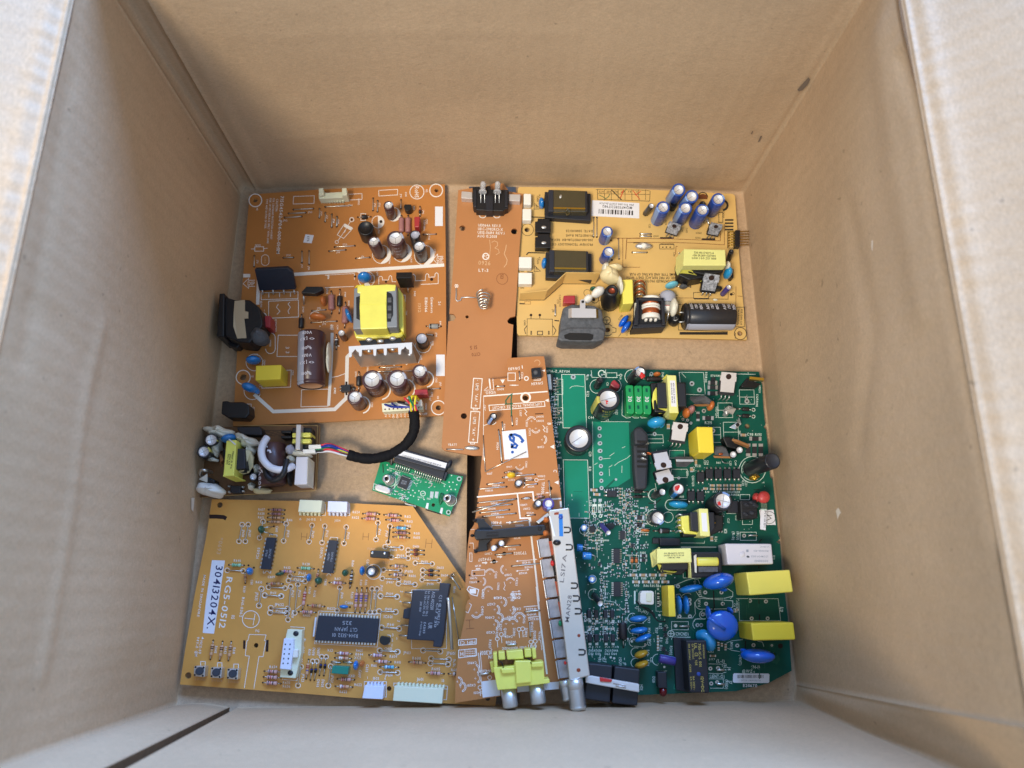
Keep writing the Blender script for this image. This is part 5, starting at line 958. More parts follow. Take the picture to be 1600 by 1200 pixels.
b.disc(708, 730, 26, 52, 3, 'blue', h=3.6, vh=4.4); b.disc(772, 712, 26, 34, 10, 'orange_disc', h=4, vh=4.5)
jl(955, 578, 1138, 590); b.res(845, 622, 1015, 632, 38, 'res_pink', ('b_white', 'b_vio', 'b_vio'), fat=.6); b.res(900, 688, 1070, 695, 38, 'res_pink', ('b_white', 'b_red', 'b_black'), fat=.6); b.res(960, 745, 1150, 752, 38, 'res_blue', ('b_white', 'b_blue', 'b_blue'), fat=.52); jl(960, 800, 1142, 808)
jl(135, 745, 105, 940); jl(445, 740, 420, 942)
for x, y0, y1, bd in ((215, 670, 870, 'res_tan'),): b.res(x, y0, x - 25, y1, 36, bd, ('b_red', 'b_red', 'b_blue'), fat=.6)
for x, y in ((258, 688), (300, 688), (352, 640), (398, 642)): b.arc(x, y, RR * .9, w=6); b.res(x, y, x - 25, y + 195, 30, 'b_black', ('b_blue',), name='diode', fat=.22)
o = b.block('connector', [(800, 940), (1000, 948), (985, 1085), (772, 1075)], 8, 'conn_lilac', .3)
for i in range(5): b.block('pin', [(825 + i * 36, 905 + i), (845 + i * 36, 906 + i), (843 + i * 36, 950 + i), (823 + i * 36, 949 + i)], 4, 'conn_lilac', .2, parent=o)
b.rect(795, 900, 1025, 1060, 6)
# left part
b.t(270, 920, 6.315)
b.arc(770, 300, 84, w=7); b.line([(708, 290), (808, 300)], 6); b.line([(812, 245), (792, 360)], 6)
b.txt('FG', 835, 415, 2, 26); b.line([(705, 980), (755, 665), (715, 660), (730, 515), (740, 510), (755, 450), (920, 455), (905, 510), (920, 515), (890, 670), (850, 668), (800, 985)], 6)
b.fill(695, 508, 717, 592, 'hole', sk=-2); b.fill(920, 505, 946, 620, 'hole', sk=-4)
b.txt('HCS-60', 275, 575, 97, 26, width=130); b.txt('94V-0', 245, 530, 97, 26, width=110); b.txt('@M', 232, 640, 97, 26); b.sheet([(288, 470), (310, 490), (285, 500)])
for x, y in ((400, 510), (492, 520), (578, 522)): b.res(x, y, x - 30, y + 185, 36, 'res_tan', ('b_brown', 'b_black', 'b_gold'), fat=.6)
for s_, x, y in (('R643', 425, 600), ('R642', 520, 605), ('R641', 605, 610)): b.txt(s_, x, y, 97, 26)
for i, (x, y) in enumerate(((265, 812), (430, 825), (592, 838))):
    o = b.block('push_button', [(x - 55, y - 50), (x + 55, y - 45), (x + 45, y + 60), (x - 60, y + 50)], 5, 'tin', .3)
    mb = MB(); c0, c1 = b.W(x - 2, y, 4.5), b.W(x - 2, y, 6.6); r = b.L(x, y, 38); mb.lathe(c0, c1, [(0, r, 'charcoal'), (.85, r, 'charcoal'), (1, r * .85, 'charcoal')], 20); mb.build('button_cap', o)
    for dx, dy in ((-40, -40), (40, -35), (32, 45), (-48, 38)): b.lump('stud', x + dx, y + dy, 10, 10, 0, 5, .4, 'dark', 0, parent=o)
    b.rect(x + 10, y - 95, x + 55, y - 45, 6); b.txt(('SW605', 'SW604', 'SW603')[i], x + 5, y + 78, 3, 26, 'ink_dim')
b.txt('R634', 992, 770, 2, 28); b.txt('R635', 1122, 925, 2, 28); b.txt('R636', 1122, 962, 2, 28)
for i, y in enumerate((812, 868, 925)): b.res(905 - i * 8, y, 1065, y + 10, 40, 'res_pink', ('b_black', 'b_red', 'b_black'), fat=.6)
jl(908, 65, 1070, 72); jl(968, 190, 1132, 198); jl(960, 235, 1125, 242); b.txt('JP632', 1050, 155, 2, 30); b.txt('JP633', 1050, 215, 2, 26); b.jump(875, 0, 850, 165, rings=RR, ringw=6); b.txt('JP635', 828, 75, 97, 28)
o = b.block('ribbon_connector', [(1130, 398), (1275, 405), (1265, 640), (1210, 885), (1055, 875), (1075, 640)], 6, 'conn_cream', .4, label='white ten way ribbon cable socket with screw ears')
b.block('housing', [(1095, 490), (1190, 495), (1190, 600), (1160, 800), (1055, 790), (1075, 640)], 9, 'conn_lilac', .3, parent=o); b.block('key', [(1190, 600), (1235, 602), (1230, 680), (1180, 680)], 9, 'conn_white', .3, parent=o)
for k in range(5):
    for j in range(2): b.slab('contact', [(1105 - k * 5.5 + j * 47, 540 + k * 47, 9.1), (1118 - k * 5.5 + j * 47, 541 + k * 47, 9.1), (1116 - k * 5.5 + j * 47, 556 + k * 47, 9.1), (1103 - k * 5.5 + j * 47, 555 + k * 47, 9.1)], .1, 'plastic_grey', 0, parent=o)
for x, y in ((1215, 442), (1160, 830)): b.lump('screw', x, y, 28, 26, 0, 6, .7, 'ic', 0, parent=o)
b.line([(1160, 375), (1300, 382), (1225, 905), (1080, 895)], 6)
b.done()
# ================================================================ BOARD E: green UPS board
b = Board('green_power_board', .0055, 'large dark green board crowded with yellow box capacitors and blue discs', 'circuit board', 'pcb_green',
          [(852, 574), (1186, 581), (1188, 592), (1191, 602), (1193, 640), (1196, 664), (1193, 667), (1197, 672), (1201, 707), (1203, 745), (1207, 749), (1216, 836), (1219, 842), (1213, 847), (1219, 850), (1222, 890), (1231, 965), (1236, 1033), (1237, 1048), (1200, 1068), (1150, 1080), (1000, 1086), (905, 1084), (880, 900)],
          [(896, 589.5, 2.6), (1167.5, 666, 4), (1209, 1022, 2.6), (899.5, 723, 2.6), (902, 803, 2.6)], inks='ink_green')
E_ = b
def pad(x, y, r=14, m='solder'): b.dot(x, y, r, m); b.dot(x, y, r * .4, 'hole')
b.t(840, 560, 8)
b.txt('071A-Z_REV04', 255, 160, 1, 32, width=290)
b.sheet([(303, 210), (588, 205), (610, 865), (325, 865)], 'copper_green'); b.line([(300, 200), (590, 202), (612, 870), (318, 868)], 7, closed=True)
b.sheet([(680, 790), (1140, 800), (1160, 1500), (1000, 1600), (690, 1620)], 'copper_green'); b.line([(670, 150), (680, 238), (1000, 240)], 6); b.rect(862, 180, 990, 238, 6); b.line([(990, 210), (1025, 212)], 6); b.arc(1040, 210, 14, w=6); b.line([(850, 140), (850, 240)], 6)
b.arc(800, 190, 40, 100, 350, 12); b.txt('C4', 835, 185, 100, 30)
b.line([(790, 790), (1160, 792)], 5); b.line([(685, 790), (700, 1700)], 5)
for x, y in ((630, 210), (668, 210), (805, 205)): pad(x, y, 12)
b.txt('RS2', 628, 445, 92, 34); b.txt('C52', 990, 670, 92, 30); b.txt('C44', 668, 738, 0, 32); b.txt('IC36', 620, 240, 90, 26); b.txt('F1', 1035, 250, 90, 26); b.txt('C8', 875, 320, 90, 28); b.txt('R4', 870, 770, 0, 26)
b.line([(400, 375), (430, 350), (490, 342), (580, 355)], 5); b.arc(740, 350, 85, 60, 300, 6); b.arc(960, 340, 85, -60, 80, 6); b.line([(1060, 400), (1055, 710), (1110, 745), (1160, 740), (1170, 720), (1210, 745), (1260, 745), (1275, 715), (1300, 745), (1370, 740)], 6)
b.arc(1180, 230, 90, 100, 280, 7); b.arc(905, 600, 100, 30, 140, 6)
for i in range(5): pad(445, 232, 32) if i == 0 else pad(775, 780 + i * 94, 26)
b.ecap(1285, 170, 78, 19, 'sl_black', 'st_ltblue', base=(1180, 270), cross=1, lines=(), a0=.3); b.lump('paint_mark', 1310, 215, 34, 30, 40, 19, .4, 'red_dot', .3, 2)
b.ecap(885, 505, 148, 22, 'sl_black', 'st_gold', base=(800, 650), cross=1, a0=.45, lines=('TOTAL', '16V', '1000'), tcol='st_gold'); b.lump('paint_mark', 862, 555, 30, 34, 0, 21.6, .4, 'red_dot', .25, 3)
b.ecap(780, 270, 42, 8, 'sl_black', 'sl_black', base=(735, 360), top='charcoal', cross=0, lines=()); b.block('diode', [(925, 290), (960, 262), (1030, 330), (1020, 375), (960, 370), (910, 330)], 7, 'red_film', .6, label='small red capacitor beside the large one with a red paint dab')
b.ecap(515, 1000, 172, 14, 'sl_black', 'sl_black', base=(490, 1060), cross=1, lines=(), rt=.68, label='widest black capacitor with a silver top')
for i, x in enumerate((1100, 1208, 1312)):
    o = b.block('blade_fuse', [(x, 345 + i * 4), (x + 14, 332 + i * 4), (x + 84, 332 + i * 4), (x + 98, 345 + i * 4), (x + 112, 670 + i * 3), (x + 96, 695 + i * 3), (x + 24, 688 + i * 3), (x + 12, 672 + i * 3)], 9, 'fuse_green', .5, label='green blade fuse marked 30')
    mb = MB(); O = b.W(x + 56, 508 + i * 2, 9.05); a = math.radians(92); ux = b.W(x + 56 + math.cos(a), 508 + i * 2 + math.sin(a), 9.05) - O; uy = b.W(x + 56 + math.sin(a), 508 + i * 2 - math.cos(a), 9.05) - O
    text_map(mb, '30', lambda u, v: O + ux * u * 50 + uy * (v - .5) * 50, 'print_white', width=1.35); mb.build('marking', o)
    for y in (398, 610): b.slab('test_slot', [(x + 36, y - 22, 9.1), (x + 62, y - 22, 9.1), (x + 66, y + 22, 9.1), (x + 40, y + 22, 9.1)], .1, 'pcb_green', 0, parent=o)
# connectors at far left edge
b.block('connector', [(118, 200), (165, 195), (182, 385), (140, 390)], 5, 'steel', .2); b.block('connector', [(165, 190), (188, 190), (200, 400), (182, 400)], 6, 'plastic', .2)
for y0, n in ((265, 4), (620, 4)):
    for i in range(n): b.wire('pin', [(190, y0 + 10 + i * 38, 4), (240, y0 + 8 + i * 38, 2), (285, y0 + i * 36, 0)], .4, 'tin')
    b.rect(225, y0 - 5, 315, y0 + 185, 6)
for k in range(16): b.txt(random.choice(('R1', 'R2', 'C3', 'C5')), 215 + 40 * (k % 2), 465 + 18 * (k // 2), 90, 14)
b.txt('CN3', 235, 900, 90, 24)
b.t(860, 690, 8)
b.sheet([(175, 240), (462, 240), (480, 952), (190, 952)], 'copper_green'); b.line([(160, 228), (465, 230), (490, 958), (180, 955)], 6, closed=True); b.txt('RS1', 495, 340, 92, 32); b.txt('C19', 497, 155, 92, 34)
for y in (20, 116, 210, 305, 400, 490, 580): pad(622 + y * .03, y, 26)
for p in (((800, 300), (850, 260), (960, 205), (1000, 170)), ((660, 215), (750, 208)), ((730, 320), (768, 300), (770, 290)), ((735, 340), (738, 430)), ((895, 300), (893, 390)), ((740, 180), (800, 140)), ((895, 80), (935, 62)), ((550, 290), (590, 265))): b.line(list(p), 5, 'ink_green')
b.sheet([(680, 575), (800, 465), (815, 480), (700, 590)], 'trace_green'); b.dot(820, 473, 16, 'solder')
b.dip([(712, 612), (828, 612), (828, 690), (712, 690)][0:4], 2, 3, out=1, rows=()) ; [b.wire('pin', [(x, y, 1.5), (x + d, y, .3)], .6, 'tin') for x, d in ((712, -40), (828, 34)) for y in (628, 672)]
for x, y in ((545, 605), (580, 660)): b.chipres(x, y, 90, 32, 3, 'smd_tan')
for x in (552, 622): b.fill(x - 20, 715, x + 20, 752, 'solder'); b.rect(x - 24, 785, x + 24, 885, 7); b.fill(x - 22, 785, x + 22, 810); b.line([(x, 752), (x, 915)], 6); b.arc(x + 4, 930, 18, w=8)
b.txt('L200', 505, 770, 92, 28)
# charred row of transistors
o = b.block('charred_part', [(1035, 0), (1150, -120), (1230, 0), (1225, 280), (1210, 590), (1070, 600), (1045, 350)], 8, 'charcoal', 1.5, label='row of charred black blocks with slots')
b.block('charred_part', [(1040, -160), (1100, -200), (1150, -180), (1225, -100), (1230, 20), (1050, 40)], 13, 'charcoal', 1.8, parent=o)
for i in range(6): b.slab('slot', [(1085, 45 + i * 62 - 60, 13.2 if i < 1 else 8.3), (1205, 48 + i * 62 - 60, 13.2 if i < 1 else 8.3), (1205, 78 + i * 62 - 60, 13.2 if i < 1 else 8.3), (1085, 72 + i * 62 - 60, 13.2 if i < 1 else 8.3)], .2, 'dark', 0, parent=o)
for i, (x, y) in enumerate(((1170, 155), (1165, 215), (1240, 150), (1195, 20))): b.lump('bare_wire', x, y, 36, 16, 10, 9, 1.2, 'tin' if i != 2 else 'copper', .2, i)
for x, y in ((1060, 628), (1060, 690)): b.res(975, y, 1215, y, 38, 'res_black', ('b_black',), name='diode', fat=.42)
b.to220((1425, 335, 15), (1362, 108, 13), 205, legs=0, label='bare metal tab leaning over the yellow box capacitor'); b.to220((1450, 508, 12), (1388, 345, 11), 215, legs=0)
b.ecap(1400, 630, 44, 12, 'sl_black', 'sl_ltblue', base=(1290, 680), lines=(), cross=0, rt=.92); b.arc(1310, 670, 80, 90, 270, 7)
b.ecap(1345, 955, 90, 10, 'sl_black', 'st_ltblue', base=(1290, 965), lines=(), a0=.8, cross=1, rt=.78); b.arc(1300, 950, 105, 100, 280, 7); b.arc(1470, 945, 66, w=5)
b.line([(1220, 640), (1225, 700)], 6); b.line([(1310, 520), (1330, 640)], 5); b.line([(1225, 770), (1320, 770), (1380, 720)], 10, 'dark')
b.arc(1500, 790, 66, 90, 270, 7); b.line([(1500, 724), (1760, 724)], 6); b.line([(1500, 856), (1700, 856)], 6)
b.disc(1600, 785, 122, 48, 6, 'cyan', h=4, vh=4.5)
b.ecap(420, 1075, 42, 10, 'sl_ltblue', 'st_ltblue', lines=(), cross=0, rt=.7, base=(420, 1090)); b.arc(420, 1105, 55, w=7); b.arc(525, 1095, 55, w=7); b.to92(522, 1095, 44, 0, 4)
b.ecap(725, 1140, 32, 13, 'sl_violet', 'st_ltblue', base=(635, 1040), lines=(), cross=0, rt=.95); b.arc(640, 1060, 62, 90, 300, 6); b.to92(755, 1050, 48, 90, 4)
b.disc(1185, 1108, 55, 20, 5, 'orange_disc', h=2.2, vh=2.2); b.arc(1115, 1110, 24, 90, 270, 6); b.line([(1115, 1086), (1240, 1088)], 6); b.line([(1115, 1134), (1230, 1136)], 6); b.arc(1112, 1110, 14, w=8, m='solder')
b.res(1290, 1115, 1545, 1118, 60, 'res_black', ('print_grey',), name='diode', fat=.5)
for y in (950, 1040): b.chipres(1115, y, 120, 56, 2)
# ---- top right of the board
b.t(1010, 560, 7.62)
b.txt('076/046', 825, 205, 1, 26); b.line([(390, 165), (415, 425), (690, 435)], 7); b.line([(390, 165), (680, 168), (700, 430)], 5); b.line([(450, 265), (628, 265), (630, 400)], 5); b.sheet([(400, 175), (672, 172), (690, 418), (422, 415)], 'trace_green')
pad(542, 300, 30); pad(633, 375, 30); b.line([(420, 175), (470, 230)], 5)
for x0, y0, x1, y1 in ((1105, 375, 1280, 545), (850, 530, 1020, 705), (915, 760, 1090, 995), (10, 910, 195, 1005), (790, 820, 880, 1000)): b.rect(x0, y0, x1, y1, 5, sk=8); b.line([(x0, (y0 + y1) / 2), (x1, (y0 + y1) / 2)], 5)
pad(1197, 510, 30); pad(1190, 468, 18); pad(685, 625, 26); pad(745, 500, 18); pad(790, 860, 30); b.txt('R215', 738, 765, 0, 34, width=85); b.txt('C98 R195', 1285, 905, 2, 32, width=175)
b.line([(1060, 185), (1300, 190)], 6); b.line([(1210, 165), (1212, 185)], 5)
for s_, x, y in (('Q33/Q34', 838, 640), ('R214', 712, 195), ('R210', 710, 255), ('+MOV', 1350, 365), ('KG19/R198', 1318, 500), ('J101', 1110, 880), ('C3', 50, 205), ('D40', 195, 195)): b.txt(s_, x, y, 92, 26)
for x, y, w in ((790, 345, 100), (790, 415, 100), (790, 290, 90), (735, 710, 110), (1298, 955, 120)): b.chipres(x, y, w * 1.2, 46, 1)
for x in (615,): b.chipres(x, 690, 110, 38, 90)
for i in range(3): b.chipres(1213 + i * 75, 1090, 150, 50, 90)
b.block('transistor', [(775, 225), (820, 225), (820, 262), (775, 262)], 1.6, 'ic', .1)
b.to220((985, 168, 15), (955, 440, 10), 185, label='shiny metal faced transistor at the far edge'); b.to220((410, 768, 15), (370, 1010, 10), 185)
b.slab('power_transistor', [(1230, 215, 16), (1400, 232, 16), (1395, 248, 10), (1220, 235, 10)], 1.6, 'brass', .1, label='brass coloured part tilting over the right edge'); b.block('plastic_body', [(1130, 320), (1200, 230), (1320, 290), (1370, 300), (1310, 350), (1140, 345)], 5, 'plastic', .3)
b.lump('solder_glint', 1300, 262, 22, 14, 0, 9, .8, 'tin', .1, 4)
o = b.block('transformer', [(50, 290), (470, 280), (480, 560), (370, 640), (100, 640)], 12, 'bobbin', .7, label='black transformer with an upright yellow tape band')
b.block('core', [(130, 285), (465, 290), (480, 570), (135, 590)], 17, 'ic', .6, parent=o); b.slab('tape_wrap', [(120, 335, 14), (80, 400, 13), (65, 500, 12), (80, 600, 11), (150, 660, 9), (270, 640, 10), (255, 600, 14), (150, 590, 16), (130, 540, 16)], 3, 'tape', .4, parent=o)
b.block('tape_wrap', [(245, 195), (355, 200), (385, 650), (275, 650)], 21, 'tape_pale', .5, parent=o, h0=4); b.slab('tape_wrap', [(275, 650, 20.9), (385, 650, 20.9), (340, 740, 5), (225, 715, 5)], .5, 'tape', .1, parent=o); b.slab('code_label', [(280, 262, 21.1), (342, 264, 21.1), (360, 575, 21.1), (295, 572, 21.1)], .1, 'label_white', 0, parent=o)
mb = MB()
for k, s_ in enumerate(('430-2002-Z REV01', 'GUANG 10421')):
    O = b.W(330 - k * 26, 410, 21.2); a = math.radians(87); ux = b.W(330 - k * 26 + math.cos(a), 410 + math.sin(a), 21.2) - O; uy = b.W(330 - k * 26 + math.sin(a), 410 - math.cos(a), 21.2) - O
    text_map(mb, s_, lambda u, v: O + ux * u * 16 + uy * (v - .5) * 16, 'ink_black', width=15)
mb.build('marking', o)
b.slab('tape_wrap', [(190, 245, 14), (235, 200, 20), (250, 205, 20), (205, 255, 14)], .5, 'tape', 0, parent=o)
b.disc(125, 188, 44, 22, 2, 'orange_disc', h=3, vh=3); b.res(-60, 245, 230, 250, 62, 'res_black', ('b_black',), name='diode', fat=.6); b.arc(60, 185, 18, w=8, m='solder')
b.slab('power_transistor', [(510, 485, 6), (690, 478, 16), (760, 530, 14), (745, 560, 12), (600, 562, 10), (560, 530, 8)], 2, 'plastic_grey', .2); b.slab('copper_tab', [(565, 555, 13), (750, 548, 13), (745, 572, 12), (600, 572, 12)], 1, 'copper_tab', .1)
b.disc(765, 565, 40, 60, 20, 'orange_disc', h=8, vh=4); b.disc(475, 650, 40, 60, -10, 'orange_disc', h=7, vh=5); b.disc(532, 610, 42, 48, 0, 'res_mauve', h=9, vh=5); b.wire('lead', [(530, 600, 13), (532, 690, 2)], .4, 'tin')
for x, y in ((435, 725), (490, 735), (530, 770)): pad(x, y, 18)
b.disc(118, 762, 108, 66, -8, 'cyan', h=9, vh=6, label='pale blue bulging disc below the fuses'); b.lump('disc_tail', 185, 790, 30, 40, 20, 5, 4, 'cyan', 0); b.line([(0, 880), (80, 880), (120, 830)], 9, 'dark'); pad(98, 900, 24)
b.block('film_capacitor', [(598, 812), (790, 815), (808, 1125), (622, 1122)], 21, 'yellow_box', .6, label='bright yellow box capacitor in the middle of the green board')
b.slab('metal_clip', [(985, 565, 10), (1070, 600, 7), (1030, 670, 6), (920, 640, 6), (930, 610, 8)], .7, 'tin', .1); b.lump('clip_foot', 942, 665, 30, 30, 0, 4, 3, 'tin', .05)
b.slab('metal_clip', [(1100, 700, 8), (1130, 780, 8), (1060, 845, 6), (985, 820, 5), (1080, 760, 6)], .7, 'steel', .1); b.lump('terminal_hole', 1085, 790, 22, 22, 0, 7.4, .3, 'dark', 0)
for y in (608, 688): b.res(1085, y - 8, 1275, y + 4, 46, 'res_black', ('res_black',), name='diode', fat=.42); b.arc(1275, y + 4, 18, w=7)
b.block('plastic_body', [(910, 940), (985, 935), (1110, 1030), (1070, 1080), (960, 1050)], 7, 'plastic', .4); b.slab('copper_tab', [(1015, 975, 11), (1080, 990, 12), (1225, 1050, 12), (1210, 1075, 10), (1050, 1010, 10)], 1.4, 'copper_tab', .2, label='slanting copper tab beside three chip resistors')
b.chipres(262, 810, 60, 36, 90, 'smd_tan'); b.chipres(1155, 912, 70, 32, 3, 'smd_tan')
# ---- middle right
b.t(1030, 690, 8)
for x, y in ((1005, 105), (925, 162)): b.ecap(x, y, 44, 12, 'sl_black', 'sl_black', lines=(), cross=1, rt=.84, base=(x - 15, y + 10))
b.slab('power_transistor', [(690, 165, 8), (885, 195, 8), (840, 90, 11), (800, 70, 12), (700, 70, 11)], 2, 'plastic_grey', .2); b.slab('copper_tab', [(675, 178, 8.6), (890, 188, 8.6), (890, 210, 8), (690, 205, 8)], 1, 'copper_tab', .1); b.lump('washer', 770, 155, 30, 16, 0, 9, .8, 'copper', 0)
b.slab('power_transistor', [(205, 225, 10), (430, 225, 10), (425, 248, 9), (340, 320, 4), (215, 318, 4)], 3, 'plastic_grey', .2); b.slab('metal_tab', [(215, 222, 11), (432, 224, 11), (430, 252, 10.5), (215, 252, 10.5)], 1, 'tin', .1)
b.rect(128, 110, 315, 205, 5); b.rect(150, 345, 350, 450, 5); b.fill(165, 355, 335, 438, 'trace_green'); b.fill(140, 122, 305, 195, 'copper_green'); pad(245, 455, 18)
b.ecap(1420, 240, 102, 30, 'sl_black', 'sl_black', base=(1130, 350), lines=(), cross=0, top='charcoal', rt=.86, label='tall black capacitor leaning over the right edge'); b.arc(1165, 350, 165, w=8); b.arc(1165, 350, 135, 60, 140, 7); b.arc(1165, 350, 135, 160, 230, 7)
b.lump('glue_blob', 1190, 450, 60, 36, -10, 1.5, 2, 'brass', .2, 3)
for x, y in ((520, 440), (628, 400), (740, 400), (855, 400), (970, 400)):
    b.block('optocoupler', [(x - 42, y - 55), (x + 45, y - 55), (x + 45, y + 55), (x - 40, y + 58)], 3.4, 'ic', .2)
    for dx in (-28, 24):
        b.wire('pin', [(x + dx, y - 58, 1.5), (x + dx - 6, y - 80, .2)], .6, 'tin'); b.wire('pin', [(x + dx, y + 60, 1.5), (x + dx, y + 88, .2)], .6, 'tin')
for x, y in ((400, 675), (515, 680)):
    b.block('optocoupler', [(x - 42, y - 55), (x + 45, y - 55), (x + 48, y + 58), (x - 38, y + 60)], 3.4, 'ic', .2)
    for dx in (-28, 24): b.wire('pin', [(x + dx, y - 58, 1.5), (x + dx - 6, y - 85, .2)], .6, 'tin'); b.wire('pin', [(x + dx, y + 62, 1.5), (x + dx + 5, y + 95, .2)], .6, 'tin')
for j, y in enumerate((547, 592)):
    for i in range(5): b.chipres(665 + i * 83, y, 62, 28, 2, 'smd_tan')
b.chipres(580, 588, 60, 28, 2, 'smd_tan'); b.txt('R48', 600, 628, 1, 24); b.txt('R47 R44R43R49R150', 840, 628, 1, 24, width=340); b.txt('R46R50', 935, 664, 1, 24, width=130)
for s_, x, y in (('C39', 572, 262), ('C34', 605, 262), ('R60', 742, 262), ('C33', 175, 695), ('R83', 282, 690)): b.txt(s_, x, y, 90 if x in (572, 605) else 0, 26)
for s_, x, y, a in (('C37', 890, 270, 90), ('C44', 955, 265, 90), ('C20', 1050, 520, 90), ('C21', 1088, 520, 90), ('R221', 485, 303, 0), ('Q35', 355, 395, 90), ('Q30/Q31', 425, 490, 90), ('C46', 432, 345, 90), ('C6', 800, 920, 92), ('C27', 865, 990, 92), ('D33', 965, 955, 92), ('IC3', 825, 1120, 92), ('C86', 1060, 350, 90), ('-4', 1300, 510, 0)): b.txt(s_, x, y, a, 28)
b.chipres(405, 350, 60, 34, 90, 'smd_tan'); b.chipres(460, 260, 70, 28, 90, 'smd_tan')
for x in (780, 820): b.wire('bent_lead', smooth([(780, 215, 0), (790, 250, 3), (830, 270, 2), (855, 255, 0)], 4), .3, 'tin') if x == 780 else None
b.ecap(240, 590, 78, 16, 'sl_black', 'sl_ltblue', base=(190, 640), lines=(), a0=.6, cross=0, rt=.8); b.lump('paint_mark', 225, 580, 34, 30, -50, 15.7, .4, 'red_dot', .3, 8)
b.ecap(800, 742, 120, 20, 'sl_black', 'st_ltblue', base=(680, 810), lines=('KXG',), a0=.12, cross=2, rt=.74); b.lump('paint_mark', 750, 775, 26, 22, 0, 19.7, .4, 'red_dot', .25, 6)
b.block('diode', [(850, 735), (985, 745), (985, 890), (860, 885)], 4, 'ic', .2)
o = b.block('terminal_block', [(1010, 735), (1220, 730), (1235, 960), (1025, 970)], 9, 'bobbin', .7, label='black four way block with ragged top')
b.slab('seam', [(1045, 835, 9.1), (1220, 830, 9.1), (1222, 845, 9.1), (1047, 850, 9.1)], .1, 'dark', 0, parent=o); [b.lump('ridge', x, y, 45, 22, 10, 9, 1.4, 'charcoal', .25, i, parent=o) for i, (x, y) in enumerate(((1085, 790), (1160, 770), (1080, 910), (1165, 895), (1200, 800)))]
b.rect(1012, 662, 1130, 725, 6); b.line([(985, 735), (1000, 975)], 7); b.rect(1040, 975, 1165, 1035, 6); b.line([(1180, 602), (1275, 602)], 9, 'dark'); b.line([(840, 900), (960, 900)], 5)
# thermal fuse with tape and sticker
b.lump('thermal_disc', 1305, 695, 78, 76, 0, 14, 2.4, 'thermal_red', .02, 4, label='red round sensor with a clear tail'); b.lump('thermal_disc', 1210, 700, 44, 60, 0, 5, 3, 'thermal_red', .02, 4)
b.sheet([(1250, 855), (1430, 853), (1458, 1042), (1280, 1042)], 'label_white'); b.arc(1378, 950, 76, w=6, m='ink_black', n=20); b.line([(1340, 905), (1400, 960), (1340, 985)], 7, 'ink_black'); b.line([(1350, 925), (1410, 920)], 7, 'ink_black')
b.slab('clear_tail', [(1272, 770, 10), (1348, 770, 10), (1345, 900, 7), (1275, 900, 7)], .3, 'clear', 0)
o = b.slab('paper_flag', [(1268, 840, 8), (1345, 840, 8), (1330, 1108, 8), (1262, 1095, 8)], .3, 'label_white', 0)
mb = MB(); O = b.W(1322, 965, 8.05); a = math.radians(-86); ux = b.W(1322 + math.cos(a), 965 + math.sin(a), 8.05) - O; uy = b.W(1322 + math.sin(a), 965 - math.cos(a), 8.05) - O
text_map(mb, '2-BE IOI 39-04P', lambda u, v: O + ux * u * 24 + uy * (v - .5) * 24, 'ink_black', width=9.2); mb.build('marking', o)
# small transformer with coil pins
o = b.block('transformer', [(290, 900), (640, 900), (800, 920), (800, 1100), (640, 1180), (300, 1190)], 8, 'bobbin', .6, label='small black transformer with a white labelled tape band')
b.block('core', [(385, 880), (690, 880), (700, 1080), (650, 1150), (400, 1110)], 14, 'ic', .6, parent=o); b.block('tape_wrap', [(272, 930), (380, 920), (385, 1000), (400, 1100), (500, 1145), (480, 1160), (320, 1150), (285, 1080)], 10, 'tape', .7, parent=o)
b.block('tape_wrap', [(495, 835), (612, 838), (640, 1185), (515, 1180)], 17, 'tape_pale', .5, parent=o, h0=2); b.slab('code_label', [(525, 890, 17.1), (590, 892, 17.1), (605, 1125, 17.1), (540, 1122, 17.1)], .1, 'label_white', 0, parent=o)
for i in range(4): b.wire('pin', smooth([(300, 925 + i * 68, 7), (250, 910 + i * 68, 7), (212, 935 + i * 66, 4), (210, 940 + i * 66, 0)], 4), .5, 'tin', parent=o)
for x, y in ((420, 1015), (685, 1015)): b.lump('core_glint', x, y, 20, 14, 0, 12, 1, 'brass', .1, parent=o)
for x, y in ((715, 935), (755, 1025), (770, 1120), (735, 1120), (760, 965)): b.chipres(x, y, 44, 22, 20)
b.block('transistor', [(730, 1060), (775, 1060), (775, 1090), (730, 1090)], 1.4, 'res_blue', .1)
# ---- dense logic area: chips and rows
b.t(870, 820, 8)
for x, y, w, l, n in ((820, 130, 60, 110, 5), (748, 390, 80, 180, 8), (755, 805, 90, 180, 7)): b.soic(x, y, w, l, n)
b.soic(945, 260, 34, 50, 3); b.soic(535, 495, 30, 40, 3)
for s_, x, y in (('R89', 985, 668), ('R88', 1088, 668), ('R87', 1205, 668), ('R159', 1325, 672), ('R90', 998, 758), ('R86', 1118, 760), ('R85', 1195, 762), ('R84', 1270, 764), ('R105', 1078, 350)): b.txt(s_, x, y, 1, 30)
for i in range(4): b.chipres(958 + i * 122, 628, 96, 34, 1, 'smd_tan'); b.chipres(992 + i * 122, 714, 96, 34, 1, 'smd_tan')
b.chipres(1085, 388, 90, 36, 1); b.chipres(1085, 442, 90, 36, 1)
b.rect(915, 378, 1020, 488, 6)
for x in (940, 995): b.res(x, 335, x, 545, 38, 'orange_disc', ('b_black',), name='diode', fat=.3)
b.line([(910, 560), (1035, 565), (1040, 480)], 5); b.rect(498, 190, 650, 200, 5); b.line([(500, 195), (505, 410)], 5); b.line([(600, 760), (605, 950), (720, 965), (820, 1060)], 5)
b.ecap(442, 680, 44, 8, 'sl_ltblue', 'st_ltblue', lines=(), cross=0, rt=.66); b.arc(442, 680, 52, w=6)
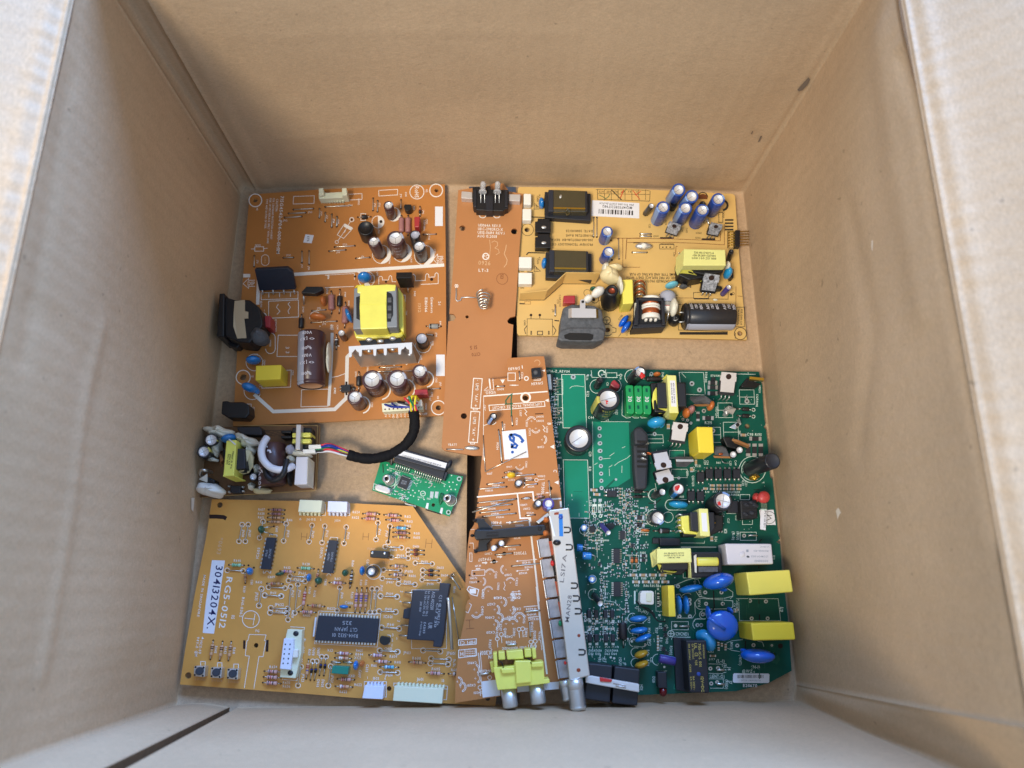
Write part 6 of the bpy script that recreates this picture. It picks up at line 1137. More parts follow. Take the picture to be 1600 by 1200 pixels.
for x, y, bx, by in ((250, 285, 320, 290), (320, 385, 430, 392)):
    mb = MB(); r = b.L(x, y, 46, 6); mb.lathe(b.W(bx, by, 5.5), b.W(x, y, 5.5), [(0, r * .9, 'blue'), (.1, r, 'blue'), (.2, r * .93, 'blue'), (.3, r, 'blue'), (.95, r, 'blue'), (1, r * .9, 'st_ltblue'), (1, 0, 'alu')], 20); mb.build('capacitor', b.root)
    b.wire('lead', smooth([(bx, by - 20, 5.5), (bx + 45, by, 5), (bx + 50, by + 40, 2), (bx + 40, by + 55, 0)], 4), .3, 'tin')
b.ecap(545, 985, 38, 13, 'sl_black', 'st_gold', base=(465, 880), lines=(), cross=0, rt=.9); b.arc(460, 870, 68, 90, 300, 6)
for y0, xs in ((1055, (405, 495, 610, 695)), (1252, (412, 498, 618, 705))):
    for x in xs:
        if y0 == 1055: b.block('diode', [(x - 24, 1065), (x + 24, 1065), (x + 26, 1165), (x - 22, 1165)], 3.2, 'ic', .3)
b.fill(965, 825, 985, 990); o = b.block('connector', [(1045, 860), (1065, 825), (1190, 825), (1215, 840), (1215, 990), (1195, 1000), (1060, 990), (1040, 965)], 7, 'conn_white', .5, label='small white two pin socket in the middle of the green board')
b.block('key', [(1120, 850), (1190, 850), (1190, 960), (1120, 955)], 7.6, 'conn_cream', .2, parent=o)
b.line([(985, 950), (1060, 1025), (1140, 1045), (1215, 1110), (1225, 1160), (1260, 1200)], 16, 'dark'); b.txt('(L-IO)', 1082, 1080, 20, 34, width=130); b.txt('Z2', 1010, 1035, 90, 28)
b.line([(1235, 820), (1240, 1080), (1340, 1085)], 4); [b.dot(x, y, 13, 'solder') for x, y in ((1265, 805), (1280, 1130), (1265, 860), (1290, 1000), (862, 1085), (895, 1087))]
for y in (880, 940, 1000): b.chipres(1270, y, 50, 26, 90)
b.block('film_capacitor', [(1388, 757), (1470, 757), (1488, 1148), (1400, 1150)], 17, 'yellow_box', .5, label='slim yellow box capacitor standing on edge') 
for x in (1525, 1615): b.disc(x, 1000, 36, 120, -4, 'blue', h=6, vh=5)
b.block('transistor', [(1200, 165), (1275, 165), (1275, 235), (1200, 235)], 2.4, 'ic', .2); b.block('chip', [(1285, 165), (1540, 170), (1540, 260), (1290, 262)], 3, 'ic', .2)
o = b.block('transformer', [(1260, 470), (1600, 440), (1640, 560), (1560, 625), (1330, 600)], 9, 'bobbin', .6, label='black transformer under a wide pale yellow tape band')
b.block('core', [(1310, 470), (1640, 440), (1640, 560), (1315, 570)], 14, 'ic', .5, parent=o)
b.block('tape_wrap', [(1250, 300), (1678, 290), (1690, 470), (1255, 480)], 19, 'tape_pale', .5, parent=o, h0=6); b.slab('tape_wrap', [(1275, 280, 18), (1252, 480, 18.8), (1190, 530, 10), (1165, 360, 12)], .6, 'tape_pale', 0, parent=o); b.slab('tape_wrap', [(1255, 490, 12), (1330, 510, 13), (1330, 570, 12), (1500, 585, 12), (1440, 620, 6), (1340, 610, 6), (1280, 560, 8)], .6, 'tape', 0, parent=o)
mb = MB()
for k, s_ in enumerate(('GUI 0B-04397A REV02', '1A0711R 03YF/70 1H-241', '1-MA4C-404')):
    O = b.W(1465, 355 + k * 27, 19.08); ux = b.W(1466, 355 + k * 27 - .02, 19.08) - O; uy = b.W(1465, 354 + k * 27, 19.08) - O
    text_map(mb, s_, lambda u, v: O + ux * u * 20 + uy * (v - .5) * 20, 'ink_black', width=(12.5, 12.5, 7.5)[k])
mb.build('marking', o)
# ---- lower right
b.t(1040, 820, 7.62)
o = b.block('relay', [(708, 222), (1262, 226), (1285, 468), (740, 475)], 15, 'relay_white', .7, label='pale grey relay box with faint printing')
mb = MB()
for sx, x, y, hh, w in (('OMRON', 1180, 262, 22, 110), ('G2R-1A4-E', 1150, 312, 24, 200), ('(COM-24DC)', 1120, 378, 22, 200), ('12VDC', 1140, 432, 26, 160)):
    sx = {'OMRON': '5A 250VAC', 'G2R-1A4-E': '- 1RH0GI-4SI', '(COM-24DC)': '(COM+34-01321', '12VDC': '00000143'}[sx]
    O = b.W(x, y, 15.08); ux = b.W(x - 1, y - .01, 15.08) - O; uy = b.W(x, y + 1, 15.08) - O
    text_map(mb, sx, lambda u, v: O + ux * u * hh + uy * (v - .5) * hh, 'print_grey', width=w / hh)
mb.build('marking', o); b.lump('moulding_mark', 915, 350, 32, 32, 0, 15, .5, 'relay_white', 0, parent=o); b.slab('mark', [(960, 295, 15.1), (988, 295, 15.1), (988, 325, 15.1), (960, 325, 15.1)], .1, 'print_grey', 0, parent=o); b.lump('mark', 980, 380, 16, 14, 0, 15, .2, 'plastic_grey', .2, parent=o)
for (q, h_, m_, l_) in (([(960, 565), (1480, 535), (1522, 800), (1000, 840)], 23, 'yellow_pale', 'larger pale yellow box capacitor over the right edge'),):
    b.block('film_capacitor', q, h_, m_, .7, label=l_)
o = b.block('choke', [(290, 325), (660, 320), (680, 620), (310, 630)], 13, 'bobbin', .7, label='black framed choke showing yellow and dark windings')
b.slab('tape_wrap', [(262, 320, 13), (290, 320, 13.2), (308, 632, 13.2), (270, 632, 10)], .6, 'tape_pale', 0, parent=o)
b.slab('well', [(340, 355, 13.1), (380, 350, 13.1), (385, 385, 13.1), (620, 385, 13.1), (640, 560, 13.1), (600, 580, 13.1), (365, 580, 13.1)], .1, 'dark', 0, parent=o)
mb = MB(); c0, c1 = b.W(365, 440, 12), b.W(620, 438, 12); rr = b.L(500, 440, 55, 12); mb.lathe(c0, c1, [(0, rr * .9, 'yellow_box'), (.05, rr, 'tape'), (.95, rr, 'yellow_box'), (1, rr * .9, 'yellow_box')], 20); mb.build('winding', o); b.slab('winding', [(390, 500, 13.4), (620, 500, 13.4), (622, 560, 13.4), (395, 562, 13.4)], .3, 'plastic_grey', 0, parent=o); b.block('tape_wrap', [(335, 370), (368, 350), (372, 575), (350, 565)], 13.6, 'glue', .2, parent=o)
b.rect(185, 262, 600, 270, 6); b.line([(200, 470), (212, 632), (420, 636)], 6); b.line([(105, 720), (250, 660), (330, 640), (390, 655), (405, 700)], 6)
b.disc(300, 760, 142, 48, -10, 'blue', h=7, vh=7); b.disc(628, 672, 182, 96, -14, 'blue_deep', h=16, vh=9, label='tilted large blue disc beside the pale relay'); b.lump('disc_tail', 690, 770, 40, 30, 0, 7, 5, 'blue_deep', 0)
for x, y in ((148, 732), (472, 805), (665, 805), (482, 940), (680, 940), (448, 1065), (768, 1020), (285, 895), (285, 940), (165, 1090), (290, 1090), (1005, 905), (1195, 912), (1025, 1115), (1215, 1115)): pad(x, y, 24)
b.line([(355, 785), (400, 850), (500, 875), (700, 875), (800, 850), (800, 800), (730, 755)], 6); b.line([(800, 850), (770, 880)], 5); b.arc(420, 940, 66, 90, 270, 6); b.line([(420, 874), (800, 905), (800, 980), (730, 1000), (420, 1005)], 6); b.line([(570, 785), (580, 980), (550, 1030)], 16, 'dark')
b.arc(260, 900, 85, 180, 300, 6); b.line([(345, 920), (355, 1060), (320, 1110), (130, 1110)], 6); b.line([(125, 830), (170, 825), (200, 870)], 6); b.line([(120, 1100), (125, 830)], 5)
b.txt('MV3', 410, 820, 80, 34); b.txt('MV4', 400, 935, 90, 34); b.txt('L2', 1382, 1010, 97, 40, width=60); b.txt('R140/R141', 850, 965, 93, 26, width=150); b.txt('C6 R14', 820, 990, 93, 24, width=110); b.txt('Q4', 350, 685, 95, 26); b.txt('(R-0)', 808, 130, 92, 30, width=100); b.txt('(BLU)', 862, 130, 92, 30, width=100); b.txt('IC3', 715, 75, 92, 36, width=50); b.txt('R24', 600, 170, 92, 32, width=60); b.txt('RY1', 1290, 390, 92, 24)
b.rect(888, 88, 1080, 185, 6); b.jump(990, 125, 1085, 128, .5); pad(935, 130, 24); b.line([(990, 115), (990, 140)], 14, 'solder'); b.chipres(550, 165, 60, 34, 90, 'smd_tan')
b.line([(1110, 480), (1110, 520)], 12, 'dark'); b.line([(1108, 842), (1110, 940)], 14, 'dark'); b.line([(1118, 1065), (1120, 1140)], 14, 'dark'); b.line([(1110, 210), (1145, 170)], 12, 'dark'); b.line([(830, 878), (1340, 880), (1370, 1140)], 5); b.line([(870, 880), (880, 1140), (1370, 1142)], 5); b.line([(180, 215), (460, 218), (465, 190)], 5)
b.t(1050, 950, 7.5)
b.block('film_capacitor', [(925, 178), (1425, 168), (1450, 372), (950, 382)], 23, 'yellow_box', .7, label='smaller bright yellow box capacitor nearest the near edge')
b.disc(590, 205, 190, 178, 30, 'blue_deep', h=13, vh=3.4, label='big round blue disc lying almost flat', legs=0); b.wire('lead_ridge', [(425, 110, 17.2), (530, 185, 17.4), (620, 250, 16.6)], 1.0, 'blue_deep'); b.lump('disc_tail', 425, 60, 28, 90, -8, 10, 4, 'blue_deep', 0); b.lump('disc_tail', 680, 30, 26, 50, -30, 8, 4, 'blue_deep', 0)
b.wire('bent_disc_rim', smooth([(330, 330, 5), (380, 320, 8), (430, 350, 9), (450, 410, 9), (440, 450, 7)], 5), 3.2, 'cyan', seg=12, label='curled light blue part'); b.wire('lead', [(310, 270, 2), (320, 330, 6)], .8, 'cyan')
b.disc(1005, 560, 198, 88, 4, 'blue_deep', h=12, vh=8, label='blue disc bent over near the near right corner'); b.lump('disc_tail', 850, 505, 50, 30, 20, 7, 4, 'blue_deep', 0)
for x, y in ((360, 75), (680, 40), (298, 200), (342, 200), (765, 440), (955, 435), (450, 710), (540, 705), (460, 885), (530, 870)): pad(x, y, 24)
pad(1170, 438, 16); b.dot(1168, 438, 34, 'trace_green'); pad(1170, 438, 14); b.dot(1270, 445, 30, 'hole')
b.arc(370, 80, 48, 60, 260, 6); b.line([(260, 160), (270, 130), (390, 130)], 6); b.arc(310, 190, 66, 130, 300, 6)
b.line([(640, 410), (700, 385), (830, 370)], 5); b.line([(1000, 385), (1060, 400), (1078, 455)], 5); b.line([(650, 470), (700, 495), (800, 512)], 5); b.line([(860, 385), (862, 470)], 12, 'dark'); b.sheet([(1160, 590), (1240, 545), (1270, 600), (1230, 660), (1170, 640)], 'trace_green')
b.txt('(L-I)', 568, 620, 4, 40, width=95); b.txt('(BLK)', 622, 705, 92, 34, width=110); b.txt('J4', 672, 710, 92, 38); b.txt('LIENT-O)', 530, 800, 1, 42, width=170); b.txt('J7', 685, 870, 92, 38); b.txt('(RED)', 640, 895, 92, 34, width=110); b.txt('R157', 470, 603, 2, 30); b.txt('R152', 455, 510, 2, 28); b.txt('(WHT)', 802, 610, 92, 32, width=120); b.txt('(N-I)', 980, 690, 2, 40, width=100); b.txt('@WZ-1', 895, 740, 2, 36, width=145); b.txt('MV5', 698, 440, 92, 34); b.txt('E211670', 915, 908, 1, 36, 'print_white', width=165); b.txt('J2', 1285, 20, 97, 34)
b.sheet([(730, 765), (1130, 768), (1142, 780), (1140, 870), (1128, 880), (725, 876), (713, 862), (716, 778)], 'label_white')
rb = random.Random(8); x = 765
while x < 1070:
    w = rb.choice((4, 7, 10)); b.fill(x, 783, x + w, 822, 'ink_black'); x += w + rb.choice((5, 8, 10))
b.txt('3025A 04139G1A7A', 925, 848, 1, 20, 'print_grey', width=230)
for y in (725, 890): b.jump(525, y, 610, y + 1, .6)
b.line([(430, 655), (590, 658), (590, 690)], 5); b.line([(430, 765), (600, 768)], 5); b.line([(435, 830), (600, 832), (605, 900), (600, 940), (450, 940)], 5)
for i, (x, y) in enumerate(((500, 400), (545, 420), (585, 430), (630, 440), (548, 480), (628, 475), (465, 562), (495, 562), (730, 40), (760, 20))): b.chipres(x, y, 40, 24, 90 if i < 6 else 0, 'smd_tan')
o = b.block('relay', [(165, 380), (400, 378), (440, 998), (208, 992)], 14, 'ic', .6, label='black relay box with gold printing')
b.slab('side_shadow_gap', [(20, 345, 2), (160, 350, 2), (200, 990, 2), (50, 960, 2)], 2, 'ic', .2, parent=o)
mb = MB()
for sx, x, y, hh, w in (('12V=DC', 358, 895, 34, 180), ('UL', 275, 448, 34, 70), ('705-1C-S 001', 328, 550, 30, 270), ('SONG CHUAN', 372, 510, 28, 160), ('5A 250VAC', 245, 510, 20, 180), ('10A 250VAC', 205, 515, 20, 190), ('16A 240V~', 258, 880, 22, 160), ('16A 250V~', 226, 880, 20, 150), ('CE', 285, 545, 36, 44), ('.C1128', 215, 700, 20, 100), ('VDE', 285, 640, 26, 60)):
    sx = {'SONG CHUAN': '====/===='}.get(sx, sx); O = b.W(x, y, 14.08); a = math.radians(87); ux = b.W(x + math.cos(a), y + math.sin(a), 14.08) - O; uy = b.W(x + math.sin(a), y - math.cos(a), 14.08) - O
    text_map(mb, sx, lambda u, v: O + ux * u * hh + uy * (v - .5) * hh, 'print_gold', width=w / hh)
mb.build('marking', o); b.lump('blue_dab', 312, 775, 22, 26, 0, 14, .5, 'sl_blue', .1, parent=o)
b.line([(30, 890), (20, 940), (60, 960)], 8, 'copper_green')
# ---- lower left of the green board
b.t(880, 950, 7.06)
b.res(650, 80, 665, 430, 88, 'res_black', ('res_black',), name='diode', fat=.52); b.txt('TVS1', 695, 135, 92, 26)
for i, x in enumerate((295, 370, 475, 550)):
    b.block('diode', [(x - 24, 290), (x + 22, 290), (x + 26, 372), (x - 20, 372)], 3.2, 'ic', .3)
    for y0 in (130, 215, 385): b.fill(x - 16, y0, x + 16, y0 + 26, 'solder')
    for yy in (160, 430): b.txt('C', x, yy, 90, 26); b.txt('+', x + 32, yy, 0, 24)
    b.txt(('D32', 'D33', 'D63', 'D64')[i], x + 12, 505, 2, 26); b.txt(('D62A', 'D65A', 'D63A', 'D64A')[i], x + 22, 468, 2, 26, width=68)
    b.line([(x - 32, 200), (x - 32, 380)], 3)
for x, y, s_ in ((832, 115, 'MV7'), (845, 245, 'MV6'), (890, 330, 'MV2')):
    pass
for (x, y, a_) in ((828, 118, -6), (838, 245, -8), (882, 330, -22)): b.disc(x, y, 98, 38, a_, 'blue', h=5.5, vh=5)
for x, y in ((860, 508), (865, 620)): b.disc(x, y, 78, 40, -22, 'mustard', h=5, vh=4.5)
for x, y in ((765, 110), (770, 235), (780, 375), (800, 490), (800, 605)): b.arc(x, y, 52, 100, 300, 6)
b.line([(760, 160), (870, 170), (930, 120)], 5); b.line([(770, 285), (870, 295), (930, 240)], 5); b.line([(780, 420), (870, 430), (930, 400), (930, 370)], 5); b.dot(757, 367, 15, 'solder')
for s_, x, y, a in (('MV7', 945, 130, 92), ('MV6', 948, 255, 92), ('MV2', 955, 380, 92), ('RC1', 935, 490, 92), ('RC2', 935, 605, 92), ('C21', 975, 570, 92), ('D20', 1000, 790, 92), ('(OUT)', 630, 600, 92), ('JP', 680, 615, 92), ('HD1', 865, 875, 92), ('N40', 1145, 360, 92), ('R22', 1078, 440, 92), ('R21', 1078, 350, 92), ('R37', 1030, 250, 92), ('R25', 1072, 200, 92), ('R3002', 1190, 470, 92), ('G7', 1135, 205, 92), ('C7', 450, 575, 92), ('(B)', 405, 570, 92)): b.txt(s_, x, y, a, 30)
b.txt('(CHCND)', 1305, 285, 1, 38, width=155); b.arc(1188, 283, 34, w=8); b.line([(1188, 255), (1188, 312)], 7); b.line([(1160, 283), (1216, 283)], 7); b.rect(1195, 150, 1380, 240, 5); b.jump(1285, 200, 1385, 203, .6); pad(1240, 195, 20); b.line([(880, -10), (980, 60), (1010, 110), (1050, 145), (1130, 150)], 13, 'dark')
b.rect(1205, 320, 1400, 326, 4); [b.dot(x, y, 13, 'solder') for x, y in ((525, 545), (562, 555), (245, 105), (245, 140), (1115, 650), (1065, 80))]
mb = MB(); a = b.W(1235, 590, 5); e = b.W(1060, 555, 5); r = b.L(1150, 570, 46, 5); mb.lathe(e, a, [(0, r * .9, 'sl_violet'), (.06, r, 'sl_violet', 1), (.14, r * .93, 'sl_violet', 1), (.2, r, 'sl_violet', 1), (.95, r, 'sl_violet', 1), (1, r * .9, 'alu'), (1, 0, 'alu')], 22, (.55, .8, 'st_ltblue'), up=(0, 0, 1)); mb.build('capacitor', b.root, label='violet capacitor lying beside the gold printed relay'); b.arc(1045, 570, 62, 90, 270, 6)
b.line([(1030, 870), (1030, 695), (1145, 695)], 6); o = b.block('indicator_lamp', [(1040, 705), (1140, 705), (1148, 885), (1050, 885)], 6, 'ic', .4, label='black holder with a dark red lamp at the near edge')
mb = MB(); r = b.L(1100, 900, 42, 4); mb.lathe(b.W(1100, 885, 3.5), b.W(1104, 978, 3.5), [(0, r, 'led_red'), (.5, r, 'led_red'), (.8, r * .8, 'led_red'), (.95, r * .4, 'led_red'), (1, 0, 'led_red')], 18); mb.build('lamp_dome', o)
for x, y in ((1120, 230), (1130, 300), (1105, 450), (1140, 500)): b.soic(x, y, 30, 44, 3)
for k in range(5): b.chipres(1045, 320 + k * 34, 34, 20, 90, 'smd_tan')
# ---- scattered surface parts: the larger hundred as parts of their own, the rest as one
b.t(0, 0, 1)
rr_ = random.Random(21); spots = []
cols_ = [(x, 765, 1000) for x in (946, 951, 957, 975, 979, 984)] + [(x, 790, 1000) for x in (915, 921, 927, 933, 940, 966, 991, 997, 1003, 1010)] + [(x, 760, 830) for x in (963, 969, 975, 981, 987, 993, 1024)] + [(x, 590, 720) for x in (858, 863, 868)] + [(x, 640, 800) for x in (873,)] + [(x, 935, 1010) for x in (1002, 1008)]
for x, y0, y1 in cols_:
    y = y0 + rr_.random() * 5
    while y < y1:
        if rr_.random() < .72 and not (945 < x < 975 and 820 < y < 880) and not (950 < x < 975 and 905 < y < 937) and not (980 < x < 1062 and 893 < y < 990) and not (x < 945 and 860 < y < 880) and not (980 < x < 1015 and 858 < y < 892) and not (912 < x < 938 and 890 < y < 952) and not (990 < x < 1010 and 755 < y < 775):
            spots.append((x + rr_.uniform(-.6, .6), y))
        y += rr_.choice((4.2, 4.6, 5.5, 7.5))
rest = MB()
for i, (x, y) in enumerate(spots):
    m_ = rr_.choice(('smd_black', 'smd_tan', 'smd_tan', 'smd_black', 'solder')); an = 0 if rr_.random() < .75 else 90
    if i % 4 == 0: b.chipres(x, y, rr_.uniform(4.2, 5.2), 2.3, an, m_)
    else: b.chipres(x, y, rr_.uniform(3.4, 4.4), 2.0, an, m_, mb=rest)
    if rr_.random() < .55: b.line([(x + 3.2, y - 1.4), (x + 3.2, y + 1.5)], .7); 
    if rr_.random() < .4: b.dot(x - 2.6 + rr_.random(), y + 2.6, .75, 'solder')
o = rest.build('chip_resistor', b.root); o['kind'] = 'stuff'
for i in range(420):
    x, y = rr_.uniform(885, 1060), rr_.uniform(765, 1040)
    if (x > 1010 and y < 880): continue
    q = rr_.random()
    if q < .5: b.dot(x, y, rr_.uniform(.5, .9), 'solder')
    elif q < .8: b.line([(x, y), (x, y + rr_.uniform(2, 6))], .7)
    else: b.line([(x, y), (x + rr_.uniform(5, 16), y)], .6, 'trace_green')
for i in range(120):
    x, y = rr_.uniform(1000, 1195), rr_.uniform(590, 830); b.dot(x, y, rr_.uniform(.5, .8), 'solder')
for i in range(80):
    x, y = rr_.uniform(1060, 1195), rr_.uniform(850, 1045); a = rr_.choice((0, 90, 45)); l = rr_.uniform(6, 22); b.line([(x, y), (x + l * math.cos(math.radians(a)), y + l * math.sin(math.radians(a)))], rr_.choice((.8, 1.6)), 'trace_green')
b.done()
# ================================================================ black block and white lever beside it
zb = .019
h = empty('terminal_block', P(958, 1068, .006), 'black double block with a pale lever and red mark beside the threaded sockets', 'connector block')
for q in ([(920, 1036), (957, 1040), (953, 1098), (912, 1092)], [(960.5, 1041), (1000, 1046), (996, 1103), (956.5, 1099)]):
    mb = MB(); mb.prism([P(x, y, zb) for x, y in q], Vector((0, 0, -.0125)), 'ic'); mb.build('block_half', h, .0006)
mb = MB(); mb.prism([P(x, y, zb + .0035) for x, y in ((915, 1057), (924, 1056), (999, 1069), (999, 1082), (915, 1067))], Vector((0, 0, -.003)), 'lever'); o = mb.build('lever', h, .0005)
mb = MB(); mb.prism([P(x, y, zb + .0042) for x, y in ((937, 1058), (957, 1062), (955, 1066), (938, 1065))], Vector((0, 0, -.0014)), 'red_dot'); mb.build('red_mark', o, .0003)
mb = MB(); mb.tube([P(958, 1067, zb + .0036), P(978, 1071, zb + .0036), P(978, 1074, zb + .0036), P(962, 1071, zb + .0036)], .0004, 'tab'); mb.build('groove_rim', o)
# ================================================================ BOARD F: small adapter board
b = Board('adapter_board', .0055, 'small brown board smothered in cream glue with a yellow taped transformer', 'circuit board', 'pcb_small',
          [(332, 668), (498, 664), (499.5, 667), (494, 764), (313, 777.5), (318, 720)])
b.t(290, 650, 7.27)
b.line([(600, 110), (1500, 108), (1475, 835)], 8, 'pcb_small_edge'); b.line([(440, 905), (960, 880), (1470, 848)], 8, 'pcb_small_edge')
for k in range(10): b.line([(880 + k * 22, 170 + (k * 37) % 60), (960 + k * 20, 175 + (k * 37) % 60)], 4, 'ink_black')
b.line([(870, 165), (1120, 165), (1120, 200)], 5, 'ink_black')
b.lump('glue_blob', 400, 190, 150, 70, 10, 8, 7, 'glue', .26, 21); b.lump('glue_blob', 350, 340, 60, 110, -10, 6, 6, 'glue', .24, 22); b.lump('glue_blob', 700, 290, 140, 62, 12, 9, 7, 'glue', .26, 23); b.lump('glue_blob', 740, 360, 60, 70, -20, 8, 6, 'glue', .26, 24)
b.lump('glue_blob', 290, 840, 160, 82, 14, 6, 7, 'conn_white', .13, 25, label='smooth white glue lump at the near left corner'); b.slab('glue_peak', [(150, 720, 9), (240, 665, 14), (245, 760, 8)], 1, 'conn_white', .2)
b.lump('glue_blob', 310, 495, 60, 26, 10, 6, 3, 'glue', .15, 26); b.lump('glue_blob', 870, 850, 120, 36, 3, 3, 3, 'glue_tan', .12, 27); b.lump('glue_blob', 750, 800, 36, 40, 0, 4, 4, 'glue', .15, 28); b.lump('glue_blob', 1290, 430, 150, 40, 8, 8, 6, 'glue', .12, 29); b.lump('glue_blob', 1200, 490, 46, 46, 0, 9, 5, 'glue', .1, 30); b.lump('glue_blob', 820, 610, 44, 60, 0, 5, 5, 'glue', .12, 31)
b.block('optocoupler', [(580, 125), (840, 118), (865, 165), (865, 215), (640, 210), (590, 160)], 8, 'ic', .5); b.block('transistor', [(385, 120), (420, 118), (455, 160), (430, 180)], 10, 'plastic', .3)
b.disc(500, 258, 92, 50, -12, 'blue', h=10, vh=6)
b.ecap(290, 270, 72, 17, 'sl_black', 'st_gold', base=(330, 300), a0=-.05 % 1, lines=(), cross=2, rt=.8); b.ecap(205, 405, 74, 17, 'sl_black', 'st_gold', base=(270, 440), a0=0, lines=(), cross=2, rt=.74); b.ecap(768, 690, 46, 12, 'sl_black', 'sl_black', base=(800, 700), lines=(), cross=2, rt=.74)
o = b.block('transformer', [(420, 380), (670, 370), (700, 560), (680, 640), (430, 640)], 12, 'bobbin', .6, label='black cored transformer with bright yellow tape')
b.block('core', [(570, 370), (670, 368), (680, 600), (560, 610)], 17, 'ic', .5, parent=o)
b.block('tape_wrap', [(462, 278), (578, 270), (548, 680), (425, 686)], 20, 'tape', .5, parent=o, h0=5); b.slab('tape_wrap', [(425, 686, 19.8), (548, 680, 19.8), (680, 742, 7), (570, 750, 6)], .6, 'tape', 0, parent=o)
b.slab('tape_wrap', [(680, 385, 15), (740, 410, 14), (775, 480, 12), (765, 580, 11), (720, 650, 9), (650, 668, 8), (585, 635, 13), (660, 600, 14), (670, 470, 15)], 2.5, 'glue_tan', .5, parent=o)
mb = MB()
for k, s_ in enumerate(('Samkyoung', 'BCK-1905H', 'Vol 41 109106')):
    O = b.W(475 + k * 26, 490 + k * 5, 20.1); a = math.radians(-82); ux = b.W(475 + k * 26 + math.cos(a), 490 + k * 5 + math.sin(a), 20.1) - O; uy = b.W(475 + k * 26 + math.sin(a), 490 + k * 5 - math.cos(a), 20.1) - O
    text_map(mb, s_, lambda u, v: O + ux * u * 20 + uy * (v - .5) * 20, 'ink_black', width=(6, 6, 10)[k])
mb.build('marking', o)
b.slab('copper_flare', [(385, 430, 10), (430, 500, 12), (400, 575, 9), (395, 520, 13)], .6, 'copper_tab', 0, parent=o)
mb = MB(); R_ = b.L(1000, 550, 150, 8); a = b.W(985, 320, 9); e = b.W(985, 790, 9); Lc = (e - a).length
mb.lathe(a, e, [(0, R_ * .9, 'sl_brown'), (.03, R_, 'sl_brown'), (.97, R_, 'sl_brown'), (1, R_ * .9, 'sl_brown'), (1, 0, 'sl_brown')], 36, up=(0, 0, 1)); ax = (e - a).normalized(); sd = Vector((0, 0, 1)).cross(ax).normalized()
for s_, t, q0, hh in (('JK', .1, -.05, .008), ('JK', .72, -.05, .008), ('F 400V', .3, -.62, .0042), ('400V', .88, -.62, .0042)):
    def fn(u, v):
        q = q0 - v * hh * .8 / R_; return a + ax * (Lc * t - u * hh * .8) + (Vector((0, 0, 1)) * math.cos(q) + sd * math.sin(q)) * (R_ + .0001)
    text_map(mb, s_, fn, 'print_white')
mb.build('capacitor', b.root, label='brown capacitor lying under a white curled wire')
b.wire('white_wire', smooth([(925, 245, 17), (885, 310, 19), (860, 400, 20), (885, 500, 20), (960, 580, 20), (1060, 612, 20), (1150, 600, 19), (1215, 570, 15)], 8), 2.1, 'w_white', seg=10)
b.wire('black_wire', smooth([(905, 600, 16), (925, 680, 18), (990, 730, 19), (1070, 700, 20), (1120, 630, 21), (1150, 500, 18)], 8), 1.7, 'w_black', seg=10)
b.lump('connector_cap', 1190, 380, 46, 50, 0, 14, 5, 'st_grey', .1, 5); b.block('connector', [(1255, 462), (1385, 462), (1375, 778), (1232, 782)], 15, 'relay_white', .5, label='white box capacitor with a grey printed side'); b.lump('capacitor', 1190, 700, 34, 100, 0, 6, 5, 'plastic', .03)
b.slab('side_print', [(1390, 462, 14.6), (1465, 525, 3), (1450, 828, 2), (1380, 778, 14.6)], .2, 'glue', 0)
o = b.block('transformer', [(1210, 130), (1430, 130), (1440, 340), (1300, 385), (1215, 350)], 9, 'bobbin', .6, label='little black transformer with two yellow bands')
b.block('core', [(1255, 95), (1310, 95), (1298, 385), (1245, 380)], 15, 'tab', .4, parent=o)
for y in (185, 255): b.block('tape_wrap', [(1212, y + 5), (1422, y), (1420, y + 52), (1205, y + 58)], 12, 'tape', .6, parent=o)
for y in (175, 235): b.block('inductor', [(1080, y - 12), (1200, y - 14), (1200, y + 18), (1085, y + 18)], 7, 'plastic', .4)
b.wire('copper_hook', smooth([(200, 700, 6), (165, 660, 10), (180, 615, 13), (240, 620, 12), (300, 640, 5)], 6), .9, 'wire'); b.block('diode', [(225, 680), (330, 730), (320, 770), (230, 750)], 8, 'plastic', .5)
o = b.block('optocoupler', [(508, 790), (625, 792), (622, 875), (510, 872)], 5, 'ic', .3); [b.lump('pin', x, y, 20, 16, 0, 2, 1.6, 'tin', .05, parent=o) for x, y in ((650, 808), (655, 855), (498, 800), (498, 865))]
b.slab('tie_strip', [(485, 262, 21), (500, 262, 21), (570, 320, 20.5), (560, 330, 20.5)], .4, 'w_white', 0)
b.done()
# ================================================================ BOARD G: small bright green drive adapter
b = Board('drive_adapter_board', .0055, 'small bright green adapter board with a wide black drive socket', 'circuit board', 'pcb_bright',
          [(595, 720), (723.5, 744.5), (722, 752), (702.5, 807), (640, 786), (581, 766)], [(677, 789, 2.8)], inks='ink_green')
b.t(500, 650, 6.667)
rr_ = random.Random(5)
for x, y in ((1450, 655), (1338, 1003)): b.arc(x, y, 20, w=10, m='solder'); b.dot(x, y, 9, 'hole')
for i in range(170):
    cx_, cy_, sp = rr_.choice(((1000, 680, 70), (1150, 700, 60), (830, 810, 70), (760, 760, 50), (860, 850, 50), (1000, 640, 60), (800, 600, 40), (940, 740, 50)))
    x, y = rr_.gauss(cx_, sp * .45), rr_.gauss(cy_, sp * .42)
    if 790 < x < 970 and 620 < y < 770 or y < 560: continue
    if rr_.random() < .4: b.chipres(x, y, 20, 11, rr_.choice((20, 110)), rr_.choice(('smd_black', 'smd_tan', 'solder'))) if i < 60 else b.dot(x, y, 5, 'solder')
    else: b.fill(x, y, x + 14, y + 6, rr_.choice(('ink_green', 'solder')))
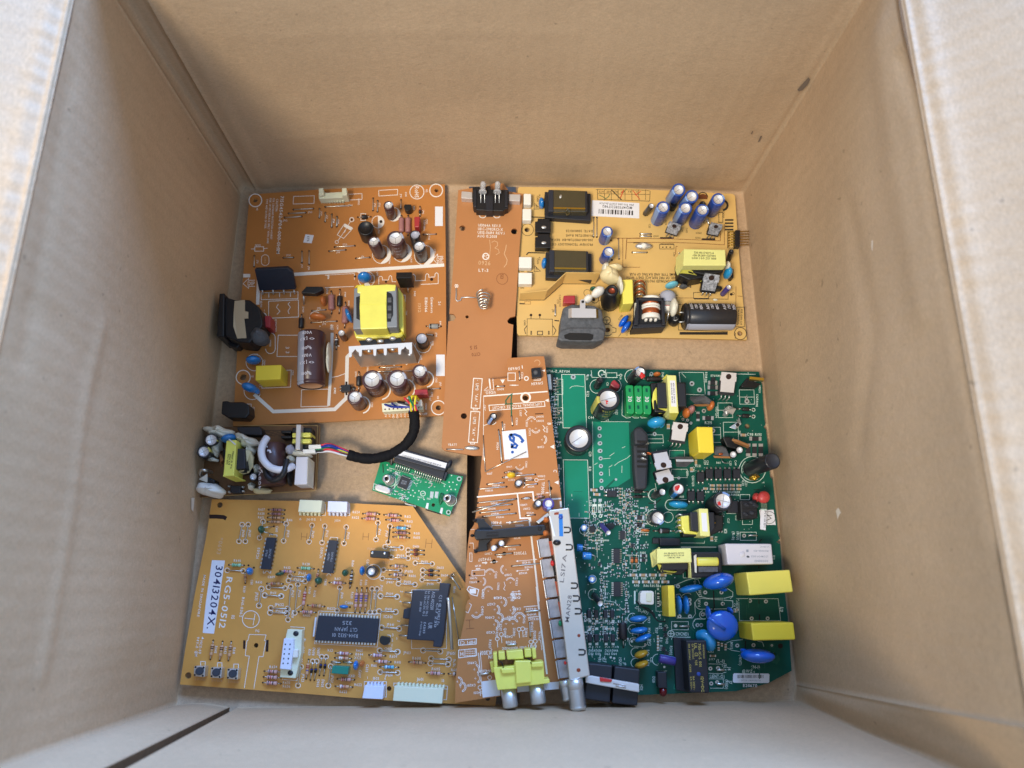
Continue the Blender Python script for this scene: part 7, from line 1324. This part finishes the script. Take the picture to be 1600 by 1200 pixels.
for x, y in ((700, 510), (975, 835), (1370, 620), (1345, 690), (1385, 690), (1295, 730), (1350, 735), (1410, 765), (1365, 765), (1325, 775), (945, 825), (1030, 780), (1085, 870), (920, 855), (910, 760), (968, 775), (1025, 870), (990, 800), (705, 560), (790, 580), (760, 600), (1425, 715)): b.dot(x, y, 7, 'ink_green')
for x in (1165, 1215): b.sheet([(x - 14, 785), (x + 22, 790), (x + 10, 860), (x - 22, 850)], 'solder')
for x, y in ((1120, 930), (1268, 980)): b.sheet([(x - 8, y - 25), (x + 14, y - 22), (x + 4, y + 40), (x - 22, y + 30)], 'alu')
b.arc(1072, 808, 26, w=6); b.line([(1050, 815), (1095, 800)], 5); b.txt('94V-0', 1050, 848, 8, 20); b.txt('C10', 730, 565, 20, 20); b.txt('2010', 1132, 862, 12, 18)
b.line([(655, 500), (660, 590)], 8, 'hole'); b.line([(1100, 975), (1260, 1022)], 12, 'dark'); b.line([(720, 540), (1260, 690), (1310, 715)], 5)
b.soic(876, 695, 105, 105, 7, 22, 1.6); 
for i in range(8):
    for sg in (-1, 1):
        a = math.radians(22); u = (i + .5) / 8 * 100 - 50; x, y = 876 + math.cos(a) * u - math.sin(a) * 72 * sg, 695 + math.sin(a) * u + math.cos(a) * 72 * sg; b.wire('pin', [(x, y, .4), (x + math.sin(a) * 16 * sg, y - math.cos(a) * 16 * sg, 1)], .25, 'tin')
b.txt('JM201', 878, 680, 15, 18, 'print_grey', h=1.7); b.txt('10284', 872, 702, 15, 18, 'print_grey', h=1.7)
for x, y in ((690, 650), (1322, 855)):
    mb = MB(); B0 = b.W(x + 40, y + 22, 0); T0 = b.W(x, y, 6); r = b.L(x, y, 46, 6)
    mb.lathe(B0, T0, [(0, r * 1.15, 'tin'), (.1, r * 1.15, 'tin'), (.12, r, 'steel'), (.95, r, 'steel'), (1, r * .93, 'steel'), (1, r * .42, 'dark'), (.8, r * .4, 'dark'), (.8, 0, 'dark')], 22); mb.build('standoff', b.root); b.arc(x + 42, y + 24, 58, w=5)
b.lump('glue_blob', 1265, 860, 26, 60, 10, .6, .8, 'pen_green', .2, 3)
mb = MB(); q = [(565, 735), (585, 712), (610, 710), (705, 740), (735, 770), (730, 800), (700, 810), (600, 780), (570, 760)]
mb.prism([b.W(x, y, 3.6) for x, y in q], Vector((0, 0, -.0034)), 'tab'); o = mb.build('crystal', b.root, .0006); b.line([(560, 705), (740, 760), (735, 820), (555, 765)], 5, closed=True)
b.slab('drive_socket_foot', [(740, 440, 3.5), (760, 440, 3.5), (745, 520, 2), (725, 500, 2)], 2, 'plastic', .2)
o = b.block('drive_socket', [(785, 395), (885, 345), (1345, 480), (1305, 575), (1280, 660), (765, 475)], 6, 'ic', .4, h0=.5, label='long black drive socket with a barcode label')
b.block('shroud', [(760, 430), (800, 360), (890, 348), (1350, 490), (1300, 575), (1215, 555)], 7.5, 'ic_blue', .4, parent=o)
b.lump('latch_ear', 1350, 500, 26, 50, 25, 6, 3, 'ic_blue', 0, parent=o)
b.slab('barcode_label', [(800, 402, 7.62), (850, 362, 7.62), (1322, 492, 7.62), (1305, 545, 7.62)], .1, 'label_white', 0, parent=o)
mb = MB(); rb = random.Random(4); u = .06
P0, P1, P2, P3 = [Vector(v) for v in ((820, 412), (843, 382), (1305, 510), (1292, 536))]
while u < .93:
    w = rb.choice((.004, .007, .011)); q = [P0.lerp(P3, u), P0.lerp(P3, u + w), P1.lerp(P2, u + w).lerp(P0.lerp(P3, u + w), .35), P1.lerp(P2, u).lerp(P0.lerp(P3, u), .35)]
    mb.add([b.W(v.x, v.y, 7.68) for v in q], [[0, 1, 2, 3]], 'ink_black'); u += w + rb.choice((.006, .01, .013))
mb.build('barcode', o)
for k in range(22):
    if k in (7, 8): continue
    x = 792 + k * 22.2; y = 528 + k * 6.9; b.wire('pin', [(x + 6, y - 30, 3.4), (x - 2, y + 2, 2.4), (x - 12, y + 34, .5)], .3, 'tin', parent=o)
b.block('socket_end', [(1262, 655), (1300, 580), (1330, 590), (1300, 670)], 5, 'ic_blue', .2, parent=o); b.block('usb_socket', [(880, 905), (1000, 935), (990, 950), (890, 920)], -1.7, 'tab', 0, h0=-4)
b.done()
# ================================================================ BOARD D: long brown tuner board on top
b = Board('tuner_board', .0155, 'long brown broken board with a silver tuner can and yellow twin sockets', 'circuit board', 'pcb_tuner',
          [(792.5, 561), (794, 559.5), (845, 556.5), (850, 557), (851, 562), (857, 612), (868, 702), (877, 780), (884, 850), (900, 985), (908, 1050), (889, 1063), (874, 1074), (852, 1077), (812, 1082), (780, 1088), (753, 1092), (711, 1098), (712, 1060), (716, 1023), (719, 1000), (722, 985), (729, 953), (727, 950), (731, 938), (735, 936), (731, 925), (727, 915), (728, 887), (731, 850), (734, 830), (741, 819), (744, 800), (747, 775), (752, 745), (751, 735), (754, 700), (756, 660), (755, 620), (757, 594), (793, 590)],
          [(821, 621.5, 4.4), (772, 877.5, 3.4), (860, 763, 3.2), (788, 865, 3)])
b.t(680, 540, 6.667)
b.line([(503, 527), (1170, 478)], 13); b.arc(942, 540, 47, w=18); b.line([(560, 622), (1138, 582), (1143, 632), (565, 678)], 8, closed=True); b.txt('LUM.SIGNAL PROCESS CIRCUIT', 852, 630, 175.4, 30, width=520)
b.txt('VIDEO.', 575, 490, 176, 30, width=115); b.txt('SW6313', 822, 240, 174, 30, width=120); b.txt('SW6314', 1062, 395, 175, 30, width=120); b.txt('R3001', 680, 455, 176, 22); b.txt('C3031', 905, 310, 92, 22)
b.sheet([(678, 355), (725, 352), (704, 395)]); b.sheet([(1105, 262), (1145, 248), (1142, 272)]); b.sheet([(1142, 570), (1182, 553), (1182, 590)]); b.sheet([(1197, 1053), (1232, 1035), (1243, 1076)]); b.txt('B', 1190, 815, 92, 38); b.line([(563, 345), (575, 450)], 14); b.line([(600, 345), (610, 460), (510, 466), (550, 430)], 6); b.line([(905, 205), (908, 240)], 8)
b.rect(757, 285, 835, 365, 7); b.arc(1062, 180, 30, 200, 420, 6, 'ink_dim'); b.arc(950, 342, 20, w=10)
b.jump(876, 275, 880, 355); b.jump(632, 425, 718, 422); b.line([(775, 412), (870, 412)], 5); b.fill(795, 407, 845, 418); b.jump(697, 800, 703, 885); b.jump(660, 880, 690, 1196, .35); b.jump(795, 735, 805, 830, .3)
o = b.block('tact_switch', [(1000, 235), (1095, 228), (1110, 325), (1010, 335)], 4, 'plastic', .3); b.lump('button_cap', 1048, 280, 26, 26, 0, 4, 1.4, 'plastic_grey', 0, parent=o); b.line([(1020, 350), (1100, 345), (1095, 360), (1025, 362)], 6)
b.txt('CIRC', 515, 648, 90, 22); b.ecap(607, 735, 40, 9, 'sl_black', 'st_ltblue', base=(570, 795), lines=(), cross=0, rt=.62, a0=.6); b.arc(590, 770, 52, 30, 150, 8)
b.line([(740, 610), (735, 575), (765, 530), (800, 505), (790, 560), (795, 730)], 13, 'pen_green'); b.line([(725, 610), (810, 605)], 11, 'pen_green')
b.sheet([(695, 893), (942, 870), (972, 1165), (722, 1188)], 'label_white')
b.line([(800, 920), (775, 945), (785, 980), (815, 1000), (820, 960), (790, 930), (830, 925), (880, 945), (915, 990), (895, 1010)], 26, 'pen_blue'); b.line([(795, 1020), (800, 1060), (840, 1065), (855, 1040), (830, 1020), (790, 1065)], 22, 'pen_blue'); b.dot(805, 1110, 16, 'pen_blue')
def arcl(x, y, r, a0, a1, s_=None, tx=0, ty=0, ta=180, hh=22):
    b.arc(x, y, r, a0, a1, 5); b.arc(x, y, r + 12, a0, a1, 5)
    for a in (a0, a1): b.line([(x + r * math.cos(math.radians(a)), y + r * math.sin(math.radians(a))), (x + (r + 12) * math.cos(math.radians(a)), y + (r + 12) * math.sin(math.radians(a)))], 5)
    q = math.radians((a0 + a1) / 2 + 180); b.txt('-0-', x + r * .1 * math.cos(q), y + r * .1 * math.sin(q), math.degrees(q) + 90, 16)
    if s_: b.txt(s_, tx, ty, ta, hh)
arcl(1003, 785, 34, 200, 340, 'C3053', 955, 810, 92); arcl(1048, 865, 34, 20, 160, 'C3079', 985, 900, 92); arcl(1115, 980, 36, -60, 60, 'C3081', 1100, 1057, 176); b.txt('L3017', 890, 705, 92, 22); b.txt('R3047', 1090, 740, 178, 22); b.txt('R3005', 1092, 785, 178, 22); b.txt('C3034', 850, 790, 92, 22); b.txt('R3021', 720, 845, 92, 20); b.txt('W304', 650, 1045, 92, 24); b.txt('L3031', 1165, 875, 92, 22)
for x, y in ((940, 690), (1130, 860)): b.line([(x - 10, y - 30), (x + 15, y), (x - 5, y + 15), (x + 15, y + 40)], 6)
b.line([(1040, 712), (1125, 708)], 8, 'hole'); b.line([(505, 530), (500, 1195)], 5); b.line([(500, 835), (600, 800)], 6)
b.t(720, 680, 8.889)
b.wire('loose_wire', [(335, 510, .6), (905, 232, 1.2)], .3, 'wire'); b.wire('loose_wire', [(310, 0, .5), (338, 505, .6)], .25, 'wire'); b.wire('loose_wire', [(160, 1070, 4), (775, 885, .5)], .4, 'wire', label='loose wire poking past the left edge')
arcl(820, 420, 52, 20, 160, 'C3085', 910, 405, 92, 26); b.txt('L3001', 672, 440, 178, 26); b.txt('J3901', 400, 535, 178, 28); b.txt('W3319', 810, 530, 178, 26); b.txt('W3305', 940, 595, 178, 26); b.txt('C3073', 705, 622, 178, 26); b.txt('W3306', 490, 700, 177, 28); b.txt('W3301', 975, 715, 177, 26); b.txt('W3303', 395, 768, 177, 28); b.txt('TP3001', 1142, 730, 92, 40, width=160); b.txt('C', 1312, 498, 95, 46); b.txt('D3004', 1120, 570, 180, 28); b.txt('R3010', 1090, 820, 178, 24); b.txt('W3312', 465, 945, 177, 28); b.txt('W3309', 430, 1020, 177, 28); b.txt('W3307', 475, 1090, 177, 28); b.txt('W3304', 545, 1138, 177, 28); b.txt('L3003', 875, 970, 178, 28); b.txt('C3087', 915, 1022, 178, 28); b.txt('W3302', 965, 1080, 178, 26)
b.sheet([(1240, 160), (1298, 130), (1300, 192)]); b.sheet([(1298, 655), (1358, 630), (1358, 685)]); b.sheet([(1180, 800), (1225, 800), (1200, 790)]); b.line([(1170, 802), (1222, 802)], 7)
b.line([(225, 858), (1000, 788), (1012, 905), (1390, 880)], 20); b.line([(785, 810), (825, 1155), (965, 1148), (972, 1200)], 20); b.line([(1385, 915), (1392, 1000)], 26)
for p in ((368, 682, 595, 660), (248, 748, 635, 716), (885, 630, 1000, 622), (890, 690, 1060, 676), (235, 940, 775, 885), (225, 1008, 710, 960), (268, 1078, 672, 1035), (305, 1130, 765, 1085), (910, 1115, 1030, 1106), (750, 565, 1035, 545), (1222, 640, 1248, 870), (570, 370, 540, 0)): b.jump(*p, r=.34)
b.res(610, 520, 735, 508, 40, 'res_tan', ('b_white',), fat=.4); b.res(585, 588, 700, 575, 40, 'alu', ('b_white',), fat=.4); b.lump('bead_capacitor', 700, 555, 62, 44, 0, 4, 4.4, 'yellow_bead', .02, label='bright yellow bead capacitor')
b.ecap(800, 665, 54, 7, 'sl_black', 'st_grey', base=(795, 690), lines=(), cross=0, rt=.7); b.arc(850, 690, 45, -50, 70, 8); b.arc(1050, 622, 24, w=6); b.line([(1075, 622), (1165, 610)], 6)
b.res(850, 882, 970, 875, 36, 'tin', ('b_white',), fat=.5); b.res(1040, 858, 1155, 855, 42, 'res_pink', ('b_red', 'b_red'), fat=.5)
b.ecap(1075, 945, 58, 9, 'sl_black', 'sl_black', base=(1050, 980), lines=(), cross=0, rt=.66); b.ecap(1218, 950, 82, 10, 'sl_violet', 'st_ltblue', base=(1205, 990), lines=(), cross=0, rt=.62, a0=.7)
b.t(720, 790, 8)
for p in ((640, 208, 850, 185), (530, 515, 740, 495), (435, 615, 645, 595), (640, 757, 1000, 722)): b.jump(*p, r=.34)
for p in (((690, 695), (955, 672)), ((690, 818), (855, 800)), ((635, 1080), (745, 1068)), ((185, 792), (245, 788)), ((365, 710), (465, 700))): b.line(list(p), 5); x, y = p[0]; b.sheet([(x, y), (x + 24, y - 14), (x + 24, y + 10)]); x, y = p[1]; b.sheet([(x, y), (x - 24, y - 10), (x - 24, y + 12)])
b.txt('P4101', 445, 215, 178, 36, width=120); b.txt('TP3002', 742, 595, 176, 38, width=160); b.txt('TP4207', 300, 672, 174, 38, width=165); b.txt('IK501', 215, 755, 175, 26); b.txt('W3803', 735, 248, 176, 26); b.txt('W3311', 705, 405, 176, 26); b.txt('W3313', 640, 545, 176, 28); b.txt('C3030', 345, 602, 176, 26); b.txt('W4201', 820, 712, 176, 28); b.txt('W4210', 850, 770, 176, 28); b.txt('W4219', 778, 845, 176, 28); b.txt('C4019', 592, 868, 176, 28); b.txt('C4215', 440, 865, 95, 28); b.txt('C4203', 700, 950, 95, 28); b.txt('L3003', 470, 1010, 95, 28); b.txt('C4202', 278, 1095, 95, 28); b.txt('C4903', 155, 958, 177, 26); b.txt('FL4901', 160, 908, 177, 24); b.txt('W4205', 688, 1105, 177, 28); b.txt('C4216', 695, 1150, 177, 28); b.txt('C4218', 462, 1155, 177, 28)
for x, y in ((600, 212), (300, 715), (485, 640)): b.sheet([(x + 35, y), (x + 8, y - 20), (x + 8, y - 8), (x - 35, y - 6), (x - 35, y + 6), (x + 8, y + 8), (x + 8, y + 20)])
b.line([(385, 290), (390, 250), (505, 245), (510, 270)], 6); b.line([(880, 375), (935, 830), (975, 1200)], 22); b.line([(850, 150), (880, 370)], 18)
arcl(365, 850, 48, 200, 340); arcl(560, 800, 52, 120, 240); arcl(620, 960, 50, 210, 330); arcl(255, 950, 46, -60, 60); arcl(345, 1065, 46, 200, 340); arcl(595, 1150, 44, -60, 50)
b.rect(140, 812, 300, 880, 6, sy=-10); b.dot(170, 850, 13, 'hole'); b.dot(108, 872, 12, 'hole'); b.dot(220, 948, 13, 'hole'); b.rect(112, 592, 140, 700, 6); b.line([(110, 470), (155, 468), (162, 540)], 6); b.line([(120, 300), (170, 298)], 5); b.dot(108, 518, 10, 'hole'); b.line([(540, 950), (555, 1000), (535, 1040), (555, 1060)], 6)
b.line([(100, 1010), (225, 1050), (205, 1130), (130, 1110), (80, 1050)], 10, closed=True); b.fill(110, 1040, 190, 1100)
b.ecap(508, 470, 38, 9, 'sl_black', 'sl_black', base=(525, 480), lines=(), cross=0, rt=.9); b.ecap(412, 530, 38, 9, 'sl_black', 'st_grey', base=(435, 530), lines=(), cross=0, rt=.94)
# black clip arm
o = b.block('clip_arm', [(385, 300), (1040, 235), (1062, 250), (1064, 340), (1045, 362), (385, 410), (200, 430), (170, 400), (165, 330), (200, 300)], 10, 'plastic', .7, h0=3, label='black plastic lever arm with a screw hole')
b.block('clip_base', [(185, 160), (295, 165), (310, 205), (400, 285), (400, 410), (330, 480), (335, 560), (170, 585), (160, 550), (215, 540), (225, 430), (180, 410), (175, 300), (225, 290), (210, 215), (150, 195), (150, 180)], 5, 'plastic', .5, parent=o)
b.lump('pivot', 145, 375, 28, 20, 0, 6, 2.5, 'plastic', 0, parent=o); b.slab('slot', [(320, 335, 10.1), (470, 328, 10.1), (470, 385, 10.1), (320, 392, 10.1)], .1, 'dark', 0, parent=o); b.lump('screw_hole', 990, 288, 28, 30, 0, 10, .5, 'dark', 0, parent=o); b.slab('rib', [(330, 352, 10.4), (470, 346, 10.4), (470, 356, 10.4), (330, 362, 10.4)], .3, 'ic', 0, parent=o)
for x in (175, 185): b.lump('knob', x, 190 if x == 175 else 580, 24, 16, 0, 5, 2, 'plastic', 0, parent=o)
# tuner can
b.t(0, 0, 1)
zt = 14
o = b.block('tuner_can', [(857.5, 797), (889, 793), (922, 1056), (890, 1064)], zt, 'can', .6, h0=.2, label='long silver tuner can engraved MAN28 LS17A')
sil = [(858, 797), (866, 850), (874, 905), (881, 985), (889, 1060)]
for i in range(7):
    y0, y1 = 843 + i * 31.5, 843 + i * 31.5 + 28; f = lambda y: 845 + (y - 843) * .155
    b.slab('shield_tab', [(f(y0) - 4, y0, 9), (f(y0) + 12, y0 - 2, 9.4), (f(y1) + 12, y1 - 2, 9.4), (f(y1) - 4, y1, 9)], .6, 'shield', .1, parent=o)
    b.slab('shield_tab', [(f(y0) - 5, y0 + 1, 9), (f(y1) - 5, y1 + 1, 9), (f(y1) - 1, y1 - 6, .3), (f(y0) - 1, y0 - 2, .3)], .5, 'tin', .1, parent=o)
    b.slab('opening', [(f(y0) + 12, y0 + 3, 9.6), (f(y0) + 17, y0 + 2, 9.8), (f(y1) + 17, y1 - 5, 9.8), (f(y1) + 12, y1 - 3, 9.6)], .2, ('copper_coil', 'dark', 'copper_coil')[i % 3], 0, parent=o)
    b.slab('rim', [(f(y0) + 17, y0 + 1, 12.5), (f(y0) + 21, y0 + 1, 13.4), (f(y1) + 21, y1 - 3, 13.4), (f(y1) + 17, y1 - 3, 12.5)], .5, 'alu', .1, parent=o)
b.lump('red_bead', 863, 880, 3, 5, 0, 11, 1.4, 'red_dot', .1, parent=o); b.lump('green_bead', 875, 974, 2.5, 5, 0, 11, 1.4, 'w_green', .1, parent=o); b.lump('red_bead', 883, 1036, 2, 3, 0, 12, 1.2, 'red_dot', .1, parent=o)
b.block('inner_wall', [(838, 815), (856, 801), (858, 805), (842, 818)], 10, 'steel', .1, parent=o)
for x, y in ((853, 812), (852, 833)): b.lump('coil_cover', x, y, 5, 5, 0, 7, 5, 'orange_disc', .03, parent=o)
mb = MB()
for sx, x, y, w in (('LS17A', 880, 888, 44), ('MAN28', 888, 951, 42)):
    O = b.W(x, y, zt + .06); a = math.radians(-83.5); ux = b.W(x + math.cos(a), y + math.sin(a), zt + .06) - O; uy = b.W(x + math.sin(a), y - math.cos(a), zt + .06) - O
    text_map(mb, sx, lambda u, v: O + ux * u * 6.5 + uy * (v - .5) * 6.5, 'engraved', width=w / 6.5)
mb.build('engraving', o)
for x, y in ((886, 828), (889, 855), (897, 915), (900, 935), (903, 955), (909, 1019)):
    b.wire('punched_loop', [(x - 5, y - 4, zt), (x + 3, y - 4, zt), (x + 5, y - 2, zt), (x + 5, y + 2, zt), (x + 3, y + 4, zt), (x - 5, y + 4, zt)], .45, 'plastic', parent=o)
for x, y, r in ((904.5, 993, 2.6), (904, 1047, 3.2)): b.lump('screw_hole', x, y, r, r, 0, zt, .25, 'copper_coil', 0, parent=o)
b.slab('blue_mark', [(873, 803, zt + .1), (879, 803, zt + .1), (880, 838, zt + .1), (874, 838, zt + .1)], .08, 'sl_ltblue', 0, parent=o); b.lump('adjuster', 870, 848, 6.5, 5, 0, zt - 1, 3, 'plastic', .02, parent=o); b.lump('adjuster', 876, 808, 3.4, 3.4, 0, zt, 1, 'sl_blue', .05, parent=o)
b.slab('punched_hole', [(866, 801, zt + .1), (873, 800, zt + .1), (873, 804, zt + .1), (866, 804.5, zt + .1)], .08, 'copper_coil', 0, parent=o); b.slab('rim', [(857.5, 806, zt + .3), (860, 806, zt + .3), (868, 838, zt + .3), (865, 838, zt + .3)], .8, 'alu', .1, parent=o)
# threaded aerial sockets
for (x, y, h0, L_) in ((884, 1068, 7, 26), (899, 1066, 11, 43)):
    A0, B0 = b.W(x - 1.5, y - 6, h0), b.W(x + 4.5, y + L_, h0); r = b.L(x, y, 13.2 if L_ > 30 else 10, h0); L = (B0 - A0).length; pr = [(0, r * .95, 'steel'), (.32, r * .95, 'steel')]; n = 11
    for i in range(n): t = .34 + .58 * i / n; pr += [(t, r * .84, 'steel'), (t + .026, r, 'steel')]
    pr += [(.93, r * .95, 'steel'), (1, r * .86, 'steel'), (1, r * .3, 'dark'), (1, 0, 'dark')]
    mb = MB(); mb.lathe(A0, B0, pr, 26); mb.build('threaded_socket', o)
# yellow twin phono block
b.t(710, 920, 6)
b.fill(258, 868, 420, 1020, 'label_white', sk=10, sy=-20); b.fill(590, 900, 980, 970, 'label_white', sk=0, sy=-30)
o = b.block('phono_block', [(365, 740), (440, 735), (560, 720), (560, 690), (720, 680), (720, 700), (835, 680), (845, 850), (890, 845), (895, 885), (730, 905), (585, 920), (590, 935), (405, 950), (395, 900)], 12, 'tape', .7, h0=.2, label='glossy yellow plastic block of the twin phono sockets')
for q in ([(360, 600), (400, 595), (405, 740), (372, 740)], [(410, 590), (470, 588), (478, 665), (415, 668)], [(485, 585), (640, 570), (650, 660), (495, 665)], [(655, 562), (718, 560), (725, 640), (660, 645)], [(725, 558), (762, 556), (770, 650), (735, 660)]): b.block('upright_tooth', q, 11, 'tape', .5, parent=o)
b.block('raised_panel', [(430, 745), (560, 742), (570, 790), (450, 800)], 13.5, 'tape', .6, parent=o); b.block('raised_panel', [(565, 675), (720, 672), (722, 880), (580, 895)], 13.6, 'tape', .6, parent=o); b.block('raised_panel', [(720, 690), (830, 680), (835, 735), (725, 740)], 13.5, 'tape', .6, parent=o); b.block('side_foot', [(330, 685), (370, 680), (380, 780), (350, 790)], 7, 'tape', .4, parent=o)
for x, y, w in ((522, 950, 74), (785, 915, 74)):
    A0, B0 = b.W(x - 20, y - 30, 6.5), b.W(x + 5, y + 160, 6.5); r = b.L(x, y, w, 6.5); mb = MB(); mb.lathe(A0, B0, [(0, r * .95, 'steel'), (.92, r * .97, 'steel'), (1, r * .88, 'steel'), (1, r * .75, 'dark'), (.9, r * .7, 'dark'), (.9, 0, 'dark')], 28); mb.build('phono_socket', o)
b.wire('pen_scribble', [(420, 680, 12.3), (445, 690, 12.3), (460, 740, 12.3)], .25, 'dark', parent=o); b.wire('pen_scribble', [(680, 650, 12.3), (700, 660, 12.3), (720, 700, 13.8)], .25, 'dark', parent=o)
b.txt('HIFI CI', 125, 505, 177, 32, width=140); b.rect(40, 480, 205, 530, 7, sy=-12); b.txt('H', 70, 612, 177, 40); b.line([(40, 575), (205, 560), (210, 625), (40, 648)], 7, closed=True); b.rect(98, 570, 196, 640, 5, sy=-8)
for i in range(6):
    for j in range(3): b.line([(105 + i * 15, 585 + j * 20), (114 + i * 15, 584 + j * 20)], 7)
b.txt('JK3001', 300, 600, 177, 40, width=110); b.txt('IN', 338, 640, 177, 34); b.txt('OUT', 728, 540, 178, 34); b.txt('D3003 VIDEO/AUDIO', 560, 555, 177, 24, width=230); b.txt('W4901', 725, 240, 178, 24); b.txt('W4202', 742, 285, 178, 24); b.txt('W4204', 722, 190, 178, 24); b.txt('C4205', 655, 285, 95, 22)
for s_, x, y in (('C4905', 165, 695), ('C4201', 160, 905), ('D4201', 222, 975), ('W4209', 296, 770), ('C4218', 408, 85), ('C4217', 345, 145), ('C4906', 332, 270), ('C4210', 340, 410), ('W4205', 578, 52), ('C4216', 580, 85), ('C4219', 585, 190), ('C4909', 535, 265), ('W3908', 530, 500), ('D4211', 510, 450)): b.txt(s_, x, y, 177, 24)
for s_, x, y in (('C4909', 262, 205), ('C4203', 270, 50), ('R4207', 335, 520), ('C4207', 435, 350), ('D4202', 400, 420), ('D3901', 560, 405), ('D3902', 672, 410), ('W4203', 728, 355), ('D3903', 752, 435), ('W3914', 798, 440), ('Q3905', 475, 410)): b.txt(s_, x, y, 93, 24)
for x, y, r, a0, a1 in ((205, 225, 44, 20, 150), (445, 125, 42, -70, 60), (380, 195, 42, -60, 60), (418, 270, 36, -90, 40), (375, 335, 40, -80, 60), (525, 80, 34, -80, 60), (528, 200, 36, -60, 70), (610, 270, 44, 190, 350), (485, 325, 46, 200, 320), (548, 325, 46, 220, 340), (190, 755, 44, -70, 50), (200, 840, 44, -60, 60), (60, 920, 44, -60, 70), (30, 870, 40, -80, 60)): arcl(x, y, r * .85, a0, a1)
for x, y in ((605, 380), (640, 375), (440, 428), (402, 468), (718, 498), (758, 492), (240, 925), (330, 832)): b.arc(x, y, 18, w=5); b.line([(x, y + 18), (x + 5, y + 80)], 5)
b.jump(665, 215, 798, 203, .5); b.jump(490, 525, 578, 520, .5); b.jump(705, 315, 712, 450, .34); b.jump(240, 802, 330, 790, .6); b.line([(650, 170), (785, 158)], 6); b.line([(690, 268), (800, 258)], 6); b.line([(770, -20), (800, 260), (868, 800)], 16); b.line([(225, 600), (245, 800), (268, 1020)], 6); b.line([(242, 600), (260, 790)], 5); b.line([(808, 480), (820, 575)], 5)
b.line([(105, 295), (180, 290)], 4, 'ink_brown'); b.line([(140, 295), (145, 370)], 4, 'ink_brown'); b.line([(110, 375), (185, 370)], 4, 'ink_brown'); b.line([(140, 135), (160, 150), (130, 225), (105, 215)], 5)
b.done()
